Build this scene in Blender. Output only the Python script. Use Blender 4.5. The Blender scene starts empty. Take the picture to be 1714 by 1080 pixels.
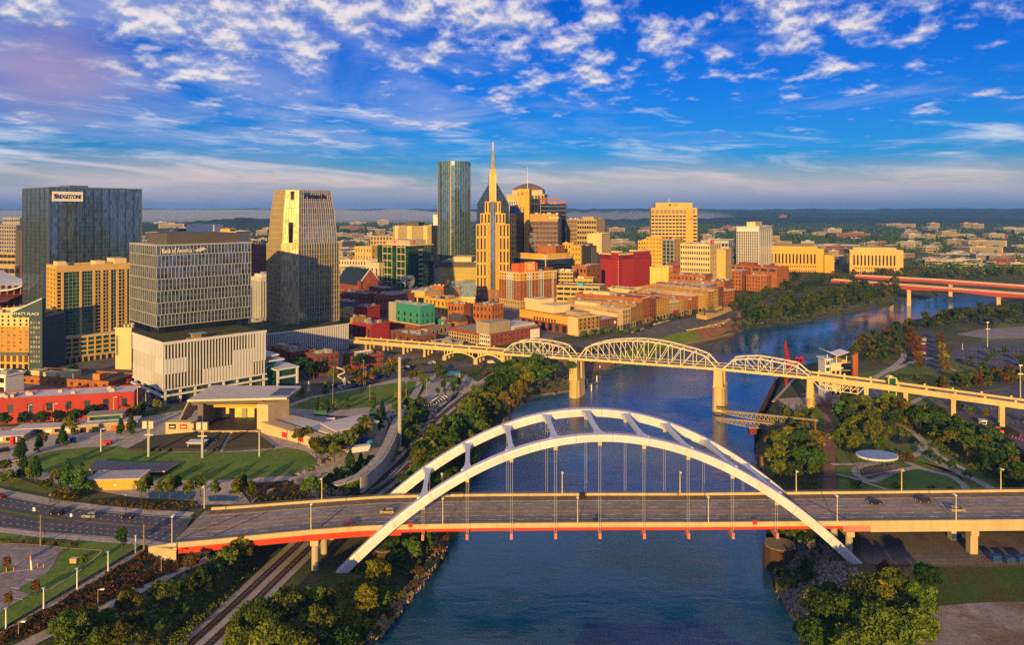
import bpy,bmesh,math,random
import numpy as np
from mathutils import Vector,Matrix
SC=bpy.context.scene
COL=SC.collection
R=math.radians
rnd=random.Random(7)
# camera
F,CX,YH,H=1250.0,857.0,352.0,104.0
cam_d=bpy.data.cameras.new('camera')
cam=bpy.data.objects.new('camera',cam_d)
COL.objects.link(cam)
cam.location=(0,0,H)
cam.rotation_euler=(R(90),0,0)
cam_d.sensor_width=36
cam_d.lens=36*F/1714
cam_d.shift_y=-(540-YH)/1714
cam_d.clip_start=1
cam_d.clip_end=60000
SC.camera=cam
SC.view_settings.view_transform='Standard'
SC.view_settings.look='None'
SC.view_settings.exposure=0.50
SC.cycles.use_denoising=False
SC.cycles.max_bounces=6
SC.cycles.diffuse_bounces=3
SC.cycles.glossy_bounces=3
SC.cycles.transmission_bounces=3
SC.cycles.transparent_max_bounces=6
SC.cycles.volume_bounces=0
SC.cycles.sample_clamp_indirect=4
SC.cycles.caustics_reflective=False
SC.cycles.caustics_refractive=False
# sun and sky
SUN_EL,SUN_AZ=12.0,192.0
sun_d=bpy.data.lights.new('sun','SUN')
sun_d.energy=5.0
sun_d.angle=R(0.6)
sun_d.color=(1.0,0.59,0.135)
sun=bpy.data.objects.new('sun',sun_d)
COL.objects.link(sun)
to_sun=Vector((math.sin(R(SUN_AZ))*math.cos(R(SUN_EL)),math.cos(R(SUN_AZ))*math.cos(R(SUN_EL)),math.sin(R(SUN_EL))))
sun.rotation_euler=to_sun.to_track_quat('Z','Y').to_euler()
W=bpy.data.worlds.new('World')
SC.world=W
W.use_nodes=True
WN,WL=W.node_tree.nodes,W.node_tree.links
for n in list(WN):
 WN.remove(n)
def nd(nodes,t,**kw):
 n=nodes.new(t)
 for k,v in kw.items():
  if k=='inp':
   for kk,vv in v.items():
    n.inputs[kk].default_value=vv
  else:
   setattr(n,k,v)
 return n
def math_node(nodes,links,op,a,b=None,c=None,clamp=False):
 n=nodes.new('ShaderNodeMath')
 n.operation=op
 n.use_clamp=clamp
 for i,v in enumerate((a,b,c)):
  if v is None:
   continue
  if isinstance(v,(int,float)):
   n.inputs[i].default_value=v
  else:
   links.new(v,n.inputs[i])
 return n.outputs[0]
def smooth(nodes,links,v,lo,hi,a=0.0,b=1.0):
 n=nodes.new('ShaderNodeMapRange')
 n.interpolation_type='SMOOTHSTEP'
 links.new(v,n.inputs[0])
 for i,x in enumerate((lo,hi,a,b)):
  if isinstance(x,(int,float)):
   n.inputs[i+1].default_value=x
  else:
   links.new(x,n.inputs[i+1])
 return n.outputs[0]
def mixc(nodes,links,fac,a,b,mode='MIX'):
 n=nodes.new('ShaderNodeMix')
 n.data_type='RGBA'
 n.blend_type=mode
 n.clamp_factor=True
 for sock,v in((n.inputs[0],fac),(n.inputs[6],a),(n.inputs[7],b)):
  if isinstance(v,(int,float)):
   sock.default_value=v
  elif isinstance(v,tuple):
   sock.default_value=v if len(v)==4 else(*v,1)
  else:
   links.new(v,sock)
 return n.outputs[2]
def build_world():
 M=lambda op,a,b=None,c=None,clamp=False:math_node(WN,WL,op,a,b,c,clamp)
 S=lambda v,lo,hi,a=0.0,b=1.0:smooth(WN,WL,v,lo,hi,a,b)
 X=lambda f,a,b,mode='MIX':mixc(WN,WL,f,a,b,mode)
 sky=nd(WN,'ShaderNodeTexSky',sky_type='NISHITA',sun_disc=False,sun_elevation=R(SUN_EL),sun_rotation=R(SUN_AZ),
altitude=150,air_density=1.0,dust_density=0.6,ozone_density=2.5)
 hsv=nd(WN,'ShaderNodeHueSaturation',inp={'Saturation':1.55,'Value':1.0,'Hue':0.5})
 WL.new(sky.outputs[0],hsv.inputs['Color'])
 cold=X(1.0,hsv.outputs[0],(0.085,0.54,1.32),'MULTIPLY')
 warmc=X(1.0,sky.outputs[0],(0.85,0.66,0.46),'MULTIPLY')
 tc=nd(WN,'ShaderNodeTexCoord')
 sep=nd(WN,'ShaderNodeSeparateXYZ')
 WL.new(tc.outputs['Generated'],sep.inputs[0])
 dx,dy,dz=sep.outputs
 hyp=M('SQRT',M('ADD',M('MULTIPLY',dx,dx),M('MULTIPLY',dy,dy)))
 slope=M('DIVIDE',dz,M('MAXIMUM',hyp,0.001))
 az=M('ARCTAN2',dx,dy)
 sd=M('ADD',M('MULTIPLY',dx,math.sin(R(SUN_AZ))),M('MULTIPLY',dy,math.cos(R(SUN_AZ))))
 base=X(M('MULTIPLY',S(sd,0.2,0.95),S(slope,0.45,0.08)),cold,warmc)
 den=M('MAXIMUM',M('ADD',dz,0.03),0.02)
 comb=nd(WN,'ShaderNodeCombineXYZ')
 WL.new(M('DIVIDE',dx,den),comb.inputs[0])
 WL.new(M('MULTIPLY',M('DIVIDE',dy,den),1.0),comb.inputs[1])
 P_=comb.outputs[0]
 def noise(vec,scale,detail=4,rough=0.55,off=(0,0,0),sc=(1,1,1),dist=0.0,rot=0.0):
  m=nd(WN,'ShaderNodeMapping')
  WL.new(vec,m.inputs[0])
  m.inputs['Location'].default_value=off
  m.inputs['Scale'].default_value=sc
  m.inputs['Rotation'].default_value=(0,0,rot)
  n=nd(WN,'ShaderNodeTexNoise',inp={'Scale':scale,'Detail':detail,'Roughness':rough,'Distortion':dist})
  WL.new(m.outputs[0],n.inputs['Vector'])
  return n.outputs[0]
 comb3=nd(WN,'ShaderNodeCombineXYZ')
 WL.new(M('MULTIPLY',az,10.5),comb3.inputs[0])
 WL.new(M('DIVIDE',1.35,M('ADD',M('MAXIMUM',slope,0.0),0.10)),comb3.inputs[1])
 Q_=comb3.outputs[0]
 puff=noise(Q_,2.3,5,0.55,off=(3.3,1.7,0),sc=(0.8,1,1),dist=0.05)
 puff_lit=noise(Q_,2.3,5,0.55,off=(3.3,1.62,0),sc=(0.8,1,1),dist=0.05)
 patch=noise(Q_,0.5,4,0.55,off=(1.1,6.3,0),sc=(0.8,1,1))
 high=S(slope,0.10,0.26)
 leftw=S(az,0.22,-0.30)
 cover=M('ADD',M('MULTIPLY',patch,0.62),M('ADD',M('MULTIPLY',high,0.17),M('MULTIPLY',leftw,0.055)))
 thr=M('SUBTRACT',0.968,cover)
 m_puff=M('MULTIPLY',S(M('SUBTRACT',puff,thr),-0.08,0.19),0.95)
 m_puff=M('MULTIPLY',m_puff,S(slope,0.045,0.13))
 comb2=nd(WN,'ShaderNodeCombineXYZ')
 WL.new(az,comb2.inputs[0])
 WL.new(M('ADD',slope,M('MULTIPLY',az,0.05)),comb2.inputs[1])
 A_=comb2.outputs[0]
 streak=noise(A_,6.0,6,0.62,off=(1.4,0.2,0),sc=(1,7.5,1),dist=0.5)
 streak_big=noise(A_,2.2,2,0.5,off=(8.2,4.0,0),sc=(1,4,1))
 st_env=M('ADD',M('MULTIPLY',S(slope,0.17,0.03),0.20),M('MULTIPLY',S(az,0.15,-0.5),0.06))
 m_st=S(M('ADD',streak,M('ADD',M('MULTIPLY',streak_big,0.28),st_env)),0.78,1.06)
 m_st=M('MULTIPLY',m_st,S(slope,0.30,0.16))
 band_n=noise(A_,3.0,3,0.5,off=(3.7,9.1,0),sc=(1,3,1))
 m_band=M('MULTIPLY',S(M('SUBTRACT',slope,M('MULTIPLY',band_n,0.055)),0.050,-0.016),0.85)
 ux=M('DIVIDE',M('ADD',az,0.555),0.075)
 uy=M('DIVIDE',M('SUBTRACT',slope,0.155),0.040)
 bl_n=noise(A_,9.0,4,0.5,off=(0.3,6.2,0),sc=(1,1.6,1))
 rr=M('SQRT',M('ADD',M('MULTIPLY',ux,ux),M('MULTIPLY',uy,uy)))
 m_blob=M('MULTIPLY',S(M('ADD',rr,M('MULTIPLY',bl_n,1.5)),2.6,0.95),0.85)
 lit=S(M('SUBTRACT',puff,puff_lit),-0.09,0.09)
 k=1.0
 cl=X(lit,(3.2*k,4.1*k,6.8*k),(9.6*k,8.7*k,8.8*k))
 warm=S(slope,0.075,0.02)
 stc=X(warm,(6.6,7.4,9.0),(8.6,7.0,6.4))
 band_c=X(S(slope,0.005,0.045),(3.4,3.9,6.6),(7.6,6.2,6.0))
 veil_n=noise(P_,0.9,5,0.6,off=(1.7,8.3,0),sc=(1,0.7,1),dist=0.6)
 m_veil=M('MULTIPLY',S(M('ADD',veil_n,M('MULTIPLY',leftw,0.16)),0.50,0.82),M('MULTIPLY',S(slope,0.04,0.12),0.55))
 out=X(m_veil,base,(4.6,5.2,8.2))
 out=X(m_st,out,stc)
 out=X(m_puff,out,cl)
 out=X(m_blob,out,(3.9,3.1,5.6))
 out=X(m_band,out,band_c)
 bg=nd(WN,'ShaderNodeBackground',inp={'Strength':0.066})
 WL.new(out,bg.inputs[0])
 wo=nd(WN,'ShaderNodeOutputWorld')
 WL.new(bg.outputs[0],wo.inputs[0])
build_world()
# helpers
def P(px,py,z=0.0):
 """A photo pixel whose surface lies at height z, as a point of the place."""
 D=F*(H-z)/(py-YH)
 return Vector(((px-CX)*D/F,D,z))
def PD(px,py,D):
 return Vector(((px-CX)*D/F,D,H-(py-YH)*D/F))
class MB:
 """Collects faces and links them as one mesh object."""
 def __init__(s):
  s.v,s.f,s.m=[],[],[]
 def add(s,vs,fs,mi=0):
  o=len(s.v)
  s.v+=[tuple(v)for v in vs]
  s.f+=[tuple(i+o for i in f)for f in fs]
  s.m+=[mi]*len(fs)
  return s
 def box(s,x0,y0,z0,x1,y1,z1,mi=0):
  return s.hexa([(x0,y0,z0),(x1,y0,z0),(x1,y1,z0),(x0,y1,z0),(x0,y0,z1),(x1,y0,z1),(x1,y1,z1),(x0,y1,z1)],mi)
 def hexa(s,c,mi=0):
  return s.add(c,[(3,2,1,0),(4,5,6,7),(0,1,5,4),(1,2,6,5),(2,3,7,6),(3,0,4,7)],mi)
 def prism(s,poly,z0,z1,mi=0,top=None):
  """poly: xy points, counter-clockwise; z0/z1 numbers or lists."""
  n=len(poly)
  a=z0 if isinstance(z0,(list,tuple))else[z0]*n
  b=z1 if isinstance(z1,(list,tuple))else[z1]*n
  vs=[(p[0],p[1],a[i])for i,p in enumerate(poly)]+[(p[0],p[1],b[i])for i,p in enumerate(poly)]
  fs=[tuple(range(n-1,-1,-1))]
  s.add(vs,fs+[(i,(i+1)%n,n+(i+1)%n,n+i)for i in range(n)],mi)
  o=len(s.v)-2*n
  s.f.append(tuple(o+n+i for i in range(n)))
  s.m.append(mi if top is None else top)
  return s
 def beam(s,p,q,w,h,mi=0,up=(0,0,1)):
  p,q=Vector(p),Vector(q)
  d=(q-p)
  if d.length<1e-6:
   return s
  d.normalize()
  u=Vector(up)
  sx=d.cross(u)
  if sx.length<1e-4:
   sx=d.cross(Vector((1,0,0)))
  sx.normalize()
  uz=sx.cross(d)
  a,b=sx*(w/2),uz*(h/2)
  c=[p-a-b,p+a-b,p+a+b,p-a+b,q-a-b,q+a-b,q+a+b,q-a+b]
  return s.add(c,[(0,1,2,3),(7,6,5,4),(0,4,5,1),(1,5,6,2),(2,6,7,3),(3,7,4,0)],mi)
 def cyl(s,p,q,r0,r1=None,n=8,mi=0):
  r1=r0 if r1 is None else r1
  p,q=Vector(p),Vector(q)
  d=(q-p).normalized()
  sx=d.cross(Vector((0,0,1)))
  if sx.length<1e-4:
   sx=Vector((1,0,0))
  sx.normalize()
  sy=d.cross(sx)
  ring=lambda c,r:[c+sx*(r*math.cos(2*math.pi*i/n))+sy*(r*math.sin(2*math.pi*i/n))for i in range(n)]
  vs=ring(p,r0)+ring(q,r1)
  fs=[(i,n+i,n+(i+1)%n,(i+1)%n)for i in range(n)]+[tuple(range(n)),tuple(range(2*n-1,n-1,-1))]
  return s.add(vs,fs,mi)
 def lathe(s,prof,n=16,c=(0,0),mi=0):
  vs=[(c[0]+r*math.cos(2*math.pi*i/n),c[1]+r*math.sin(2*math.pi*i/n),z)for r,z in prof for i in range(n)]
  fs=[(k*n+i,k*n+(i+1)%n,(k+1)*n+(i+1)%n,(k+1)*n+i)for k in range(len(prof)-1)for i in range(n)]
  fs+=[tuple(range(n-1,-1,-1)),tuple((len(prof)-1)*n+i for i in range(n))]
  return s.add(vs,fs,mi)
 def loft(s,rings,mi=0,caps=True):
  n=len(rings[0])
  vs=[p for r in rings for p in r]
  fs=[(k*n+i,k*n+(i+1)%n,(k+1)*n+(i+1)%n,(k+1)*n+i)for k in range(len(rings)-1)for i in range(n)]
  if caps:
   fs+=[tuple(range(n-1,-1,-1)),tuple((len(rings)-1)*n+i for i in range(n))]
  return s.add(vs,fs,mi)
 def mesh(s,name,mats,smooth=False,fix=True):
  me=bpy.data.meshes.new(name)
  me.from_pydata(s.v,[],s.f)
  mats=mats if isinstance(mats,(list,tuple))else[mats]
  for m in mats:
   me.materials.append(m)
  if len(mats)>1:
   me.polygons.foreach_set('material_index',s.m)
  if fix:
   bm=bmesh.new()
   bm.from_mesh(me)
   bmesh.ops.recalc_face_normals(bm,faces=bm.faces)
   bm.to_mesh(me)
   bm.free()
  if smooth:
   me.polygons.foreach_set('use_smooth',[True]*len(me.polygons))
  me.update()
  return me
 def build(s,name,mats,parent=None,smooth=False,fix=True,loc=None,rz=0.0):
  return link(name,s.mesh(name,mats,smooth,fix),parent,loc,rz)
def link(name,me,parent=None,loc=None,rz=0.0):
 o=bpy.data.objects.new(name,me)
 COL.objects.link(o)
 if parent is not None:
  o.parent=parent
 if loc is not None:
  o.location=loc
 if rz:
  o.rotation_euler=(0,0,rz)
 return o
def tag(o,label=None,cat=None,group=None,kind=None):
 if label:
  o['label']=label
 if cat:
  o['category']=cat
 if group:
  o['group']=group
 if kind:
  o['kind']=kind
 return o
def empty(name,loc=(0,0,0),rz=0.0,label=None,cat=None,group=None):
 o=bpy.data.objects.new(name,None)
 COL.objects.link(o)
 o.location=loc
 o.rotation_euler=(0,0,rz)
 o.empty_display_size=0.5
 return tag(o,label,cat,group)
KIDS={}
def copy_thing(root,loc,rz=0.0,scale=1.0,label=None,cat=None,group=None):
 """A copy of a thing with copies of its parts and their sub-parts."""
 if root.name not in KIDS:
  KIDS[root.name]=[(c,list(c.children))for c in root.children]
 r=root.copy()
 COL.objects.link(r)
 r.location=loc
 r.rotation_euler=(0,0,rz)
 r.scale=(scale,scale,scale)if isinstance(scale,(int,float))else scale
 for k in('label','group'):
  if k in r:
   del r[k]
 tag(r,label,cat,group)
 for c,gs in KIDS[root.name]:
  d=c.copy()
  COL.objects.link(d)
  d.parent=r
  for g in gs:
   e=g.copy()
   COL.objects.link(e)
   e.parent=d
 return r
 # materials
MATS={}
def principled(name):
 m=bpy.data.materials.new(name)
 m.use_nodes=True
 N,L=m.node_tree.nodes,m.node_tree.links
 b=N['Principled BSDF']
 return m,N,L,b
def mat(name,rgb,rough=0.8,metal=0.0,var=0.18,scale=0.6,spec=0.3,rand=0.0,emit=None,streak=False):
 """A procedural surface: a base colour broken up by noise at two scales (stains, wear)."""
 if name in MATS:
  return MATS[name]
 m,N,L,b=principled(name)
 b.inputs['Roughness'].default_value=rough
 b.inputs['Metallic'].default_value=metal
 b.inputs['Specular IOR Level'].default_value=spec
 tc=nd(N,'ShaderNodeTexCoord')
 src=tc.outputs['Object']
 if streak:
  mp=nd(N,'ShaderNodeMapping')
  L.new(src,mp.inputs[0])
  mp.inputs['Scale'].default_value=(1,1,0.12)
  src=mp.outputs[0]
 n1=nd(N,'ShaderNodeTexNoise',inp={'Scale':scale,'Detail':5,'Roughness':0.65})
 n2=nd(N,'ShaderNodeTexNoise',inp={'Scale':scale*0.12,'Detail':2})
 L.new(src,n1.inputs['Vector'])
 L.new(tc.outputs['Object'],n2.inputs['Vector'])
 f=math_node(N,L,'ADD',math_node(N,L,'MULTIPLY',n1.outputs[0],0.6),math_node(N,L,'MULTIPLY',n2.outputs[0],0.4))
 f=smooth(N,L,f,0.3,0.7)
 lo=tuple(c*(1-var)for c in rgb)
 hi=tuple(min(1,c*(1+var*0.8))for c in rgb)
 c=mixc(N,L,f,lo,hi)
 if rand:
  oi=nd(N,'ShaderNodeObjectInfo')
  h=nd(N,'ShaderNodeHueSaturation')
  L.new(smooth(N,L,oi.outputs['Random'],0,1,1-rand,1+rand),h.inputs['Value'])
  L.new(c,h.inputs['Color'])
  c=h.outputs[0]
 L.new(c,b.inputs['Base Color'])
 if emit:
  b.inputs['Emission Color'].default_value=(*rgb,1)
  b.inputs['Emission Strength'].default_value=emit
 MATS[name]=m
 return m
def glass(name,rgb,rough=0.06,cell=(1.5,1.5,3.6),vary=0.5,metal=0.75,wav=0.03):
 """Facade glass: dark reflective panes, each pane a little different in tint and tilt."""
 if name in MATS:
  return MATS[name]
 m,N,L,b=principled(name)
 tc=nd(N,'ShaderNodeTexCoord')
 dv=nd(N,'ShaderNodeVectorMath',operation='DIVIDE')
 L.new(tc.outputs['Object'],dv.inputs[0])
 dv.inputs[1].default_value=cell
 fl=nd(N,'ShaderNodeVectorMath',operation='FLOOR')
 ad=nd(N,'ShaderNodeVectorMath',operation='ADD')
 L.new(dv.outputs[0],ad.inputs[0])
 ad.inputs[1].default_value=(0.013,0.017,0.01)
 L.new(ad.outputs[0],fl.inputs[0])
 wn=nd(N,'ShaderNodeTexWhiteNoise')
 L.new(fl.outputs[0],wn.inputs['Vector'])
 oi=nd(N,'ShaderNodeObjectInfo')
 v=math_node(N,L,'FRACT',math_node(N,L,'ADD',wn.outputs[0],oi.outputs['Random']))
 c=mixc(N,L,v,tuple(x*(1-vary)for x in rgb),tuple(min(1,x*(1+vary))for x in rgb))
 L.new(c,b.inputs['Base Color'])
 b.inputs['Metallic'].default_value=metal
 b.inputs['Roughness'].default_value=rough
 b.inputs['Specular IOR Level'].default_value=0.6
 geo=nd(N,'ShaderNodeNewGeometry')
 sub=nd(N,'ShaderNodeVectorMath',operation='SUBTRACT')
 L.new(wn.outputs['Color'],sub.inputs[0])
 sub.inputs[1].default_value=(0.5,0.5,0.5)
 sc=nd(N,'ShaderNodeVectorMath',operation='SCALE')
 L.new(sub.outputs[0],sc.inputs[0])
 sc.inputs['Scale'].default_value=wav
 an=nd(N,'ShaderNodeVectorMath',operation='ADD')
 L.new(geo.outputs['Normal'],an.inputs[0])
 L.new(sc.outputs[0],an.inputs[1])
 no=nd(N,'ShaderNodeVectorMath',operation='NORMALIZE')
 L.new(an.outputs[0],no.inputs[0])
 L.new(no.outputs[0],b.inputs['Normal'])
 MATS[name]=m
 return m
def brick(name,rgb,mortar=None,scale=1.0):
 if name in MATS:
  return MATS[name]
 m,N,L,b=principled(name)
 tc=nd(N,'ShaderNodeTexCoord')
 sp=nd(N,'ShaderNodeSeparateXYZ')
 L.new(tc.outputs['Object'],sp.inputs[0])
 cb=nd(N,'ShaderNodeCombineXYZ')
 L.new(math_node(N,L,'ADD',sp.outputs[0],sp.outputs[1]),cb.inputs[0])
 L.new(sp.outputs[2],cb.inputs[1])
 bt=nd(N,'ShaderNodeTexBrick',inp={'Scale':scale,'Mortar Size':0.02,'Brick Width':0.9,'Row Height':0.32,'Bias':-0.2})
 bt.inputs['Color1'].default_value=(*[c*0.82 for c in rgb],1)
 bt.inputs['Color2'].default_value=(*[min(1,c*1.15)for c in rgb],1)
 bt.inputs['Mortar'].default_value=(*(mortar or[c*0.75 for c in rgb]),1)
 L.new(cb.outputs[0],bt.inputs['Vector'])
 n=nd(N,'ShaderNodeTexNoise',inp={'Scale':0.22,'Detail':6,'Roughness':0.7})
 L.new(tc.outputs['Object'],n.inputs['Vector'])
 c=mixc(N,L,smooth(N,L,n.outputs[0],0.32,0.68),tuple(x*0.72 for x in(1,1,1)),(1.12,1.12,1.12))
 c2=mixc(N,L,1.0,bt.outputs[0],c,'MULTIPLY')
 L.new(c2,b.inputs['Base Color'])
 b.inputs['Roughness'].default_value=0.9
 b.inputs['Specular IOR Level'].default_value=0.15
 MATS[name]=m
 return m
def ground_mat(name,cols,scale=0.05,rough=0.95,fine=1.2,bump=0.0):
 """Patchy ground from two or three colours mixed by noise of several sizes (metres)."""
 if name in MATS:
  return MATS[name]
 m,N,L,b=principled(name)
 geo=nd(N,'ShaderNodeNewGeometry')
 n1=nd(N,'ShaderNodeTexNoise',inp={'Scale':scale,'Detail':6,'Roughness':0.65})
 n2=nd(N,'ShaderNodeTexNoise',inp={'Scale':fine,'Detail':4,'Roughness':0.7})
 n3=nd(N,'ShaderNodeTexNoise',inp={'Scale':scale*3.1,'Detail':3,'Roughness':0.6})
 for n in(n1,n2,n3):
  L.new(geo.outputs['Position'],n.inputs['Vector'])
 c=mixc(N,L,smooth(N,L,n1.outputs[0],0.4,0.6),cols[0],cols[1])
 if len(cols)>2:
  c=mixc(N,L,smooth(N,L,n3.outputs[0],0.52,0.7),c,cols[2])
 v=smooth(N,L,n2.outputs[0],0.3,0.7,0.72,1.25)
 cc=nd(N,'ShaderNodeCombineColor')
 for i in range(3):
  L.new(v,cc.inputs[i])
 c=mixc(N,L,1.0,c,cc.outputs[0],'MULTIPLY')
 L.new(c,b.inputs['Base Color'])
 b.inputs['Roughness'].default_value=rough
 b.inputs['Specular IOR Level'].default_value=0.15
 if bump:
  bp=nd(N,'ShaderNodeBump',inp={'Strength':0.8,'Distance':bump})
  L.new(n2.outputs[0],bp.inputs['Height'])
  L.new(bp.outputs[0],b.inputs['Normal'])
 MATS[name]=m
 return m
def text_part(txt,parent,mats,origin,xdir,size,depth=0.25,name='lettering',shear=0.0,width=None):
 """Solid letters standing on a wall: origin = lower left corner, xdir = reading direction (local to parent)."""
 cu=bpy.data.curves.new(name,'FONT')
 cu.body=txt
 cu.size=size
 cu.extrude=depth/2
 cu.shear=shear
 cu.resolution_u=2
 tmp=bpy.data.objects.new('lettering_source',cu)
 me=bpy.data.meshes.new_from_object(tmp)
 bpy.data.objects.remove(tmp)
 bpy.data.curves.remove(cu)
 me.materials.clear()
 me.materials.append(mats)
 xs=[v.co.x for v in me.vertices]
 x0,x1=min(xs),max(xs)
 k=(width/(x1-x0))if width else 1.0
 xd=Vector(xdir).normalized()
 nrm=xd.cross(Vector((0,0,1)))
 og=Vector(origin)
 for v in me.vertices:
  c=v.co.copy()
  v.co=og+xd*((c.x-x0)*k)+Vector((0,0,1))*c.y+nrm*(c.z+depth/2+0.02)
 me.update()
 return link(name,me,parent)
 # shape of the land
WATER=-18.0
LEFT_SHORE=[P(x,y,WATER)for x,y in[(520,1190),(590,1110),(645,1050),(690,1000),(735,945),(772,885),(786,840),(792,790),(815,750),
(835,715),(850,692),(893,667),(945,652),(985,641),(1012,622),(1060,606),(1100,592),(1160,578),(1225,563),(1245,552),(1300,543),
(1360,535),(1420,523),(1470,512),(1498,504),(1540,497),(1600,489.5),(1714,484)]]
RIGHT_SHORE=[P(x,y,WATER)for x,y in[(1330,1190),(1322,1110),(1335,1060),(1312,1025),(1285,985),(1288,940),(1283,900),(1276,850),
(1268,800),(1266,745),(1272,715),(1284,690),(1297,660),(1298,636),(1345,622),(1385,605),(1425,585),(1465,563),
(1480,553),(1530,539),(1580,525),(1640,513),(1690,503),(1760,497)]]
RIVER=np.array([(p.x,p.y)for p in LEFT_SHORE+[Vector((1100,1500,0))]+RIGHT_SHORE[::-1]])
LS=np.array([(p.x,p.y)for p in LEFT_SHORE])
RS=np.array([(p.x,p.y)for p in RIGHT_SHORE])
def track_z(y):
 return np.interp(y,[150,262,480,560],[-12.0,-12.0,-5.0,-3.0])
TRACK_PX=[(215,1190,-12),(335,1080,-12),(400,1020,-12),(473,950,-12),(535,893,-12),(604,838,-11.6),(655,800,-10.6),(700,752,-9),(738,704,-7.6),(790,660,-6),
(836,628,-5),(862,612,-4.4)]
TRACK=np.array([(P(*p).x,P(*p).y)for p in TRACK_PX])
def dist_poly(pts,line):
 """Distance from every point to a polyline, with the sign of the side (+ = left of travel)."""
 best=np.full(len(pts),1e18)
 side=np.ones(len(pts))
 for a,b in zip(line[:-1],line[1:]):
  d=b-a
  L2=max(d@d,1e-9)
  t=np.clip(((pts-a)@d)/L2,0,1)
  q=a+t[:,None]*d
  e=pts-q
  dd=(e*e).sum(1)
  m=dd<best
  best[m]=dd[m]
  side[m]=np.sign(d[0]*e[:,1]-d[1]*e[:,0])[m]
 return np.sqrt(best),side
def inside(pts,poly):
 x,y=pts[:,0],pts[:,1]
 res=np.zeros(len(pts),bool)
 j=len(poly)-1
 for i in range(len(poly)):
  xi,yi=poly[i]
  xj,yj=poly[j]
  c=((yi>y)!=(yj>y))&(x<(xj-xi)*(y-yi)/(yj-yi+1e-12)+xi)
  res^=c
  j=i
 return res
def land(pts):
 """Ground height for an (n,2) array."""
 pts=np.asarray(pts,float)
 dl,_=dist_poly(pts,LS)
 dr,_=dist_poly(pts,RS)
 ins=inside(pts,RIVER)
 left=dl<dr
 y=pts[:,1]
 td,ts=dist_poly(pts,TRACK)
 td=td*ts
 zt=track_z(y)
 near=np.interp(td,[5.5,8,10,17,27,41,47],[0,0,0.04,0.56,0.6,0.95,1.0])
 far=np.interp(td,[5.5,9,22],[0,0.05,1.0])
 k=np.clip((y-232)/25,0,1)
 cap_l=zt*(1-(near*(1-k)+far*k))
 sm=lambda v,a,b:(lambda t:t*t*(3-2*t))(np.clip((v-a)/(b-a),0,1))
 dip=-3.8*sm(pts[:,0],-165,-80)*sm(y,340,450)*(1-sm(y,555,640))
 cap_l=np.minimum(cap_l,dip)
 kk=np.clip((y-505)/40,0,1)
 cap_l=cap_l*(1-kk)
 s=np.minimum(dl,dr)
 zl=np.minimum(cap_l,WATER-0.6+0.55*s+0.9*np.sqrt(np.maximum(s,0)))
 slope_r=np.interp(y,[250,330,480,560],[0.55,2.5,2.5,0.8])
 zr=np.minimum(-9.0,WATER-0.6+slope_r*s)
 z=np.where(left,zl,zr)
 z=np.where(ins,WATER-0.6-np.minimum(s*0.4,5),z)
 return z
def axis(lo,hi,fine_lo,fine_hi,step,grow=1.22):
 a=list(np.arange(fine_lo,fine_hi+step,step))
 s=step
 while a[-1]<hi:
  s*=grow
  a.append(a[-1]+s)
 s=step
 while a[0]>lo:
  s*=grow
  a.insert(0,a[0]-s)
 return np.array(a)
def np_mesh(name,V,Fq,mats,smooth=True,mi=None):
 me=bpy.data.meshes.new(name)
 V=np.asarray(V,np.float32)
 Fq=np.asarray(Fq,np.int32)
 k=Fq.shape[1]
 me.vertices.add(len(V))
 me.vertices.foreach_set('co',V.ravel())
 me.loops.add(Fq.size)
 me.loops.foreach_set('vertex_index',Fq.ravel())
 me.polygons.add(len(Fq))
 me.polygons.foreach_set('loop_start',np.arange(0,Fq.size,k,dtype=np.int32))
 me.polygons.foreach_set('loop_total',np.full(len(Fq),k,np.int32))
 for m in(mats if isinstance(mats,(list,tuple))else[mats]):
  me.materials.append(m)
 if mi is not None:
  me.polygons.foreach_set('material_index',np.asarray(mi,np.int32))
 me.polygons.foreach_set('use_smooth',np.full(len(Fq),smooth,bool))
 me.update(calc_edges=True)
 return me
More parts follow.
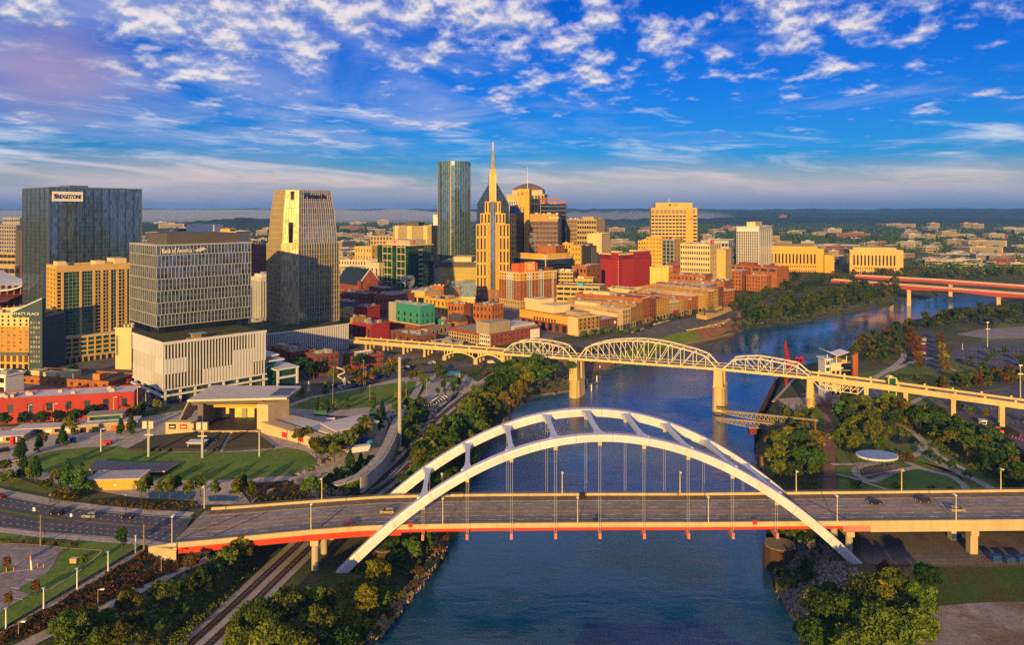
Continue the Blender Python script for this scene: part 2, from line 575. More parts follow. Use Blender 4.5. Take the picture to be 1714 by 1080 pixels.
def make_ground():
 xs=axis(-10000,10000,-260,330,3.5)
 ys=axis(60,11500,130,640,3.5)
 X,Y=np.meshgrid(xs,ys)
 pts=np.stack([X.ravel(),Y.ravel()],1)
 z=land(pts)
 V=np.column_stack([pts,z])
 nx,ny=len(xs),len(ys)
 i=np.arange(nx*ny).reshape(ny,nx)
 Fq=np.stack([i[:-1,:-1].ravel(),i[:-1,1:].ravel(),i[1:,1:].ravel(),i[1:,:-1].ravel()],1)
 m=ground_mat('earth',[(0.055,0.08,0.022),(0.10,0.09,0.045),(0.13,0.115,0.085)],0.02,fine=0.8,bump=0.15)
 tag(link('ground',np_mesh('ground',V,Fq,m)),kind='structure')
 m,N,L,b=principled('river_water')
 geo=nd(N,'ShaderNodeNewGeometry')
 mp=nd(N,'ShaderNodeMapping')
 L.new(geo.outputs['Position'],mp.inputs[0])
 mp.inputs['Scale'].default_value=(0.55,1.0,1.0)
 n1=nd(N,'ShaderNodeTexNoise',inp={'Scale':0.42,'Detail':5,'Roughness':0.7,'Distortion':0.4})
 n2=nd(N,'ShaderNodeTexNoise',inp={'Scale':0.02,'Detail':3,'Roughness':0.55})
 L.new(mp.outputs[0],n1.inputs['Vector'])
 L.new(geo.outputs['Position'],n2.inputs['Vector'])
 st=smooth(N,L,n2.outputs[0],0.35,0.65,0.15,1.0)
 sy=nd(N,'ShaderNodeSeparateXYZ')
 L.new(geo.outputs['Position'],sy.inputs[0])
 st=math_node(N,L,'MULTIPLY',st,smooth(N,L,sy.outputs[1],235,420,1.0,0.34))
 bp=nd(N,'ShaderNodeBump',inp={'Distance':0.8})
 L.new(math_node(N,L,'MULTIPLY',st,0.75),bp.inputs['Strength'])
 n3=nd(N,'ShaderNodeTexNoise',inp={'Scale':0.11,'Detail':3,'Roughness':0.5,'Distortion':0.8})
 L.new(mp.outputs[0],n3.inputs['Vector'])
 L.new(math_node(N,L,'ADD',n1.outputs[0],math_node(N,L,'MULTIPLY',n3.outputs[0],1.6)),bp.inputs['Height'])
 L.new(bp.outputs[0],b.inputs['Normal'])
 b.inputs['Base Color'].default_value=(0.006,0.07,0.165,1)
 b.inputs['Specular Tint'].default_value=(0.5,0.8,1.0,1)
 b.inputs['Roughness'].default_value=0.09
 b.inputs['Specular IOR Level'].default_value=0.9
 b.inputs['IOR'].default_value=1.5
 w=MB()
 poly=[(p.x,p.y)for p in LEFT_SHORE]+[(1500,1400),(1500,1150)]+[(p.x,p.y)for p in RIGHT_SHORE[::-1]]
 w.add([(-260,120,WATER),(1600,120,WATER),(1600,1600,WATER),(-260,1600,WATER)],[(0,1,2,3)])
 tag(w.build('river_water',m),kind='structure')
make_ground()
_gx,_gy=np.arange(-460,1500,2.0),np.arange(110,1400,2.0)
_gz=land(np.stack([a.ravel()for a in np.meshgrid(_gx,_gy)],1)).reshape(len(_gy),len(_gx))
def zland(x,y):
 """Ground height at one place, read off a two metre grid near the camera."""
 i,j=(x-_gx[0])/2,(y-_gy[0])/2
 if not(0<=i<len(_gx)-1 and 0<=j<len(_gy)-1):
  return float(land([(x,y)])[0])
 a,b=int(i),int(j)
 u,v=i-a,j-b
 g=_gz
 return float((g[b,a]*(1-u)+g[b,a+1]*u)*(1-v)+(g[b+1,a]*(1-u)+g[b+1,a+1]*u)*v)
def on_land(x,y,dz=0.0):
 return Vector((x,y,zland(x,y)+dz))
def drop(px,py,z=0.0):
 """Pixel to point, then snapped to the real ground height (two steps of correction)."""
 for _ in range(4):
  p=P(px,py,z)
  z=zland(p.x,p.y)
 return P(px,py,z)
def sheet(name,px,m,z=0.0,dz=0.03,world=None,kind='structure'):
 """A flat patch of surface lying on level ground, outlined by photo pixels at height z."""
 pts=world or[P(x,y,z)for x,y in px]
 b=MB()
 b.add([(p[0],p[1],z+dz)for p in pts],[tuple(range(len(pts)))])
 me=b.mesh(name,m,fix=False)
 bm=bmesh.new()
 bm.from_mesh(me)
 bmesh.ops.triangulate(bm,faces=bm.faces)
 for f in bm.faces:
  if f.normal.z<0:
   f.normal_flip()
 bm.to_mesh(me)
 bm.free()
 return tag(link(name,me),kind=kind)
def drape(name,px,m,dz=0.12,cell=4.0,world=None,kind='structure'):
 """Like sheet(), but following the lie of the land."""
 pts=world or[drop(x,y)for x,y in px]
 b=MB()
 b.add([(p[0],p[1],0)for p in pts],[tuple(range(len(pts)))])
 me=b.mesh(name,m,fix=False)
 bm=bmesh.new()
 bm.from_mesh(me)
 bmesh.ops.triangulate(bm,faces=bm.faces)
 for _ in range(7):
  es=[e for e in bm.edges if e.calc_length()>cell]
  if not es:
   break
  bmesh.ops.subdivide_edges(bm,edges=es,cuts=1)
  bmesh.ops.triangulate(bm,faces=[f for f in bm.faces if len(f.verts)>3])
 co=np.array([v.co[:2]for v in bm.verts])
 for v,z in zip(bm.verts,land(co)):
  v.co.z=z+dz
 bm.normal_update()
 for f in bm.faces:
  if f.normal.z<0:
   f.normal_flip()
 bm.to_mesh(me)
 bm.free()
 return tag(link(name,me),kind=kind)
def resample(pts,step):
 out=[Vector(pts[0])]
 for a,b in zip(pts[:-1],pts[1:]):
  a,b=Vector(a),Vector(b)
  n=max(1,int((b-a).length/step))
  out+=[a.lerp(b,(i+1)/n)for i in range(n)]
 return out
def spline(pts,n=8):
 """Catmull-Rom through the points."""
 P_=[Vector(p)for p in pts]
 P_=[P_[0]*2-P_[1]]+P_+[P_[-1]*2-P_[-2]]
 out=[]
 for i in range(1,len(P_)-2):
  p0,p1,p2,p3=P_[i-1:i+3]
  for k in range(n):
   t=k/n
   out.append(0.5*((2*p1)+(p2-p0)*t+(2*p0-5*p1+4*p2-p3)*t*t+(3*p1-p0-3*p2+p3)*t**3))
 out.append(P_[-2])
 return out
def ribbon(name,line,width,m,dz=0.04,follow=True,thick=0.0,kind='structure',offset=0.0,mb=None):
 """A path or strip along a line of points; follows the land when follow is set."""
 b=mb or MB()
 n=len(line)
 L_,R_=[],[]
 for i,p in enumerate(line):
  a=line[max(0,i-1)]
  c=line[min(n-1,i+1)]
  d=Vector((c[0]-a[0],c[1]-a[1],0)).normalized()
  s=Vector((-d.y,d.x,0))
  w=width[i]if isinstance(width,(list,tuple))else width
  q1,q2=Vector(p)+s*(w/2+offset),Vector(p)-s*(w/2-offset)
  if follow:
   q1.z,q2.z=zland(q1.x,q1.y)+dz,zland(q2.x,q2.y)+dz
  else:
   q1.z=q2.z=p[2]+dz
  L_.append(q1)
  R_.append(q2)
 if thick:
  rings=[[a,c,c-Vector((0,0,thick)),a-Vector((0,0,thick))]for a,c in zip(L_,R_)]
  b.loft(rings)
 else:
  vs=L_+R_
  b.add(vs,[(i,n+i,n+i+1,i+1)for i in range(n-1)])
 if mb is not None:
  return None
 return tag(b.build(name,m),kind=kind)
 # the arch road bridge
WHITE=mat('white_paint',(0.60,0.60,0.67),0.5,var=0.12,scale=0.35,spec=0.4,streak=True)
BRACE=mat('brace_shade_blue',(0.5,0.55,0.66),0.45,var=0.06,scale=0.3)  # bluish shade on the braces put into their colour
STEEL=mat('cable_steel',(0.5,0.52,0.56),0.5,var=0.1)
REDST=mat('red_girder_paint',(0.5,0.05,0.02),0.5,var=0.12,scale=0.3,streak=True)
PINK=mat('faded_red_paint',(0.62,0.2,0.16),0.6,var=0.12,scale=0.6)
CONC=mat('pale_concrete',(0.50,0.41,0.25),0.85,var=0.16,scale=0.35,streak=True)
CONC2=mat('grey_concrete',(0.40,0.37,0.32),0.9,var=0.18,scale=0.4,streak=True)
RAIL=mat('dark_rail',(0.10,0.10,0.10),0.5,metal=0.3)
LINEW=mat('white_line_paint',(0.62,0.6,0.56),0.7,var=0.25,scale=1.5)
LINEY=mat('yellow_line_paint',(0.55,0.33,0.05),0.7,var=0.25,scale=1.5)
DECKM=ground_mat('worn_deck_asphalt',[(0.25,0.215,0.195),(0.30,0.26,0.235),(0.21,0.185,0.17)],0.035,fine=0.9)
ASPH=ground_mat('dark_asphalt',[(0.075,0.078,0.10),(0.095,0.096,0.118),(0.11,0.108,0.125)],0.05,fine=0.8)
WALK=ground_mat('concrete_paving',[(0.36,0.315,0.275),(0.42,0.37,0.325),(0.30,0.265,0.23)],0.08,fine=0.7)
BROWNWALK=ground_mat('tan_walkway',[(0.17,0.125,0.08),(0.2,0.15,0.1),(0.15,0.115,0.08)],0.08,fine=0.8)
DARKJ=mat('joint_tar',(0.02,0.02,0.025),0.8)
NB=np.array([(-106,230.5),(-95,232.5),(-80,236),(-65,239.2),(-48,241.8),(-30,242.3),(60,242.6),(150,244),(260,246.5)])
FB=np.array([(-112,257.5),(-95,259.8),(-80,262.5),(-65,265),(-48,267.4),(-30,268),(60,268),(150,270),(260,273)])
def dz_(x):
 return float(np.interp(x,[-110,-60,-10,30,70,120,260],[0.02,0.5,1.25,1.5,1.5,1.6,1.9]))
def dn(x):
 return float(np.interp(x,NB[:,0],NB[:,1]))
def df(x):
 return float(np.interp(x,FB[:,0],FB[:,1]))
WEAR=ground_mat('worn_wheel_path',[(0.18,0.155,0.14),(0.26,0.225,0.205),(0.155,0.135,0.125)],0.05,fine=0.7)
def arch_bridge():
 br=empty('arch_bridge',(29,255,WATER),label='white twin arch road bridge with red girders crossing the river',cat='bridge')
 O=Vector((29,255,WATER))
 L=lambda x,y,z:(x-O.x,y-O.y,z-O.z)
 XS=list(np.arange(-106,262,4.0))
 def strip(name,m,u0,u1,z0,z1,xa=-106,xb=262,step=4.0):
  """A long piece between two offsets across the deck (u from the near edge in metres, negative counts from the far edge)."""
  b=MB()
  rings=[]
  xs=np.linspace(xa,xb,max(2,int((xb-xa)/step)))
  for x in xs:
   yy=lambda u:dn(x)+u if u>=-5 and u<100 else df(x)+(u+100)
   a,c=yy(u0),yy(u1)
   z=dz_(x)
   rings.append([L(x,a,z+z0),L(x,c,z+z0),L(x,c,z+z1),L(x,a,z+z1)])
  b.loft(rings)
  return b.build(name,m,br)
 FAR=lambda u:u-100
 strip('deck',DECKM,0.5,FAR(-0.5),-0.5,0.0)
 strip('sidewalk',BROWNWALK,FAR(-4.6),FAR(-0.5),-0.3,0.16,-112+8)
 strip('sidewalk',BROWNWALK,0.5,2.0,-0.3,0.16)
 strip('barrier',CONC,0.0,0.45,-0.55,1.0)
 strip('barrier',CONC,FAR(-0.45),FAR(0.0),-1.0,1.0,-104)
 for nm,u in(('near',0.22),('far',FAR(-0.22))):
  b=MB()
  yy=(lambda x:dn(x)+0.22)if nm=='near' else(lambda x:df(x)-0.22)
  xs=np.arange(-100,262,2.4)
  for x0,x1 in zip(xs[:-1],xs[1:]):
   for hh in(1.3,1.6):
    b.beam(L(x0,yy(x0),dz_(x0)+hh),L(x1,yy(x1),dz_(x1)+hh),0.09,0.09)
   b.beam(L(x0,yy(x0),dz_(x0)+1.0),L(x0,yy(x0),dz_(x0)+1.65),0.1,0.1)
  b.build('railing',RAIL,br)
 strip('girder',REDST,0.12,0.7,-2.5,-0.55,-104,-36)
 strip('girder',REDST,0.12,0.7,-1.55,-0.55,-36,108)
 strip('girder',PINK,0.12,0.7,-2.5,-0.55,108,117)
 for u in(6,12,18):
  strip('girder',REDST,u,u+0.5,-2.4,-0.5,-104,117)
 strip('girder',REDST,FAR(-0.7),FAR(-0.25),-2.4,-1.0,-104,117)
 strip('concrete_beam',CONC,0.12,0.8,-2.7,-0.55,117,262)
 for u in(6,12,18):
  strip('concrete_beam',CONC,u,u+0.8,-2.7,-0.5,117,262)
 strip('concrete_beam',CONC,FAR(-0.8),FAR(-0.12),-2.9,-1.0,117,262)
 for u in(3.1,4.5,6.3,7.8,9.4,10.8,13.0,14.3,15.9,17.3,19.1,20.4):
  strip('wheel_path',WEAR,u,u+.75,-.05,.006)
 b=MB()
 c=MB()
 for k,u in enumerate((5.2,8.6,15.0,18.4)):
  x=-100+(k%2)*3
  while x<258:
   yy=dn(x)+u*(df(x)-dn(x))/26.0
   y2=dn(x+3)+u*(df(x+3)-dn(x+3))/26.0
   b.add([L(x,yy,dz_(x)+.012),L(x+3,y2,dz_(x+3)+.012),L(x+3,y2+.26,dz_(x+3)+.012),L(x,yy+.26,dz_(x)+.012)],[(0,1,2,3)])
   x+=9.2
 for u in(2.5,21.0):
  for x0,x1 in zip(XS[:-1],XS[1:]):
   ya,yb=dn(x0)+u*(df(x0)-dn(x0))/26,dn(x1)+u*(df(x1)-dn(x1))/26
   b.add([L(x0,ya,dz_(x0)+.012),L(x1,yb,dz_(x1)+.012),L(x1,yb+.24,dz_(x1)+.012),L(x0,ya+.24,dz_(x0)+.012)],[(0,1,2,3)])
 for u in(11.6,12.05):
  for x0,x1 in zip(XS[:-1],XS[1:]):
   ya,yb=dn(x0)+u*(df(x0)-dn(x0))/26,dn(x1)+u*(df(x1)-dn(x1))/26
   c.add([L(x0,ya,dz_(x0)+.012),L(x1,yb,dz_(x1)+.012),L(x1,yb+.24,dz_(x1)+.012),L(x0,ya+.24,dz_(x0)+.012)],[(0,1,2,3)])
 b.build('lane_marking',LINEW,br,fix=False)['kind']='stuff'
 c.build('centre_line',LINEY,br,fix=False)
 for xa,xb in((-108,-92),(-64,-58),(112,104),(-98,-84)):
  e=MB()
  e.add([L(xa,dn(xa)+0.6,dz_(xa)+.014),L(xa+.5,dn(xa)+0.6,dz_(xa)+.014),L(xb+.5,df(xb)-4.7,dz_(xb)+.014),L(xb,df(xb)-4.7,dz_(xb)+.014)],[(0,1,2,3)])
  e.build('expansion_joint',DARKJ,br,fix=False)
 zr=lambda X,c:31.0-0.00614*(X-c)**2
 def rib(c,y,foot_l,foot_r):
  b=MB()
  rings=[]
  for X in np.linspace(foot_l,foot_r,60):
   t=Vector((1,0,-2*0.00614*(X-c))).normalized()
   nrm=Vector((-t.z,0,t.x))
   a=abs(X-c)/87
   hh=(1.08 if y<255 else 1.28)+0.42*a
   ww=1.25+0.2*a
   p=Vector((X,y,zr(X,c)))
   cs=[p+nrm*hh+Vector((0,-ww*.9,0)),p+nrm*hh+Vector((0,ww*.9,0)),p+nrm*(hh*.55)+Vector((0,ww*1.1,0)),p-nrm*hh+Vector((0,ww,0)),
p-nrm*hh+Vector((0,-ww,0)),p+nrm*(hh*.55)+Vector((0,-ww*1.1,0))]
   rings.append([L(*q)for q in cs])
  b.loft(rings)
  r=b.build('arch_rib',WHITE,br)
  for i in range(3,58,4):
   g=MB()
   k0=[Vector(q)for q in rings[i]]
   cc=sum(k0,Vector())/6
   k1=[Vector(q)for q in rings[i+1]]
   c1=sum(k1,Vector())/6
   g.loft([[cc+(q-cc)*1.012 for q in k0],[cc+(q-cc)*1.012+(c1-cc)*.09 for q in k0]])
   g.build('plate_joint',mat('joint_paint',(.42,.42,.46),.6),r)
  f=MB()
  Xs=np.linspace(foot_l+20,foot_r-20,90)
  for X0,X1 in zip(Xs[:-1],Xs[1:]):
   f.beam(L(X0,y-1,zr(X0,c)+2.1),L(X1,y-1,zr(X1,c)+2.1),0.07,0.07)
   f.beam(L(X0,y-1,zr(X0,c)+1.3),L(X0,y-1,zr(X0,c)+2.1),0.07,0.07)
  f.build('rib_rail',mat('violet_light_strip',(0.22,0.12,0.5),0.5),r)
  for s,X in((-1,foot_l),(1,foot_r)):
   t=MB()
   t.hexa([L(X-3,y-3,-19),L(X+3,y-3,-19),L(X+3,y+3,-19),L(X-3,y+3,-19),L(X-1.8,y-2.2,zr(X,c)+.6),L(X+1.8,y-2.2,zr(X,c)+.6),L(X+1.8,y+2.2,zr(X,c)+.6),L(X-1.8,y+2.2,zr(X,c)+.6)])
   t.build('arch_footing',CONC2,br)
  return r
 rib(29.3,240.0,-58.0,113.5)
 rib(27.8,270.0,-59.0,114.5)
 for k in range(-4,5):
  X=28.2+14.2*k
  z0,z1=zr(X,29.3),zr(X-1.5,27.8)
  b=MB()
  p,q=Vector((X,241,z0+.4)),Vector((X-1.5,269,z1+.4))
  rings=[]
  for t in np.linspace(0,1,9):
   e=abs(2*t-1)**5
   w=0.75+1.3*e
   c0=p.lerp(q,t)
   rings.append([L(c0.x-w,c0.y,c0.z-.6),L(c0.x+w,c0.y,c0.z-.6),L(c0.x+w,c0.y,c0.z+.6),L(c0.x-w,c0.y,c0.z+.6)])
  b.loft(rings)
  b.build('cross_brace',BRACE,br)
  for(xx,yy,zt,nr)in((X,240.0,z0,True),(X-1.5,270.0,z1,False)):
   h=MB()
   zd=dz_(xx)
   for s in(-.33,.33):
    h.cyl(L(xx+s,yy,zd-2.0),L(xx+s,yy,zt-1.2),0.042,n=6)
   hg=h.build('hanger',STEEL,br)
   s=MB()
   s.box(*L(xx-.6,yy-.5,zt-2.6),*L(xx+.6,yy+.5,zt-1.3))
   s.build('hanger_socket',CONC,hg)
   f=MB()
   y2=dn(xx)+1 if nr else df(xx)-1
   ya,yb=(yy-1.1,y2)if nr else(y2,yy+1.1)
   f.box(*L(xx-.42,ya,zd-2.8),*L(xx+.42,yb,zd-1.0))
   f.build('floor_beam',PINK,br)
  f=MB()
  f.box(*L(X-.4,dn(X)+1,dz_(X)-2.8),*L(X+.4,df(X)-1,dz_(X)-.5))
  f.build('floor_beam',REDST,br)
 def pier(X,u,r=1.15,top=-2.7,cap=True,m=CONC2,sq=False):
  y=dn(X)+u
  zb=zland(X,y)-1
  b=MB()
  if sq:
   b.box(*L(X-r,y-r,zb),*L(X+r,y+r,dz_(X)+top))
  else:
   b.cyl(L(X,y,zb),L(X,y,dz_(X)+top),r,n=14)
  b.build('pier',m,br)
 def capb(X,u0,u1,top=-2.4):
  b=MB()
  b.box(*L(X-1.3,dn(X)+u0,dz_(X)+top-1.7),*L(X+1.3,dn(X)+u1,dz_(X)+top))
  b.build('pier_cap',CONC,br)
 for X,sq in((-63.5,False),(110.5,False)):
  for u in(1.5,13,24):
   pier(X,u,1.15,-3.6)
  capb(X,0.2,25.5,-2.7)
 for X in(151.5,195.0,240.0):
  for u in(2,12.5,23):
   pier(X,u,1.25,-3.6,sq=True,m=CONC)
  capb(X,0.2,25.5,-2.7)
 b=MB()
 b.box(*L(-108,dn(-106)-.4,-6),*L(-103.5,df(-106),-1.0))
 b.build('abutment',CONC,br)
 b=MB()
 b.prism([L(*p,0)[:2]for p in((-112,dn(-108)-.5),(-103.5,dn(-104)-.5),(-103.5,dn(-104)+.3),(-112,dn(-108)+.3))],-6-O.z,[0.2-O.z,1.2-O.z,1.2-O.z,0.2-O.z])
 b.build('wing_wall',CONC,br)
 for px in(687,1265):
  X=(px-CX)*242/F
  b=MB()
  b.box(*L(X-.7,dn(X)-.12,dz_(X)+.2),*L(X+.7,dn(X)-.02,dz_(X)+1.5))
  b.beam(L(X,dn(X)-.1,dz_(X)-2.0),L(X,dn(X)-.1,dz_(X)+.2),.1,.1)
  b.build('navigation_board',mat('red_sign',(0.6,0.02,0.02),0.5),br)
 return br
arch_bridge()
# the long pedestrian truss bridge
CREAM=mat('cream_steel_paint',(0.68,0.53,0.25),0.55,var=0.12,scale=0.4,streak=True)
CREAMC=mat('cream_concrete',(0.58,0.44,0.21),0.85,var=0.2,scale=0.22,streak=True)
TRUSSW=mat('truss_paint',(0.70,0.64,0.50),0.5,var=0.1,scale=0.4)
PB_A=Vector((-114.6,557.7,0))
PB_U=Vector((0.910,-0.4146,0))
PB_N=Vector((0.4146,0.910,0))
PB_W=11.0
def pb_t(px):
 k=(px-CX)/F
 return(k*PB_A.y-PB_A.x)/(PB_U.x-k*PB_U.y)
def pb_z(t):
 return float(np.interp(t,[-40,0,120,172,264,313,357,416,470],[4.5,6.0,6.8,7.8,9.2,8.6,6.6,3.2,0.5]))
def pb(t,s,z=None):
 p=PB_A+PB_U*t+PB_N*s
 return Vector((p.x,p.y,pb_z(t)if z is None else z))
def truss_bridge():
 O=pb(218,5.5,WATER)
 br=empty('pedestrian_bridge',O,label='long cream pedestrian truss bridge on stone piers behind the arch bridge',cat='bridge')
 V=lambda p:Vector(p)-O
 b=MB()
 ts=list(np.arange(-32,462,6.0))
 b.loft([[V(pb(t,0,pb_z(t)-1.0)),V(pb(t,PB_W,pb_z(t)-1.0)),V(pb(t,PB_W,pb_z(t))),V(pb(t,0,pb_z(t)))]for t in ts])
 b.build('deck',mat('bridge_planks',(0.24,0.19,0.15),0.9,var=0.2,scale=0.8),br)
 def wall(name,t0,t1,s,z0,z1,th,m,step=5):
  w=MB()
  w.loft([[V(pb(t,s,pb_z(t)+z0)),V(pb(t,s+th,pb_z(t)+z0)),V(pb(t,s+th,pb_z(t)+z1)),V(pb(t,s,pb_z(t)+z1))]for t in np.linspace(t0,t1,max(2,int((t1-t0)/step)))])
  return w.build(name,m,br)
 for t0,t1 in((-32,120),(314,462)):
  wall('parapet',t0,t1,-.45,-1.6 if t0<0 else-2.0,1.05,.4,CREAMC)
  wall('parapet',t0,t1,PB_W+.05,-1.6,1.05,.4,CREAMC)
  for s in(-.5,PB_W):
   for t in np.arange(t0+4,t1,13.5):
    p=MB()
    p.hexa([V(pb(t+a,s+c,pb_z(t)+z))for z in(-.2,2.1)for a,c in((-.5,0),(.5,0),(.5,.55),(-.5,.55))])
    p.build('parapet_post',CREAMC,br)
 for s in(-.3,PB_W):
  wall('bottom_girder',120,314,s,-1.5,-.1,.35,CREAM)
 for s in(1.2,PB_W-1.3):
  w=wall('guard_rail',120,314,s,.9,1.3,.1,mat('grey_rail',(.45,.43,.4),.5,metal=.2))
 spans=[([840,859,876,892,909,925,943,957],[None,575,572.5,572,574,577,582,None]),([968,981,1001,1019.6,1039,1059,1078,1098,1118.5,1139,1160,1181,1199],[None,582,576,573,571.5,571,571.6,574,578,583.5,589,597,None]),
([1211,1227,1247.6,1269,1290,1311.5,1333.7,1356],[None,603,601,601,604.5,608.5,613,None])]
 for pxs,pys in spans:
  T=[pb_t(x)for x in pxs]
  n=len(T)-1
  Z=[]
  for t,y in zip(T,pys):
   q=pb(t,0)
   Z.append(pb_z(t)-.2 if y is None else H-(y-YH)*q.y/F)
  sp=empty('truss_span',(0,0,0))
  sp.parent=br
  for s in(-.1,PB_W+.1):
   w=MB()
   top=[V(pb(t,s,z))for t,z in zip(T,Z)]
   bot=[V(pb(t,s,pb_z(t)-.8))for t in T]
   for i in range(n):
    w.beam(top[i],top[i+1],.62,.62)
   for i in range(1,n):
    w.beam(bot[i],top[i],.36,.36)
   mid=n/2
   for i in range(1,n):
    if i<mid:
     w.beam(top[i],bot[i+1],.3,.3)
    if i>mid:
     w.beam(top[i],bot[i-1],.3,.3)
    if abs(i-mid)<1.2:
     if i+1<n:
      w.beam(bot[i],top[i+1],.22,.22)
   w.build('side_truss',TRUSSW,sp)
  w=MB()
  for i in range(1,n):
   a,c=V(pb(T[i],-.1,Z[i])),V(pb(T[i],PB_W+.1,Z[i]))
   w.beam(a,c,.35,.35)
   w.beam(a-Vector((0,0,1.5)),c-Vector((0,0,1.5)),.2,.2)
   k=8
   for j in range(k):
    w.beam(a.lerp(c,j/k)-Vector((0,0,1.5*(j%2))),a.lerp(c,(j+1)/k)-Vector((0,0,1.5*((j+1)%2))),.13,.13)
   if i<n-1:
    a2,c2=V(pb(T[i+1],-.1,Z[i+1])),V(pb(T[i+1],PB_W+.1,Z[i+1]))
    w.beam(a,c2,.2,.2)
    w.beam(c,a2,.2,.2)
  w.build('top_bracing',TRUSSW,sp)
 w=MB()
 for t in np.arange(122,314,7.5):
  w.hexa([V(pb(t+a,s,pb_z(t)+z))for z in(-1.9,-1.0)for a,s in((-.2,-.2),(.2,-.2),(.2,PB_W+.2),(-.2,PB_W+.2))])
 w.build('floor_beams',CREAM,br)
 for t,zb,zs in((170.5,WATER-3,-6.8),(262.3,WATER-3,-2.0),(313.5,-9.6,-3.2)):
  pr=empty('river_pier',(0,0,0))
  pr.parent=br
  top=pb_z(t)-1.6
  def blk(t0,t1,s0,s1,z0,z1,k=1.0):
   cs=[(t0,s0),(t1,s0),(t1,s1),(t0,s1)]
   m0,m1=(t0+t1)/2,(s0+s1)/2
   return[V(pb(a,c,z0))for a,c in cs]+[V(pb(m0+(a-m0)*k,m1+(c-m1)*k,z1))for a,c in cs]
  big=t<300
  w=MB()
  hw=3.4 if big else 2.2
  ring=lambda z,g:[V(pb(t+x*g,s,z))for x,s in((-hw,0),(-hw*.6,-2.6),(0,-3.6),(hw*.6,-2.6),(hw,0),(hw,PB_W),(hw*.6,PB_W+2.6),(0,PB_W+3.6),(-hw*.6,PB_W+2.6),(-hw,PB_W))]
  w.loft([ring(zb,1.12),ring(zs-1.0,1.0),ring(zs-1.0,1.12),ring(zs,1.12)])
  w.build('pier_base',CREAMC,pr)
  for s0,s1 in((-2.0,3.2),(PB_W-3.2,PB_W+2.0)):
   w=MB()
   w.hexa(blk(t-hw*.82,t+hw*.82,s0,s1,zs,top,.86))
   w.hexa(blk(t-hw*.85,t+hw*.85,s0,s1,top,top+.8,1.0))
   w.build('pier_shaft',CREAMC,pr)
  w=MB()
  w.hexa(blk(t-hw*.5,t+hw*.5,3.0,PB_W-3.0,zs,zs+6 if big else zs+2,.95))
  w.build('pier_web',CREAMC,pr)
 for px in(612,642,675,710):
  t=pb_t(px)
  bent=empty('column_bent',(0,0,0))
  bent.parent=br
  tops=pb_z(t)-1.2
  for s in(.5,PB_W/2,PB_W-.5):
   w=MB()
   p=pb(t,s,zland(*pb(t,s).xy)-.3)
   w.cyl(V(p),V(Vector((p.x,p.y,tops))),1.0,.85,10)
   w.cyl(V(Vector((p.x,p.y,tops-1.6))),V(Vector((p.x,p.y,tops-.4))),.9,1.5,10)
   w.build('column',CREAMC,bent)
  for s0,s1 in((.5,PB_W/2),(PB_W/2,PB_W-.5)):
   w=MB()
   N_=10
   pts=[(s0+(s1-s0)*i/N_,tops-2.6+2.0*math.sin(math.pi*i/N_))for i in range(N_+1)]
   for(sa,za),(sb,zb2)in zip(pts[:-1],pts[1:]):
    w.hexa([V(pb(t+a,s,z))for s,z in((sa,za),(sa,tops+.3))for a in(-.6,.6)][:0]+[V(pb(t-.6,sa,za)),V(pb(t+.6,sa,za)),V(pb(t+.6,sb,zb2)),V(pb(t-.6,sb,zb2)),
V(pb(t-.6,sa,tops+.3)),V(pb(t+.6,sa,tops+.3)),V(pb(t+.6,sb,tops+.3)),V(pb(t-.6,sb,tops+.3))])
   w.build('bent_arch',CREAMC,bent)
 TA=[pb_t(744),pb_t(796),pb_t(842)]
 for t in TA:
  pr=empty('arch_pier',(0,0,0))
  pr.parent=br
  for s in(.2,PB_W/2,PB_W-.2):
   p=pb(t,s,zland(*pb(t,s).xy)-.5)
   w=MB()
   w.cyl(V(p),V(Vector((p.x,p.y,1.2 if t<TA[2]else pb_z(t)-1.2))),1.7,1.55,10)
   w.build('column',CREAMC,pr)
 for ta,tb in zip(TA[:-1],TA[1:]):
  sp=empty('deck_arch',(0,0,0))
  sp.parent=br
  for s in(0,PB_W):
   w=MB()
   N_=10
   za,zc=1.0,pb_z((ta+tb)/2)-2.0
   pts=[(ta+(tb-ta)*i/N_,za+(zc-za)*(1-(2*i/N_-1)**2))for i in range(N_+1)]
   for(t0,z0),(t1,z1)in zip(pts[:-1],pts[1:]):
    w.beam(V(pb(t0,s,z0)),V(pb(t1,s,z1)),.6,.8)
   for t0,z0 in pts:
    w.beam(V(pb(t0,s,z0)),V(pb(t0,s,pb_z(t0)-.8)),.5,.5)
   w.build('arch_side',CREAM,sp)
 t0,t1=pb_t(1360),pb_t(1449)
 sp=empty('underslung_truss',(0,0,0))
 sp.parent=br
 for s in(0.1,PB_W-.1):
  w=MB()
  n=7
  T=[t0+(t1-t0)*i/n for i in range(n+1)]
  bt=[V(pb(t,s,pb_z(t)-(1.6 if i in(0,n)else 6.2)))for i,t in enumerate(T)]
  tp=[V(pb(t,s,pb_z(t)-1.5))for t in T]
  for i in range(n):
   w.beam(bt[i],bt[i+1],.35,.35)
   w.beam(tp[i],tp[i+1],.35,.35)
   if i:
    w.beam(tp[i],bt[i],.3,.3)
   w.beam(*((tp[i],bt[i+1])if i<n/2-.5 else(bt[i],tp[i+1])),.26,.26)
  w.build('side_truss',TRUSSW,sp)
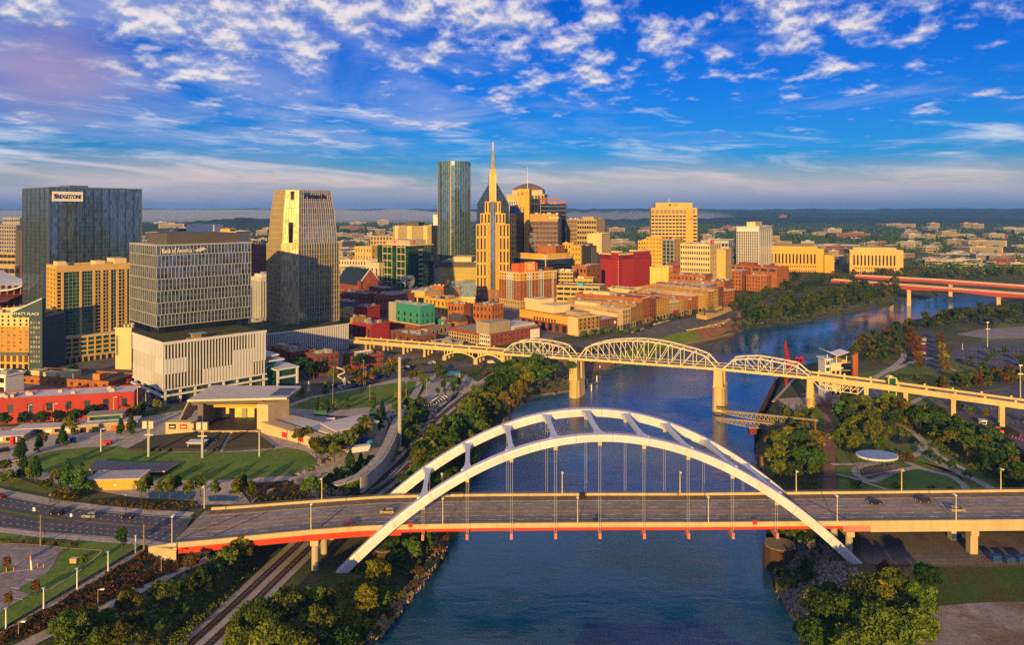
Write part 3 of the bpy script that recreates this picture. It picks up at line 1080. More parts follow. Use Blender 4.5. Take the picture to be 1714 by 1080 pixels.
 for px in(1450,1516,1596,1678):
  t=pb_t(px)
  pr=empty('approach_pier',(0,0,0))
  pr.parent=br
  for s in(1.0,PB_W-1.5):
   p=pb(t,s)
   zb=zland(p.x,p.y)-.5
   w=MB()
   w.hexa([V(pb(t+a,s+c,z))for z in(zb,pb_z(t)-1.2)for a,c in((-1.1,-.9),(1.1,-.9),(1.1,.9),(-1.1,.9))])
   w.build('column',CREAMC,pr)
  w=MB()
  w.hexa([V(pb(t+a,c,z))for z in(pb_z(t)-2.6,pb_z(t)-1.1)for a,c in((-1.2,-.2),(1.2,-.2),(1.2,PB_W+.2),(-1.2,PB_W+.2))])
  w.build('pier_cap',CREAMC,pr)
 return br
truss_bridge()
BLACKB=mat('black_plastic',(0.012,0.012,0.013),0.5)
for(t,s,lb)in((pb_t(680),1.0,'black box standing on the bridge deck above the column bents'),(pb_t(808),2.0,'black box standing on the bridge deck above the deck arches'),
(pb_t(1564),2.5,'black box standing on the cream bridge ramp right of the green lift tower')):
 e=empty('equipment_box',pb(t,s),label=lb,cat='box')
 b=MB()
 b.box(-.8,-.5,.1,.8,.5,1.3)
 b.box(-.9,-.6,1.3,.9,.6,1.45)
 b.build('box_body',BLACKB,e)
 for sx in(-.6,.6):
  MB().box(sx-.12,-.45,0,sx+.12,.45,.12).build('foot',RAIL,e)
  # the two red road bridges far up the river
def red_bridge(label,pts,piers,haunch):
 O=Vector((pts[1][0],pts[1][1],0))
 br=empty('girder_bridge',O,label=label,cat='bridge',group='red girder road bridges up the river')
 d=(Vector(pts[-1][:2])-Vector(pts[0][:2])).normalized()
 nn=Vector((-d.y,d.x,0))
 Wd=14.0
 line=resample([Vector(p)for p in pts],8.0)
 V=lambda p,s,z:Vector((p.x,p.y,0))+nn*s+Vector((0,0,z))-O
 b=MB().loft([[V(p,0,p.z-.8),V(p,Wd,p.z-.8),V(p,Wd,p.z),V(p,0,p.z)]for p in line])
 b.build('deck',DECKM,br)
 for s in(-.3,Wd):
  b=MB().loft([[V(p,s,p.z-.3),V(p,s+.3,p.z-.3),V(p,s+.3,p.z+.75),V(p,s,p.z+.75)]for p in line])
  b.build('barrier',mat('pale_pink_concrete',(0.55,0.42,0.34),0.8),br)
 red=mat('dark_red_girder',(0.33,0.035,0.04),0.5,var=0.12,scale=0.2)
 for s in(-.25,Wd-.25):
  rings=[]
  for p in line:
   dd=min(abs((p-Vector((q[0],q[1],p.z))).length)for q in piers)
   hh=3.4+haunch*max(0,1-dd/38.0)
   rings.append([V(p,s,p.z-hh),V(p,s+.5,p.z-hh),V(p,s+.5,p.z-.32),V(p,s,p.z-.32)])
  MB().loft(rings).build('girder',red,br)
  st=MB()
  for i,p in enumerate(line[::1]):
   st.beam(V(p,s-.12,p.z-2.5),V(p,s-.12,p.z-.9),.25,.12)
  st.build('stiffener',red,br)
 for q in piers:
  zt=min(line,key=lambda p:(p-Vector((q[0],q[1],p.z))).length).z-3.4-haunch
  qb=Vector((q[0],q[1],0))
  w=MB()
  r1=lambda z,a,e:[Vector((0,0,z))+qb-O+d.to_3d()*x+nn*s for x,s in((-a,1-e),(a,1-e),(a,Wd-1+e),(-a,Wd-1+e))]
  w.loft([r1(WATER-4,2.3,-2),r1(zt-5,2.0,-2),r1(zt,2.4,.4)])
  w.build('pier',CREAMC,br)
 return br
red_bridge('nearer red girder road bridge on hammerhead piers, far up the river',[(425,994.5,11.2),(440,986,10.9),(503,947,8.4),(605,883,4.4),(720,811,2)],[(503,947),(584,896),(660,848)],2.0)
red_bridge('farther red girder road bridge, straight behind the nearer one',[(490,1068,10.5),(582,1010,9.0),(660,962,5.8),(800,874,3)],[(530,1043),(590,1005),(690,942)],1.2)
# building kit
ROOFW=mat('white_roof_membrane',(0.55,0.52,0.5),0.85,var=0.2,scale=0.25)
ROOFG=mat('grey_roof_gravel',(0.26,0.24,0.23),0.95,var=0.25,scale=0.3)
ROOFD=mat('dark_roof_tar',(0.07,0.07,0.08),0.9,var=0.3,scale=0.3)
METALU=mat('plant_metal',(0.42,0.40,0.37),0.5,metal=0.3,var=0.15)
DARKW=glass('dark_window',(0.05,0.06,0.075),0.08,vary=0.7,metal=0.5)
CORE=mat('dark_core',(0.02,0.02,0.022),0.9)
_UNIT={}
def unit_box(m):
 if m.name not in _UNIT:
  _UNIT[m.name]=MB().box(0,0,0,1,1,1).mesh('pane',m)
 return _UNIT[m.name]
class Bld:
 """A building seen with one vertical edge nearest: the right face runs to xr, the left face to xl (photo columns)."""
 def __init__(s,name,label,px,at,th,xl=None,xr=None,yt=None,z0=0.0,dp=None,wd=None,cat='building',group=None,D=False,h=None):
  s.D=at if D else F*(H-z0)/(at-YH)
  X=(px-CX)*s.D/F
  s.th=R(th)
  u=(math.cos(s.th),math.sin(s.th))
  v=(-u[1],u[0])
  ln=lambda d,x:(lambda k:(k*s.D-X)/(d[0]-k*d[1]))((x-CX)/F)
  s.w=wd if wd else abs(ln(u,xr))
  s.d=dp if dp else abs(ln(v,xl))
  s.h=h if h else H-(yt-YH)*s.D/F-z0
  s.z0=z0
  s.e=empty(name,(X,s.D,z0),s.th,label,cat,group)
  s.nwin=0
  s.rest={}
  s.rng=random.Random(hash(label)%1000 if False else sum(map(ord,label)))
 def pt(s,face,a,z,d):
  """Point on a face: a along it, z up, d outwards."""
  if face=='R':
   return(a,-d,z)
  if face=='L':
   return(-d,a,z)
  if face=='E':
   return(s.w+d,a,z)
  return(a,s.d+d,z)
 def span(s,face):
  return s.w if face in 'RB' else s.d
 def core(s,m,z1=None,name='wall',inset=0.0):
  MB().box(inset,inset,-2,s.w-inset,s.d-inset,(z1 or s.h)).build(name,m,s.e)
  return s
 def grid(s,face,nu,nz,fu,fz,m,z0=0.0,z1=None,a0=0.0,a1=None,proud=0.4,name='wall',pane=None,pn='window',skip=None,sill=0.5,minpx=2.2):
  """A wall with a regular field of openings; glass panes are set back in them."""
  z1=s.h if z1 is None else z1
  a1=s.span(face)if a1 is None else a1
  nu,nz=max(1,int(nu)),max(1,int(nz))
  cu,cz=(a1-a0)/nu,(z1-z0)/nz
  us,zs=[a0],[z0]
  for i in range(nu):
   us+=[a0+cu*(i+.5-fu/2),a0+cu*(i+.5+fu/2)]
  for j in range(nz):
   zs+=[z0+cz*(j+sill-fz/2),z0+cz*(j+sill+fz/2)]
  us.append(a1)
  zs.append(z1)
  b=MB()
  nU=len(us)
  for z in zs:
   for a in us:
    b.v.append(s.pt(face,a,z,proud))
  n0=len(b.v)
  back={}
  def bk(i,j):
   if(i,j)not in back:
    back[(i,j)]=len(b.v)
    b.v.append(s.pt(face,us[i],zs[j],0.02))
   return back[(i,j)]
  def f(*q):
   b.f.append(q)
   b.m.append(0)
  idx=lambda i,j:j*nU+i
  for j in range(len(zs)-1):
   for i in range(nU-1):
    hole=i%2==1 and j%2==1 and not(skip and skip(i//2,j//2))
    if not hole:
     f(idx(i,j),idx(i+1,j),idx(i+1,j+1),idx(i,j+1))
     continue
    c=[(i,j),(i+1,j),(i+1,j+1),(i,j+1)]
    for p,q in zip(c,c[1:]+c[:1]):
     f(idx(*p),idx(*q),bk(*q),bk(*p))
    if pane:
     s.pane(face,us[i],us[i+1],zs[j],zs[j+1],pane,pn,proud,minpx)
  ni,nj=nU-1,len(zs)-1
  for i in range(ni):
   f(idx(i,0),idx(i+1,0),bk(i+1,0),bk(i,0))
   f(idx(i,nj),idx(i+1,nj),bk(i+1,nj),bk(i,nj))
  for j in range(nj):
   f(idx(0,j),idx(0,j+1),bk(0,j+1),bk(0,j))
   f(idx(ni,j),idx(ni,j+1),bk(ni,j+1),bk(ni,j))
  b.build(name,m,s.e)
  return s
 def pane(s,face,a0,a1,z0,z1,m,pn='window',proud=0.4,minpx=2.2):
  d0,d1=0.0,proud*0.35
  p,q=s.pt(face,a0,z0,d0),s.pt(face,a1,z1,d1)
  lo=[min(x,y)for x,y in zip(p,q)]
  hi=[max(x,y)for x,y in zip(p,q)]
  if s.nwin<100 and(a1-a0)*F/s.D>=minpx:
   s.nwin+=1
   o=link(pn,unit_box(m),s.e,lo)
   o.scale=[h-l for l,h in zip(lo,hi)]
  else:
   s.rest.setdefault((pn,m.name),(m,MB()))[1].box(*lo,*hi)
 def bands(s,face,n,fz,m,z0=0.0,z1=None,a0=0.0,a1=None,d=0.25,name='floor_band',sill=0.5):
  """One proud strip per storey."""
  z1=s.h if z1 is None else z1
  a1=s.span(face)if a1 is None else a1
  cz=(z1-z0)/n
  for j in range(n):
   za,zb=z0+cz*(j+sill-fz/2),z0+cz*(j+sill+fz/2)
   p,q=s.pt(face,a0,za,-.02),s.pt(face,a1,zb,d)
   lo=[min(x,y)for x,y in zip(p,q)]
   hi=[max(x,y)for x,y in zip(p,q)]
   o=link(name,unit_box(m),s.e,lo)
   o.scale=[h-l for l,h in zip(lo,hi)]
  return s
 def fins(s,face,n,wdt,d,m,z0=0.0,z1=None,a0=0.0,a1=None,name='fin_screen'):
  z1=s.h if z1 is None else z1
  a1=s.span(face)if a1 is None else a1
  b=MB()
  for i in range(n+1):
   a=a0+(a1-a0)*i/n
   p,q=s.pt(face,a-wdt/2,z0,-.02),s.pt(face,a+wdt/2,z1,d)
   b.box(*[min(x,y)for x,y in zip(p,q)],*[max(x,y)for x,y in zip(p,q)])
  b.build(name,m,s.e)
  return s
 def slab(s,face,a0,a1,z0,z1,d,m,name,d0=-.02):
  p,q=s.pt(face,a0,z0,d0),s.pt(face,a1,z1,d)
  return MB().box(*[min(x,y)for x,y in zip(p,q)],*[max(x,y)for x,y in zip(p,q)]).build(name,m,s.e)
 def roof(s,m=None,par=0.9,pm=None,units=0,over=0.0,th=0.5):
  o=over if over else 0.45
  MB().box(-.01,-.01,s.h,s.w+.01,s.d+.01,s.h+.12).build('roof',m or ROOFG,s.e)
  if pm is not None:
   b=MB()
   w,d,z0,z1=s.w,s.d,s.h+.0,s.h+par
   ring=lambda k,z:[(-k,-k,z),(w+k,-k,z),(w+k,d+k,z),(-k,d+k,z)]
   b.loft([ring(o,z0-.3),ring(o,z1),ring(o-th,z1),ring(o-th,z0-.3)],caps=False)
   b.build('parapet',pm,s.e)
  for i in range(units):
   uw,ud,uh=s.rng.uniform(1.5,4),s.rng.uniform(1.5,4),s.rng.uniform(1,2.4)
   if s.w<uw+3 or s.d<ud+3:
    continue
   x,y=s.rng.uniform(1.5,s.w-uw-1.5),s.rng.uniform(1.5,s.d-ud-1.5)
   b=MB().box(x,y,s.h+.1,x+uw,y+ud,s.h+.1+uh)
   b.box(x+uw*.2,y+ud*.2,s.h+.1+uh,x+uw*.8,y+ud*.8,s.h+.35+uh)
   b.build('rooftop_unit',METALU,s.e)
  return s
 def block(s,x0,y0,x1,y1,z0,z1,m,name='penthouse'):
  """A block given in fractions of the footprint, metres in height."""
  return MB().box(x0*s.w,y0*s.d,z0,x1*s.w,y1*s.d,z1).build(name,m,s.e)
 def done(s):
  for(pn,_),(m,b)in s.rest.items():
   o=b.build(pn,m,s.e)
   o['kind']='stuff'
  s.rest={}
  return s
def house(name,label,px,at,th,xl,xr,yt,wm,R_=None,L_=None,rm=None,pane=None,units=5,par=0.9,D=False,dp=None,wd=None,z0=0.0,group=None,pm=None,proud=0.35,cat='building',E_=None):
 """A masonry building with punched windows; R_/L_ = (columns, rows, width share, height share)."""
 b=Bld(name,label,px,at,th,xl,xr,yt,z0,dp,wd,D=D,group=group,cat=cat)
 b.core(wm)
 for face,sp in(('R',R_),('L',L_),('E',E_)):
  if sp:
   b.grid(face,*sp[:4],wm,pane=pane or DARKW,proud=proud)
 b.roof(rm or ROOFG,par,pm or wm,units)
 return b.done()
 # city: materials
GL_BLUE=glass('blue_black_glass',(0.13,0.22,0.30),0.07,(1.5,1.5,3.9),0.4,0.75,.012)
GL_TEAL=glass('teal_glass',(0.035,0.15,0.16),0.08,(2,2,3.2),0.5,0.6)
GL_GREY=glass('grey_green_glass',(0.09,0.15,0.21),0.10,(1.6,1.6,4.2),0.6,0.65)
GL_PIN=glass('silver_blue_glass',(0.30,0.36,0.40),0.10,(1.5,1.5,3.9),0.3,0.85,.02)
GL_GOLD=glass('gold_glint_glass',(0.42,0.38,0.24),0.5,(1.5,1.5,3.9),0.4,0.35,.04)  # gold sky reflection and sun glint put into the glass colour
GL_SKY=glass('pale_blue_glass',(0.12,0.25,0.36),0.06,(1.6,1.6,3.4),0.45,0.75,.015)
GL_GREEN=glass('bottle_green_glass',(0.02,0.12,0.075),0.07,(1.6,1.6,3.9),0.6,0.55)
GL_NAVY=glass('navy_glass',(0.02,0.03,0.07),0.07,(1.6,1.6,3.6),0.4,0.5)
GL_BATS=glass('slate_blue_glass',(0.010,0.042,0.13),0.12,(1.6,1.6,3.6),0.4,0.2)
MULL=mat('grey_mullion',(0.17,0.2,0.22),0.4,metal=0.5,var=0.08)
MULLD=mat('dark_mullion',(0.05,0.055,0.06),0.4,metal=0.5,var=0.08)
MULLW=mat('pale_mullion',(0.40,0.40,0.42),0.5,var=0.06)
WHITEP=mat('white_panel',(0.60,0.61,0.66),0.5,var=0.06,scale=0.2)
BEIGE=mat('beige_stucco',(0.54,0.38,0.14),0.85,var=0.1,scale=0.2,streak=True)
BEIGE2=mat('sand_stone',(0.58,0.40,0.14),0.85,var=0.12,scale=0.2,streak=True)
CREAMW=mat('cream_wall',(0.66,0.52,0.29),0.85,var=0.1,scale=0.2,streak=True)
OCHRE=mat('ochre_wall',(0.50,0.25,0.04),0.85,var=0.12,scale=0.2,streak=True)
YELLOWW=mat('yellow_stone',(0.60,0.365,0.06),0.85,var=0.12,scale=0.2,streak=True)
TANW=mat('tan_wall',(0.42,0.31,0.17),0.85,var=0.14,scale=0.25,streak=True)
GREYW=mat('grey_wall',(0.33,0.32,0.31),0.85,var=0.14,scale=0.25,streak=True)
DKGREY=mat('charcoal_cladding',(0.09,0.085,0.085),0.7,var=0.12)
BROWNW=mat('brown_precast',(0.27,0.19,0.13),0.85,var=0.12,scale=0.2)
TEALW=mat('teal_paint',(0.04,0.25,0.21),0.7,var=0.08,scale=0.3)
REDW=mat('red_paint',(0.32,0.03,0.028),0.75,var=0.1,scale=0.3,streak=True)
CRIMSON=mat('crimson_panel',(0.30,0.028,0.022),0.6,var=0.08,scale=0.1)
GRANITE=mat('red_granite',(0.25,0.10,0.06),0.6,var=0.2,scale=0.5)
BR_RED=brick('red_brick',(0.29,0.088,0.05))
BR_DARK=brick('dark_brick',(0.20,0.085,0.06))
BR_ORANGE=brick('orange_brick',(0.40,0.145,0.045))
BR_TAN=brick('tan_brick',(0.42,0.23,0.07))
BR_YEL=brick('yellow_brick',(0.52,0.31,0.07))
BR_PURP=brick('plum_brick',(0.20,0.06,0.06))
SIGNR=mat('sign_red',(0.6,0.03,0.02),0.5,var=0.03)
SIGNB=mat('sign_black',(0.012,0.012,0.014),0.5,var=0.03)
SIGNW=mat('sign_white',(0.8,0.78,0.74),0.5,var=0.03)
SIGNT=mat('sign_turquoise',(0.02,0.42,0.5),0.5,var=0.05)
GREENR=ground_mat('roof_garden',[(0.05,0.085,0.02),(0.1,0.08,0.03),(0.03,0.05,0.015)],0.15)
SOLAR=mat('solar_panel',(0.025,0.07,0.17),0.45,var=0.25,scale=1.2,spec=0.4)
WIN_PALE=glass('pale_window',(0.35,0.33,0.28),0.15,vary=0.5,metal=0.3)
# tall dark glass office tower, left
def tower_bridge_sign():
 b=Bld('office_tower','tall dark blue glass office slab with a white tyre-company sign, left',82,640,50,38,236,314,D=True)
 b.core(GL_BLUE,name='glass_curtain_wall')
 b.grid('R',33,34,.9,.93,MULL,proud=.16,name='mullion_grid')
 b.fins('R',11,.3,.3,MULLD,name='dark_fin')
 b.grid('L',26,34,.9,.93,MULL,proud=.16,name='mullion_grid')
 b.fins('L',6,.25,.3,MULLD,name='dark_fin')
 MB().box(-1.0,-.9,0,.3,.3,b.h+.4).build('corner_fin',MULL,b.e)
 MB().box(b.w-.3,-.9,0,b.w+.6,.3,b.h+.4).build('corner_fin',MULL,b.e)
 b.roof(ROOFG,.6,MULL)
 b.block(.1,.2,.9,.8,b.h,b.h+1.2,MULL,'plant_screen')
 b.block(.3,.3,.5,.7,b.h+1.2,b.h+3.0,MULL,'plant_room')
 k=b.D/F
 a0,a1=b.w*.03,b.w*.345
 zt,zb=b.h-3.2,b.h-11.6
 sg=b.slab('R',a0,a1,zb,zt,.9,SIGNW,'sign_panel',d0=.3)
 text_part('BRIDGESTONE',sg,SIGNB,(a0+1.4,-.9,zb+2.3),(1,0,0),5.2,.3,shear=.25,width=(a1-a0)-2.6)
 m=MB()
 m.prism([(a0+1.0,-.93),(a0+3.6,-.93),(a0+3.6,-1.2),(a0+1.0,-1.2)],[zb+4.6,zb+6.6,zb+6.6,zb+4.6],[zb+6.4,zb+6.7,zb+6.7,zb+6.4])
 m.build('sign_emblem',SIGNR,sg)
 b.done()
tower_bridge_sign()
# hotel with ochre front and slanted blue wall, far left
def hotel_left():
 b=Bld('hotel','ochre and cream hotel with a slanted dark blue sign wall, far left edge',50,622,86,-40,None,527,wd=22)
 z1,z2=b.h*.29,b.h*.79
 MB().box(0,0,-2,b.w,b.d,b.h).build('wall',OCHRE,b.e)
 b.grid('L',9,1,.62,.72,mat('amber_wall',(.55,.34,.08),.85),0,z1*.52,proud=.5,pane=DARKW,name='podium_wall')
 b.grid('L',9,1,.62,.8,mat('amber_wall',(.55,.34,.08),.85),z1*.52,z1,proud=.5,pane=mat('brown_louvre',(.12,.06,.03),.7),name='podium_wall',pn='podium_opening')
 b.grid('L',9,8,.36,.62,OCHRE,z1,z2,proud=.3,pane=WIN_PALE)
 b.grid('L',9,3,.36,.6,mat('pale_yellow_wall',(.68,.55,.25),.85),z2,b.h,proud=.34,pane=DARKW)
 b.slab('L',0,b.d,z1-.2,z1+1.6,1.6,mat('slate_canopy',(.08,.11,.13),.6),'canopy')
 b.roof(mat('cream_roof',(.6,.5,.3),.9),1.2,mat('pale_yellow_wall',(.68,.55,.25),.85),3)
 b.block(.2,.12,.8,.45,b.h,b.h+4,CREAMW)
 f=MB()
 hx,y0=17.5,-9.0
 zr_,zl_=b.h+10.6,b.h+1.5
 pts=lambda x:[(x,y0,-2),(x,11.5,b.h-1),(x,11.5,zl_),(x,y0,zr_)]
 lo=[(x,y,z)for x in(-.9,2.0)for(y,z)in((y0,-2),(0.0,-2),(0.0,b.h*.96),(11.5,b.h*.96),(11.5,zl_),(y0,zr_))]
 n=6
 f.add(lo,[tuple(range(n)),tuple(range(2*n-1,n-1,-1))]+[(i,(i+1)%n,n+(i+1)%n,n+i)for i in range(n)])
 fw=f.build('slanted_wall',mat('navy_cladding',(.035,.075,.105),.6,var=.1,scale=.3),b.e)
 text_part('HYATT PLACE',fw,SIGNW,(-.9,11.0,b.h+.5-.6),(0,-1,0),2.4,.2,width=18.0)
 MB().beam((-1.0,y0,zr_+.2),(-1.0,11.5,zl_+.2),.5,.5).build('coping',SIGNW,fw)
 for r in range(9):
  zz=6+r*3.1
  for c in range(4):
   o=link('window',unit_box(WIN_PALE),fw,(-1.0,-7.6+c*1.75,zz))
   o.scale=(.12,1.2,1.6)
 MB().box(2.0,y0,-2,b.w,-.6,b.h*.96).build('stair_core',mat('navy_cladding',(.035,.075,.105),.6),b.e)
 b.done()
hotel_left()
# beige apartment tower with teal glazing
def apartments():
 b=Bld('apartment_tower','beige apartment tower with teal glass bays and lit corner below the dark slab tower',95,510,45,79,217,449,D=True)
 hp=17.0
 b.core(GL_TEAL,name='glazing')
 bays=[(0,.06,1,'w'),(.06,.30,5,'g'),(.33,.48,4,'g'),(.51,.59,2,'b'),(.62,.70,2,'b'),(.73,.81,2,'g'),(.84,.93,2,'b'),(.95,1.0,1,'g')]
 for a,c,n,k in bays:
  b.grid('R',n,18,.93 if k=='g' else .82,.9 if k=='g' else .72,BEIGE if k!='g' else mat('slim_frame',(.3,.32,.3),.5),hp,b.h-2.5,a*b.w,c*b.w,.25 if k=='g' else .5,name='bay',pane=None if k=='g' else DARKW)
  if k=='b':
   for j in range(18):
    z=hp+(b.h-2.5-hp)*j/18
    b.slab('R',a*b.w,c*b.w,z+.1,z+.35,1.5,CONC,'balcony')
 last=0
 for a,c,n,k in bays:
  b.slab('R',c*b.w-.2,min(b.w,(c+.028)*b.w),hp-1,b.h,.9,BEIGE,'pier')
 b.slab('R',-.6,b.w,b.h-3.0,b.h+1.4,.95,BEIGE,'cornice')
 b.grid('L',3,19,.42,.62,YELLOWW,4,b.h,proud=.5,pane=DARKW)  # golden sunlight on this side put into its yellower wall colour
 b.roof(ROOFG,1.5,BEIGE,4)
 b.block(.02,.1,.14,.5,b.h,b.h+4.2,CREAMW)
 b.block(.55,.2,.68,.7,b.h,b.h+3.4,CREAMW)
 b.block(.8,.1,.97,.8,b.h,b.h+4.8,CREAMW)
 MB().box(2,-9,-2,b.w*.86,0,hp).build('lower_wing',CORE,b.e)
 w=b.w*.86
 bb=b
 old=b.pt
 b.pt=lambda face,a,z,d:(a,-9-d,z)if face=='R' else(2-d,-9+a,z)
 b.grid('R',8,4,.8,.72,BEIGE,4.2,hp,2,w,.8,name='lower_wall',pane=GL_TEAL)
 b.grid('R',10,1,.7,.6,TANW,-1,4.2,2,w,.5,name='lower_wall',pane=DARKW)
 b.grid('L',2,4,.5,.6,YELLOWW,4.2,hp,0,9,.6,name='lower_wall',pane=GL_TEAL)  # lower wing: the same sunlit gold in this side's colour
 MB().box(1.4,-9.8,hp,w+.2,0,hp+.6).build('lower_roof',CREAMW,b.e)
 b.pt=old
 b.done()
apartments()
h=house('stone_building','blank sunlit cream stone wall building tucked beside the white finned podium',220,619,82,193,None,551,CREAMW,None,None,ROOFG,dp=None,wd=14)
for i in range(3):
 MB().cyl((3,1.5+i*2.6,h.h+.2),(3,1.5+i*2.6,h.h+2.6),1.0,n=12).build('cooling_tower',METALU,h.e)
h.slab('L',h.d-2.2,h.d-.6,9,22,.25,mat('mural_grey',(.2,.22,.2),.8,var=.4,scale=.8),'vertical_sign')
# gridded glass office on a white finned podium
def bank_building():
 b=Bld('office_block','pale gridded glass office block with a bank sign over a white finned podium',274,679,45,223,445,576)
 zf=7.8
 MB().box(2.5,2.5,-1,b.w-.5,b.d-.5,zf).build('shop_glazing',GL_GREY,b.e)
 for i in range(8):
  MB().box(.6+i*(b.w-2)/7,.5,-1,1.6+i*(b.w-2)/7,1.7,zf).build('column',WHITEP,b.e)
 for i in range(1,5):
  MB().box(.5,.5+i*(b.d-2)/4,-1,1.7,1.7+i*(b.d-2)/4,zf).build('column',WHITEP,b.e)
 b.slab('R',-1.5,b.w+.5,4.6,5.5,1.6,WHITEP,'canopy')
 b.slab('L',-1.5,b.d,4.6,5.5,1.4,WHITEP,'canopy')
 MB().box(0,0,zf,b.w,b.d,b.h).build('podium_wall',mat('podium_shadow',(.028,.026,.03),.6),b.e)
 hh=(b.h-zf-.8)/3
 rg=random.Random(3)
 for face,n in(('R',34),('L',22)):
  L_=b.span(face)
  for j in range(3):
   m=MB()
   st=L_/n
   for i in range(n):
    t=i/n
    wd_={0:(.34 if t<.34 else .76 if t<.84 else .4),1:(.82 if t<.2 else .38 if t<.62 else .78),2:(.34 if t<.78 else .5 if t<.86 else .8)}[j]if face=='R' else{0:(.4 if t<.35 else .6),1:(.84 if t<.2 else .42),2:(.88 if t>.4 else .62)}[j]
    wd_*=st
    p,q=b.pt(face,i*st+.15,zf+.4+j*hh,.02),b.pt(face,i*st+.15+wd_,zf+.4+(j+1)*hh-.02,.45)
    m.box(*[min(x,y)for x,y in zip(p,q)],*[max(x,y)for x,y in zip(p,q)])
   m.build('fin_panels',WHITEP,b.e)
  b.slab(face,-.6,L_+.3,zf-.2,zf+.5,.62,WHITEP,'base_rail')
  b.slab(face,-.6,L_+.3,b.h-.5,b.h+.9,.62,WHITEP,'parapet')
 MB().box(0,0,b.h-.1,b.w,b.d,b.h+.1).build('roof_garden',GREENR,b.e)
 for i in range(9):
  x,y=rg.uniform(.05,.8)*b.w,rg.uniform(.7,3.5)
  MB().box(x,y,b.h,x+rg.uniform(2,6),y+1.2,b.h+rg.uniform(.6,1.4)).build('planter',GREENR if i%3 else TANW,b.e)
 MB().box(b.w*.28,1.8,b.h,b.w*.36,5,b.h+3).build('kiosk',BR_TAN,b.e)
 MB().box(b.w*.27,1.4,b.h+3,b.w*.41,6,b.h+3.3).build('kiosk_roof',mat('blue_roof',(.15,.32,.42),.5),b.e)
 X0,Y0=2.5,10.0
 k=429.0
 zt=83.4
 tw=Bld('tower','x',262,429,45,218,420,412,D=True)
 wT,dT=tw.w,tw.d
 bpy.data.objects.remove(tw.e)
 pT=Vector(((262-CX)*429/F,429.0,0))-b.e.location
 c_,s_=math.cos(b.th),math.sin(b.th)
 ox,oy=pT.x*c_+pT.y*s_,-pT.x*s_+pT.y*c_
 b.pt=lambda face,a,z,d:(ox+a,oy-d,z)if face=='R' else((ox-d,oy+a,z)if face=='L' else(ox+wT+d,oy+a,z))
 MB().box(ox,oy,b.h+4,ox+wT,oy+dT,zt).build('tower_glazing',GL_GREY,b.e)
 MB().box(ox+2,oy+2,b.h-1,ox+wT-1,oy+dT-1,b.h+4).build('lobby_glazing',GL_NAVY,b.e)
 fh=(zt-b.h-4)/6.8
 for face,n in(('R',27),('L',14)):
  L_=wT if face=='R' else dT
  for j in range(7):
   z=b.h+4+j*fh
   jit=.6*(j%2)
   zz1=min(zt,z+fh)
   m=MB()
   for i in range(n+1):
    a=min(L_-.1,i*L_/n+jit)
    p,q=b.pt(face,a-.12,z,.02),b.pt(face,a+.12,zz1,.3)
    m.box(*[min(x,y)for x,y in zip(p,q)],*[max(x,y)for x,y in zip(p,q)])
   m.build('mullion_grid',MULLW,b.e)
   p,q=b.pt(face,-.3,z-.18,.02),b.pt(face,L_+.2,z+.18,.5)
   MB().box(*[min(x,y)for x,y in zip(p,q)],*[max(x,y)for x,y in zip(p,q)]).build('floor_band',MULLW,b.e)
   p,q=b.pt(face,0,z+fh*.42,.01),b.pt(face,L_,z+fh*.58,.12)
   MB().box(*[min(x,y)for x,y in zip(p,q)],*[max(x,y)for x,y in zip(p,q)]).build('spandrel',mat('spandrel_glass',(.12,.16,.2),.3,metal=.4),b.e)
 MB().box(ox-.6,oy-.6,zt-.1,ox+wT+.4,oy+dT,zt+.7).build('tower_roof',MULLW,b.e)
 MB().box(ox+wT*.12,oy+2.5,zt+.7,ox+wT*.86,oy+dT*.8,zt+6.8).build('plant_screen',DKGREY,b.e)
 text_part('Bank of America',b.e,mat('sign_cream',(.8,.74,.6),.5),(ox+wT*.05,oy-.6,zt-4.4),(1,0,0),4.2,.4,width=wT*.30)
 for i,(dx_,dz1)in enumerate(((0,0),(1.7,.75),(3.4,1.5),(1.2,-.9),(2.9,-.15),(4.6,.6))):
  a=ox+wT*.375+dx_
  MB().prism([(a,oy-.95),(a+2.6,oy-.95),(a+2.6,oy-.65),(a,oy-.65)],[zt-3.4+dz1*.8]*2+[zt-3.4+dz1*.8]*2,[zt-2.9+dz1*.8]*4).build('flag_emblem',mat('sign_cream',(.8,.74,.6),.5),b.e)
 MB().box(b.w+1,5,-1,b.w+9,b.d*.8,14).build('entrance_glazing',GL_TEAL,b.e)
 MB().box(b.w-.4,3,17.0,b.w+10,b.d*.7,17.8).build('entrance_roof',WHITEP,b.e)
 MB().box(b.w+1,2,14,b.w+13,b.d*.9,14.8).build('entrance_roof',WHITEP,b.e)
 MB().box(b.w+5,-3,9.2,b.w+20,b.d*.6,10).build('entrance_roof',WHITEP,b.e)
 MB().box(b.w+6.5,-1,-1,b.w+18.5,b.d*.5,9.2).build('entrance_glazing',GL_TEAL,b.e)
 for x in(b.w+6,b.w+18.5):
  MB().box(x,-2.6,-1,x+1.1,-1.4,9.2).build('column',WHITEP,b.e)
 MB().box(b.w+6,-2.5,4.0,b.w+18.5,-1.2,5.2).build('entrance_frame',WHITEP,b.e)
 b.done()
bank_building()
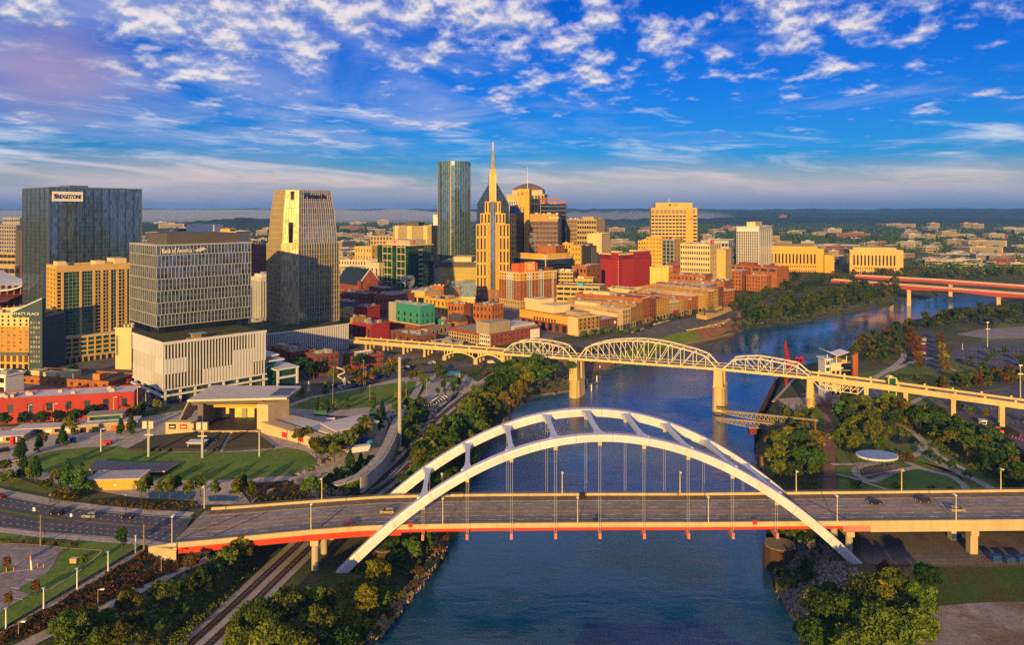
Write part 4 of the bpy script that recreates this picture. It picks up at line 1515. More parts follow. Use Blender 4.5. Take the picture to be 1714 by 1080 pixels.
# stepped glass tower with its finned podium
def stepped_tower():
 D0=580.0
 k=D0/F
 X0=(504-CX)*k
 e=empty('office_tower',(X0,D0,0),label='stepped silver glass tower with a gold sheen, tapering in four tiers above a finned podium',cat='building')
 a=Vector(((440-CX)*512/F,512,0))-Vector((X0,D0,0))
 c=Vector(((582-CX)*562/F,562,0))-Vector((X0,D0,0))
 u=(c-a).normalized()
 v=Vector((-u.y,u.x,0))
 q=[a,c,c+v*60,a+v*60]
 MB().prism([p.xy for p in q],-6,18.0).build('podium_wall',mat('podium_navy',(.05,.055,.075),.5),e)
 n=44
 for i in range(n+1):
  p=a.lerp(c,i/n)
  w=MB().prism([(p+u*s+v*t).xy for s,t in((-.35,-.7),(.35,-.7),(.35,.01),(-.35,.01))],-2,18.6)
  w.build('fin_panel',WHITEP,e)
 MB().prism([p.xy for p in(a-v*.9,c-v*.9+u*.4,c+v*0.2+u*.4,a+v*.2)],18.0,18.8).build('podium_coping',WHITEP,e)
 MB().prism([p.xy for p in(a+v*.3,c+v*.3,c+v*59,a+v*59)],18.02,18.3).build('roof_garden',GREENR,e)
 base=[(-27.5,3),(-9.5,-19.5),(3.5,-19.5),(28,6),(12,26),(-12,26)]
 zz=lambda y:H-(y-YH)*(D0-14)/F
 tiers=[(17.5,zz(408),1.0,1.0),(zz(408),zz(380),.945,.91),(zz(380),zz(348),.905,.855),(zz(348),zz(318),.845,.77)]
 for ti,(z0,z1,s0,s1)in enumerate(tiers):
  ring=lambda s,z:[(x*s,y*s,z)for x,y in base]
  t=MB().loft([ring(s0,z0),ring(s1,z1)])
  t.m[1]=1
  tier=t.build('glass_tier',[GL_PIN,GL_GOLD],e)
  m=MB()
  nf=len(base)
  for i in range(3):
   (xa,ya),(xb,yb)=base[i],base[(i+1)%nf]
   nn=Vector((yb-ya,xa-xb,0)).normalized()*.22
   cnt=(14,6,16)[i]
   for j in range(cnt+1):
    f_=j/cnt
    x,y=xa+(xb-xa)*f_,ya+(yb-ya)*f_
    m.beam(Vector((x*s0,y*s0,z0))+nn,Vector((x*s1,y*s1,z1))+nn,(.2 if j%2 else .34),.35,up=(nn.x,nn.y,0))
   rows=max(2,int((z1-z0)/3.9))
   for j in range(rows+1):
    f_=j/rows
    s=s0+(s1-s0)*f_
    z=z0+(z1-z0)*f_
    m.beam(Vector((xa*s,ya*s,z))+nn*.5,Vector((xb*s,yb*s,z))+nn*.5,.12,.22)
  m.build('mullion_grid',mat('sunlit_gold_mullion',(.50,.41,.22),.5,var=.08),tier)  # gold of the low sun put into the mullion colour
  MB().loft([ring(s1*.99,z1-.2),ring(s1*.99,z1+.25)]).build('tier_roof',ROOFG,e)
 zt=tiers[3]
 for zc0,zc1,s in((zz(335),zz(320),.80),(zz(406),zz(372),.95)):
  MB().box(-4.2*s,-19.5*s-.55,zc0,-1.2*s,-19.5*s+.5,zc1).build('recess',GL_NAVY,e)
 s0,s1,z0,z1=.845,.77,zt[0],zt[1]
 zb=z0+(z1-z0)*.50
 s=s0+(s1-s0)*.62
 pa,pb_=Vector((3.5*s,-19.5*s,0)),Vector((28*s,6*s,0))
 d=(pb_-pa).normalized()
 nn=Vector((d.y,-d.x,0))
 o=pa.lerp(pb_,.14)+nn*.75
 text_part('Pinnacle',e,SIGNB,(o.x,o.y,zb+.6),d,5.6,.5,width=(pb_-pa).length*.66)
 MB().prism([(o+d*x+nn*y).xy for x,y in((-1.0,.1),(3.2,.1),(3.2,.5),(-1.0,.5))],[zb+3.4]*4,[zb+4.6,zb+5.2,zb+5.2,zb+4.6]).build('sign_emblem',mat('sign_blue',(.02,.2,.4),.5),e)
stepped_tower()
# the tower with two glass ears and a mast
def eared_tower():
 D0=850.0
 k=D0/F
 zz=lambda y:H-(y-YH)*k
 e=empty('skyscraper',((825-CX)*k,D0,0),label='golden stone skyscraper with pointed dark glass ears and a tall central spire',cat='building')
 hw=19.0
 b=Bld.__new__(Bld)
 b.e,b.D,b.w,b.d,b.h,b.nwin,b.rest,b.rng=e,D0,38.0,38.0,zz(375),0,{},random.Random(2)
 b.pt=lambda face,a,z,d:(a,-d,z)
 MB().box(-hw,0,-2,hw,38,zz(376)).build('shaft',DARKW,e)
 b.grid('R',5,1,.5,.8,GRANITE,-2,4,-hw,hw,.8,name='base_wall',pane=DARKW)
 b.grid('R',6,1,.26,.62,GRANITE,4,13.6,-hw,hw,.8,name='base_wall',pane=WIN_PALE)
 rows=5
 for sx in(-1,1):
  a,c=sorted((sx*hw,sx*3.0))
  b.grid('R',4,rows,.46,.86,YELLOWW,13.6,zz(375),a,c,.7,name='wall',pane=DARKW)
  b.grid('R',9,26,.5,.6,YELLOWW,13.6,zz(375),*sorted((sx*3.0,sx*6.6)),.9,name='wall',pane=None)
  a,c=sorted((sx*14.3,sx*2.5))
  MB().box(a,.6,zz(375)-1,c,36,zz(357)).build('step',YELLOWW,e)
  b.grid('R',3,1,.45,.8,YELLOWW,zz(375),zz(357),a,c,-.2+.5,name='wall',pane=DARKW)
  a,c=sorted((sx*9.2,sx*2.0))
  MB().box(a,.8,zz(357)-1,c,34,zz(337)).build('step',YELLOWW,e)
  b.grid('R',2,1,.42,.8,YELLOWW,zz(357),zz(337),a,c,.3,name='wall',pane=DARKW)
  MB().box(*sorted((sx*2.4,sx*3.9))[:1],-.5,zz(337),sorted((sx*2.4,sx*3.9))[1],3,zz(292)).build('mast_buttress',CREAMW,e)
 MB().box(-2.9,-.3,-1,2.9,.4,zz(337)-.5).build('glass_strip',GL_SKY,e)
 for x in(-2.4,-.8,.8,2.4):
  MB().box(x-.12,-.6,13,x+.12,-.28,zz(337)-.5).build('mullion',MULLW,e)
 MB().box(-3.2,0,zz(337)-2,3.2,6,zz(283)).build('mast_base',YELLOWW,e)
 for x in(-1.3,1.3):
  MB().box(x-.35,-.25,zz(335),x+.35,.02,zz(286)).build('light_strip',CREAMW,e)
 m=MB()
 m.loft([[(x*r,3+y*r,z)for x,y in((-1,-1),(1,-1),(1,1),(-1,1))]for r,z in((2.2,zz(283)),(1.45,zz(262)),(.75,zz(248)),(.3,zz(240)),(.1,zz(234)))])
 m.build('spire',mat('bronze_lattice',(.30,.23,.15),.6,var=.3,scale=1.5),e)
 for sx in(-1,1):
  MB().beam((sx*.9,2,zz(262)),(sx*.5,2.6,zz(238)),.3,.3).build('spire_rib',SIGNW,e)
 gl=MB()
 prof=[(-hw+.4,zz(376)),(hw-.4,zz(376)),(hw-.9,zz(341)),(4.3,zz(306)),(3.2,zz(303)),(-3.2,zz(303)),(-4.3,zz(306)),(-hw+.9,zz(341))]
 n=len(prof)
 vs=[(x,5.0,z)for x,z in prof]+[(x,33.0,z)for x,z in prof]
 gl.add(vs,[tuple(range(n)),tuple(range(2*n-1,n-1,-1))]+[(i,n+i,n+(i+1)%n,(i+1)%n)for i in range(n)])
 gl.build('glass_ears',GL_BATS,e)
 st=MB()
 for j in range(14):
  z=zz(374)+j*3.9
  t=max(0,(z-zz(341))/(zz(306)-zz(341)))
  x=(hw-.9)+(4.3-hw+.9)*t
  if x>4:
   st.beam((-x,4.93,z),(x,4.93,z),.16,.3)
 st.build('gable_lines',mat('slate_line',(.02,.045,.085),.5),e)
 MB().beam((-4.6,4.8,zz(318)),(-4.6,4.8,zz(293)),.9,.9).build('pinnacle',DKGREY,e)
 b.done()
eared_tower()
# rounded pale-blue glass tower
def blue_tower():
 D0=1050.0
 k=D0/F
 zt=H-(272-YH)*k
 e=empty('apartment_tower',((760-CX)*k,D0,0),label='tall slim rounded blue glass tower left of the spired skyscraper',cat='building')
 r=22.6
 prof=[(-r,6),(-r,-2)]+[(-r+4,-9),(-3.5,-15)]+[(2,-15.5),(9,-14),(15,-10),(19.5,-4),(r,4),(r,12),(10,20),(-12,20)]
 MB().prism(prof,-2,zt).build('glass_curtain_wall',GL_SKY,e)
 m=MB()
 for i in range(len(prof)-3):
  (xa,ya),(xb,yb)=prof[i],prof[i+1]
  ln=math.hypot(xb-xa,yb-ya)
  c=max(1,int(ln/3.2))
  nn=Vector((yb-ya,xa-xb,0)).normalized()*.12
  for j in range(c):
   x,y=xa+(xb-xa)*j/c,ya+(yb-ya)*j/c
   m.beam(Vector((x,y,0))+nn,Vector((x,y,zt))+nn,.28,.3,up=(1,0,0))
  for j in range(48):
   z=zt*j/48
   m.beam(Vector((xa,ya,z))+nn*.6,Vector((xb,yb,z))+nn*.6,.2,.28)
 m.build('mullion_grid',mat('blue_mullion',(.09,.12,.15),.4,metal=.4),e)
 MB().box(-4.6,-16.2,0,-2.6,-14,zt).build('corner_strip',mat('bronze_strip',(.32,.25,.13),.5,var=.4,scale=.4),e)
 MB().box(-r+3.2,-11.2,0,-r+4.6,-7,zt).build('corner_strip',DKGREY,e)
 MB().prism([(x*1.01,y*1.01)for x,y in prof],zt-5,zt+1).build('crown_band',mat('crown_blue',(.06,.16,.3),.3,metal=.3),e)
 MB().prism([(x*.9,y*.9)for x,y in prof],zt+1,zt+1.4).build('roof',ROOFG,e)
blue_tower()
# downtown buildings
# behind and around the tall towers
h=house('hotel_block','white flat hotel roof and penthouse showing above the bank block',395,800,80,266,None,389,CREAMW,None,None,ROOFW,D=True,wd=30)
h.grid('L',22,6,.8,.5,CREAMW,h.h-26,h.h-2,proud=.4,pane=GL_BLUE)
h.block(.1,.30,.7,.66,h.h,h.h+8,WHITEP)
h.block(.1,.10,.5,.22,h.h,h.h+3.6,YELLOWW)
h.block(.1,.70,.5,.78,h.h,h.h+3.6,DKGREY)
h.done()
house('brick_office','plain plum brick block between the bank block and the stepped tower',452,900,48,415,470,412,BR_PURP,(8,8,.4,.4),(8,8,.4,.4),ROOFG,D=True)
h=house('grey_tower','grey stone block with tall narrow window slots beside the stepped tower',436,690,45,421,470,466,mat('pale_grey_stone',(.5,.5,.5),.8),(8,1,.4,.86),(6,1,.4,.86),ROOFG,D=True)
h.block(.1,.1,.9,.9,h.h,h.h+3.4,WHITEP)
h.block(.3,.3,.7,.7,h.h+3.4,h.h+5,GREYW)
house('low_block','low grey block at the foot of the grey slotted tower',441,625,45,421,480,540,GREYW,(6,2,.5,.5),(6,2,.5,.5),mat('blue_slate',(.04,.06,.12),.7),D=True)
h=house('red_fin_tower','charcoal slab tower with a red edge at the far left',37,950,60,26,42,387,DKGREY,None,None,ROOFG,D=True)
h.slab('R',-.5,h.w+.5,12,h.h+1,.6,REDW,'red_edge')
house('hotel_block','pale hotel slab with a window grid at the far left horizon',27,1250,70,-20,40,378,mat('hazy_shade_wall',(.30,.27,.28),.85),(4,12,.5,.5),(12,12,.6,.45),ROOFG,D=True)  # shade and lilac haze put into the wall colour
house('office_block','grey office block behind the pale hotel slab, far left',33,1500,70,4,40,365,GREYW,(4,9,.6,.4),(9,9,.7,.4),ROOFG,D=True)
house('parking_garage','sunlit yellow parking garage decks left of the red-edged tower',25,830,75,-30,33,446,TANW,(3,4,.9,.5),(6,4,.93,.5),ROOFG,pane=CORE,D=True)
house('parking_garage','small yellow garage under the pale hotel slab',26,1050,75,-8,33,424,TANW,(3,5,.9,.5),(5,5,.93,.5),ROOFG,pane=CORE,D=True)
e=empty('arena',((-10-CX)*700/F,700,0),label='arena with a swooping white roof at the far left edge',cat='building')
rings=[]
for i in range(25):
 x=-14+i*2.0
 z=44-7*math.sin((i-2)/24*3.1)-i*.08
 rings.append([(x,-12,z-6.5),(x,30,z-.5),(x,30,z),(x,-12,z-5.5)])
MB().loft(rings).build('roof',WHITEP,e,smooth=False)
MB().box(-14,-4,-2,33,28,31).build('wall',DKGREY,e)
for i in range(8):
 MB().box(-13+i*6.2,-9,-2,-12+i*6.2,-3.8,34).build('pier',BR_ORANGE,e)
MB().hexa([(-14,-30,18),(33,-30,22),(33,-6,26),(-14,-6,26),(-14,-30,19),(33,-30,23),(33,-6,27),(-14,-6,27)]).build('lower_roof',mat('maroon_roof',(.14,.03,.03),.7),e)
def gabled_hall():
 th=R(42)
 D0=790.0
 X0=(601-CX)*D0/F
 e=empty('gabled_hall',(X0,D0,0),0,'red brick gabled hall with a steep navy roof','building')
 u,v=Vector((math.cos(th),math.sin(th),0)),Vector((-math.sin(th),math.cos(th),0))
 w,d,ze,za=27.0,50.0,25.0,40.5
 q=lambda a,c,z:u*a+v*c+Vector((0,0,z))
 m=MB()
 m.add([q(0,0,-2),q(w,0,-2),q(w,0,ze),q(w/2,0,za),q(0,0,ze),q(0,d,-2),q(w,d,-2),q(w,d,ze),q(w/2,d,za),q(0,d,ze)],
[(0,1,2,3,4),(9,8,7,6,5),(0,4,9,5),(1,6,7,2),(2,7,8,3),(4,3,8,9)])
 m.build('wall',BR_RED,e)
 rf=mat('navy_roof',(.012,.028,.05),.7,var=.15,scale=.4)
 for a0,a1 in((-.8,w/2),(w+.8,w/2)):
  z0=ze-.8
  m=MB().hexa([q(a0,0.8,z0),q(a1,0.8,za+.1),q(a1,d-.6,za+.1),q(a0,d-.6,z0),q(a0,.8,z0+.5),q(a1,.8,za+.6),q(a1,d-.6,za+.6),q(a0,d-.6,z0+.5)])
  m.build('roof',rf,e)
 for a0,a1 in((-.9,w/2),(w+.9,w/2)):
  MB().beam(q(a0,-.1,ze-.2),q(a1,-.1,za+.8),1.2,.7).build('gable_coping',WHITEP,e)
 for i in range(7):
  c=4+i*6.2
  MB().hexa([q(-.3,c,8),q(.2,c,8),q(.2,c+2.6,8),q(-.3,c+2.6,8),q(-.3,c,18),q(.2,c,18),q(.2,c+2.6,18),q(-.3,c+2.6,18)]).build('window',WIN_PALE,e)
 m=MB().hexa([q(-3,-9,-2),q(w+4,-9,-2),q(w+4,0,-2),q(-3,0,-2),q(-3,-9,21),q(w+4,-9,21),q(w+4,0,21),q(-3,0,21)])
 m.build('front_wing',BR_RED,e)
 for a in(-1,w+1):
  MB().hexa([q(a,-1.5,0),q(a+3,-1.5,0),q(a+3,1.5,0),q(a,1.5,0),q(a,-1.5,29),q(a+3,-1.5,29),q(a+3,1.5,29),q(a,1.5,29)]).build('turret',BR_RED,e)
gabled_hall()
house('court_house','long pale stone office block behind the navy-roofed hall',636,1000,70,562,650,437,mat('pale_stone',(.56,.49,.38),.85),(4,5,.4,.6),(16,5,.4,.6),ROOFG,D=True)
house('stone_block','stepped tan stone block behind the long pale stone block',622,1090,60,594,650,414,BEIGE2,(4,5,.3,.4),(6,5,.3,.4),TANW,D=True)
house('stone_office','beige stone office with dark square windows left of the green glass block',662,1150,60,620,700,396,TANW,(5,9,.5,.5),(8,9,.5,.5),ROOFG,D=True)
house('church','pale stone church tower with pointed windows beside the green glass block',634,900,55,613,650,441,mat('pale_stone',(.56,.49,.38),.85),(3,1,.3,.7),(3,1,.3,.7),ROOFG,D=True,units=0)
house('low_block','grey stone block at the foot of the pale church tower',612,900,55,566,640,452,GREYW,(8,3,.4,.5),(8,3,.4,.5),ROOFG,D=True)
b=Bld('office_block','bottle green glass office block with cream floor bands and orange logos',687,880,52,632,725,411,D=True)
b.core(GL_GREEN,name='glass_curtain_wall')
for f,n in(('L',15),('R',12)):
 b.grid(f,n,16,.9,.94,MULLD,proud=.15,name='mullion_grid')
for a0,a1 in((.15,.40),(.55,.83)):
 b.bands('L',6,.10,CREAMW,10,b.h-2,a0*b.d,a1*b.d,.6,sill=.95)
 for f in(a0,(a0+a1)/2,a1):
  b.slab('L',f*b.d-.2,f*b.d+.2,8,b.h,.5,CREAMW,'pier')
b.bands('R',9,.28,CREAMW,8,b.h-3,.34*b.w,.52*b.w,.8)
for i in range(5):
 b.slab('R',(.58+i*.075)*b.w,(.60+i*.075)*b.w,b.h*.68,b.h-1,.7,MULL,'fin')
b.slab('L',-.3,b.d,b.h-.5,b.h+.8,.6,CREAMW,'parapet')
b.slab('R',-.6,b.w,b.h-.5,b.h+.8,.6,CREAMW,'parapet')
b.roof(ROOFG)
MB().box(b.w*.05,b.d*.05,b.h,b.w*.75,b.d*.75,b.h+6).build('plant_screen',mat('tan_screen',(.48,.38,.3),.7),b.e)
for(x,y,dx_)in((b.w*.05-.4,b.d*.5,0),(b.w*.05+6,b.d*.05-.4,1)):
 c=Vector((x,y,b.h+4))
 MB().cyl(c,c+(Vector((0,-.3,0))if dx_ else Vector((-.3,0,0))),1.9,n=16).build('round_logo',mat('sign_orange',(.8,.12,.02),.5),b.e)
 text_part('SunTrust',b.e,SIGNW,c+(Vector((2.6,-.1,-1))if dx_ else Vector((-.1,-2.6,-1))),(1,0,0)if dx_ else(0,-1,0),2.4,.2)
b.done()
b=house('hotel_tower','brown hotel slab with three golden window strips behind the green glass block',722,1100,78,658,734,379,mat('brown_stucco',(.33,.25,.14),.85),(3,10,.3,.4),None,ROOFG,D=True)
b.grid('L',18,12,.34,.42,mat('brown_stucco',(.33,.25,.14),.85),pane=WIN_PALE,proud=.3)
for a0,a1 in((.10,.2),(.50,.62),(.86,.95)):
 b.grid('L',2,12,.7,.7,CREAMW,0,b.h+.4,a0*b.d,a1*b.d,.9,name='bright_strip',pane=mat('gold_lit_pane',(.7,.52,.2),.4))  # lit look of these strips put into cream and gold colours
b.block(.1,.35,.9,.68,b.h,b.h+6,DKGREY)
b.done()
b=house('white_slab','narrow white slab building left of the rounded blue tower',736,1230,80,725,745,360,WHITEP,(3,16,.9,.5),None,ROOFG,D=True)
b.slab('L',.2,4,b.h-4,b.h-.6,.3,SIGNR,'red_sign')
b=house('office_block','long olive stone block with a dark cornice at the foot of the blue tower',801,905,84,735,812,440,mat('olive_stone',(.46,.36,.12),.85),None,(17,8,.72,.34),ROOFG,D=True,units=2,pane=mat('olive_panel',(.4,.32,.11),.6))
b.slab('L',-.5,b.d+.5,b.h-5.5,b.h+1,.8,DKGREY,'cornice')
b.grid('L',16,1,.4,.4,DKGREY,b.h-5.4,b.h+.9,proud=1.1,name='cornice_openings',pane=WIN_PALE)
b.block(.1,.2,.8,.7,b.h,b.h+6.5,CREAMW)
text_part('RENAISSANCE',b.e,SIGNB,(-.45,b.d*.34,b.h-22),(0,-1,0),2.6,.2,name='sign_lettering')
b.done()
house('white_block','plain white end wall beside the olive stone block',736,955,60,728,742,452,WHITEP,None,None,ROOFG,D=True)
e=empty('glass_pavilion',((776-CX)*790/F,790,0),label='pale teal sloping glass pavilion in front of the spired skyscraper',cat='building')
MB().hexa([(-13,0,12),(12,0,12),(12,12,12),(-13,12,12),(-13,6,28),(12,6,28),(12,12,28),(-13,12,28)]).build('sloping_glass',glass('pale_teal_glass',(.28,.36,.3),.12,(2,2,2),.2,.5),e)
MB().box(-13.4,-.6,10.6,12.4,12,12).build('ledge',mat('lemon_band',(.75,.66,.3),.7),e)
for i in range(6):
 MB().box(-12+i*4,.2,0,-9+i*4,1,10.6).build('window',mat('amber_glass',(.6,.45,.12),.3),e)
MB().box(-13,1,-2,12,12,10.6).build('wall',BEIGE2,e)
e=empty('gable_house',((752-CX)*770/F,770,0),R(20),label='small dark gabled brick house left of the teal pavilion',cat='building')
MB().prism([(-5,0),(5,0),(5,10),(-5,10)],-2,17).build('wall',BR_RED,e)
MB().add([(-6,-.5,17),(6,-.5,17),(0,-.5,29),(-6,10.5,17),(6,10.5,17),(0,10.5,29)],[(0,1,2),(5,4,3),(0,2,5,3),(1,4,5,2),(0,3,4,1)]).build('roof',mat('navy_roof',(.012,.028,.05),.7),e)
MB().box(-1,4,26,1,6,32).build('chimney',BR_DARK,e)
# right of the spired tower
b=house('office_tower','dark glass tower with a sloping navy roof beside the spired skyscraper',864,980,60,853,877,357,GL_NAVY,None,None,ROOFG,D=True)
b.grid('L',3,14,.4,.7,YELLOWW,0,b.h,proud=.6,pane=GL_TEAL)
b.grid('R',4,1,.7,.9,MULLD,0,b.h,proud=.4,name='pier_grid')
MB().hexa([(0,0,b.h),(b.w,0,b.h-8),(b.w,b.d,b.h),(0,b.d,b.h),(1,3,b.h+10),(b.w-4,6,b.h+9),(b.w-4,b.d,b.h+10),(1,b.d,b.h+10)]).build('sloping_roof',mat('navy_glass_roof',(.02,.05,.14),.3,metal=.3),b.e)
b.done()
b=Bld('office_slab','narrow golden slab tower with letters on its crown and a mast',886,1100,82,866,890,322,D=True)
b.core(YELLOWW)
b.grid('L',2,1,.3,.9,YELLOWW,0,b.h-16,6,b.d-2,.4,pane=mat('brown_louvre',(.12,.06,.03),.7))
b.block(0,0,1,1,b.h,b.h+5,YELLOWW,'crown')
text_part('L & C',b.e,SIGNB,(-.05,b.d-.8,b.h-3.8),(0,-1,0),6.5,.5,width=15.5)
MB().box(-2,b.d-1,b.h-18,4,b.d+5,b.h-16.6).build('lookout_deck',CREAMW,b.e)
MB().box(-1.4,b.d-.6,b.h-20.5,4,b.d+4.5,b.h-18).build('lookout_windows',DARKW,b.e)
MB().box(-.5,b.d,-2,4,b.d+6.5,b.h-20.5).build('stair_tower',YELLOWW,b.e)
MB().cyl((3,3,b.h+5),(3,3,b.h+38),.45,.12,6).build('mast',SIGNW,b.e)
b.done()
b=Bld('office_tower','stone tower with tall windows and a low pyramid roof behind the golden slab',911,1190,80,848,None,326,wd=40,D=True)
b.core(BEIGE2)
b.grid('L',6,9,.62,.84,BEIGE2,0,b.h,0,b.d*.52,.5,pane=GL_GREY)
b.grid('L',8,9,.4,.6,mat('pink_grey_stone',(.5,.43,.4),.85),0,b.h-8,b.d*.52,b.d,.5,pane=GL_GREY)
b.roof(ROOFG,1,BEIGE2)
MB().prism([(b.w*x,b.d*y)for x,y in((.1,.06),(.9,.06),(.9,.86),(.1,.86))],b.h,b.h+8).build('upper_storey',mat('pink_grey_stone',(.5,.43,.4),.85),b.e)
MB().loft([[(b.w*(.5+x*r),b.d*(.46+y*r),z)for x,y in((-1,-1),(1,-1),(1,1),(-1,1))]for r,z in((.42,b.h+8),(.30,b.h+13.5),(.12,b.h+18),(.02,b.h+19))]).build('pyramid_roof',mat('bronze_roof',(.16,.12,.11),.5,metal=.3),b.e)
b.done()
b=house('office_tower','brown ribbed office block with a white word sign on its top band',934,1000,83,887,940,359,BROWNW,None,None,ROOFG,D=True)
b.grid('L',20,14,.6,.66,mat('brown_rib',(.24,.155,.11),.8),0,b.h-9,proud=.6,name='rib_grid',pane=DARKW)
b.slab('L',0,b.d,b.h-9,b.h+.5,.8,mat('gold_brown_band',(.42,.27,.08),.7),'top_band')
text_part('Source',b.e,SIGNW,(-.8,12,b.h-5.5),(0,-1,0),4.8,.4)
b.done()
b=house('office_tower','navy glass tower with a rust red roof truss behind the ribbed brown block',947,1120,83,905,950,342,GL_NAVY,None,None,ROOFG,D=True)
b.bands('L',18,.14,mat('blue_line',(.05,.11,.28),.4),0,b.h,0,b.d,.3)
m=MB()
for i in range(7):
 y=b.d*(i/6)
 m.beam((0,y,b.h),(0,y,b.h+9-7*max(0,1-i/2)),.8,.8)
 if i<6:
  y2=b.d*((i+1)/6)
  z1,z2=b.h+9-7*max(0,1-i/2),b.h+9-7*max(0,1-(i+1)/2)
  m.beam((0,y,z1),(0,y2,z2),.9,.9)
  m.beam((0,y,b.h+.5),(0,y2,z2),.7,.7)
  m.beam((0,y2,b.h+.5),(0,y,z1),.7,.7)
  m.beam((12,y,z1),(12,y2,z2),.9,.9)
  m.beam((0,y,z1),(12,y,z1),.7,.7)
m.build('roof_truss',mat('rust_truss',(.36,.12,.05),.7),b.e)
b.done()
house('office_block','brown stepped office block right of the navy tower',967,1120,75,948,972,368,BROWNW,None,(8,14,.5,.4),ROOFG,D=True)
b=house('office_block','tan office block with dark square windows and a small penthouse right of the navy tower',998,1080,62,966,1012,368,TANW,(2,12,.2,.3),(8,12,.74,.5),ROOFG,D=True)
b.block(.15,.2,.85,.8,b.h,b.h+4.5,TANW)
b.done()
house('pale_block','blank pale stone block in front of the tan square-windowed block',1007,1010,66,983,1021,392,CREAMW,None,None,ROOFW,D=True)
house('hotel_block','yellow stone block with small square windows left of the dark glass block',960,945,70,942,962,408,YELLOWW,None,(4,8,.4,.45),ROOFG,D=True)
house('hotel_block','slim yellow block with small dark windows beside the dark glass block',972,935,60,957,975,413,YELLOWW,(2,9,.4,.45),(3,9,.35,.45),ROOFG,D=True)
b=house('glass_block','dark blue glass block with a round plant room, above the garage decks',990,930,55,971,998,413,GL_NAVY,None,None,ROOFG,D=True)
b.fins('L',7,.3,.5,MULL)
b.fins('R',5,.3,.5,MULL)
b.block(.2,.2,.8,.8,b.h,b.h+4,DKGREY)
b.done()
house('grey_block','grey stone block right of the dark glass block',1013,1050,65,996,1018,411,GREYW,(2,8,.3,.4),(4,8,.4,.45),ROOFG,D=True)
house('orange_block','orange brick block with a lit end wall below the ribbed brown block',930,900,60,900,945,413,BR_ORANGE,(3,4,.3,.4),None,ROOFG,D=True)
b=Bld('glass_office','navy glass block with a yellow crown and round emblems behind the orange brick hotel',913,880,45,860,958,434,D=True)
b.core(GL_NAVY,name='glass_curtain_wall')
for f in 'RL':
 b.bands(f,12,.12,mat('blue_line',(.05,.11,.28),.4),0,b.h,d=.25)
 b.slab(f,-.5,b.span(f),b.h-.6,b.h+.5,.6,CREAMW,'parapet')
b.slab('R',-.6,.5,0,b.h,.7,CREAMW,'corner_pier')
b.roof(ROOFG)
for f in 'RL':
 b.slab(f,b.span(f)*.12,b.span(f)*.98,b.h,b.h+6,-2.0,YELLOWW,'crown_wall',d0=-4)
MB().box(.5,.5,b.h,b.w*.12,b.d*.12,b.h+5).build('crown_wall',CREAMW,b.e)
for f,a in(('R',.88),('L',.9)):
 c,n_=Vector(b.pt(f,b.span(f)*a,b.h+3,-2.0)),Vector(b.pt(f,b.span(f)*a,b.h+3,-1.7))
 MB().cyl(c,n_,2.1,n=18).build('round_emblem',SIGNB,b.e)
 MB().cyl(n_,n_+(n_-c)*.3,1.6,n=18).build('round_emblem',YELLOWW,b.e)
b.done()
# orange brick hotel and the garages
b=Bld('brick_hotel','large orange brick hotel with white window strips and a flame coloured sign block',870,518,41,836,931,458)
b.core(DARKW,name='glazing')
zb,zt=9,b.h*.80
for f,secs in(('L',[(0,.30,'b'),(.30,.62,'w'),(.62,1,'b')]),('R',[(0,.08,'b'),(.08,.19,'b'),(.19,.31,'w'),(.31,.50,'b'),(.50,.64,'w'),(.64,.86,'b'),(.86,.92,'w'),(.92,1,'b')])):
 L_=b.span(f)
 for a,c,k in secs:
  n=max(1,round((c-a)*L_/4.2))
  if k=='b':
   b.grid(f,n,9,.42,.55,BR_ORANGE,zb,zt,a*L_,c*L_,.6,pane=DARKW)
  else:
   b.grid(f,max(2,n),9,.74,.8,WHITEP,zb,zt,a*L_,c*L_,.5,name='white_strip',pane=GL_GREY)
  b.grid(f,n,2,.4,.5,YELLOWW if k=='b' else WHITEP,zt,b.h,a*L_,c*L_,.75,name='top_wall',pane=DARKW)
 b.grid(f,round(L_/3.6),2,.45,.5,TANW,-2,zb,0,L_,.8,name='base_wall',pane=DARKW)
 b.slab(f,-.8,L_,zb-.4,zb,1.0,CREAMW,'string_course')
 b.slab(f,-.8,L_,zt-.2,zt+.3,.95,CREAMW,'string_course')
 b.slab(f,-.9,L_+.2,b.h-.3,b.h+1.0,1.2,CREAMW,'cornice')
b.roof(ROOFG,units=5)
flame=mat('flame_orange',(.62,.12,.02),.7,var=.06)
MB().box(b.w*.08,b.d*.25,b.h,b.w*.62,b.d*.55,b.h+9.5).build('sign_block',flame,b.e)
sb=MB().box(b.w*.27,b.d*.19,b.h,b.w*.52,b.d*.25,b.h+11).build('sign_block',mat('amber_sign',(.75,.3,.05),.7,var=.06),b.e)
text_part('DOWN',sb,SIGNW,(b.w*.315,b.d*.19,b.h+6.6),(1,0,0),3.0,.3,width=b.w*.13)
text_part('TOWN',sb,SIGNW,(b.w*.295,b.d*.19,b.h+3.0),(1,0,0),3.6,.3,width=b.w*.2)
MB().box(b.w*.86,b.d*.1,b.h,b.w*.97,b.d*.35,b.h+4).build('plant_room',BR_RED,b.e)
b.done()
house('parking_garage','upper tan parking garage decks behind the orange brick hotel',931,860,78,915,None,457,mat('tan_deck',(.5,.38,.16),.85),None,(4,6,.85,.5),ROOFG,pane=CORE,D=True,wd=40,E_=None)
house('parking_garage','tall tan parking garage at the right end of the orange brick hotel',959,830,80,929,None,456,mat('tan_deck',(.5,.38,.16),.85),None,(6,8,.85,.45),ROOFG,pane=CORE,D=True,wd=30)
b=house('parking_garage','wide tan parking garage with a turquoise box on its top deck',1003,755,72,932,1012,481,mat('tan_deck',(.5,.38,.16),.85),(3,5,.8,.45),(6,5,.86,.48),mat('deck_grey',(.33,.3,.26),.9),pane=CORE,D=True,units=0)
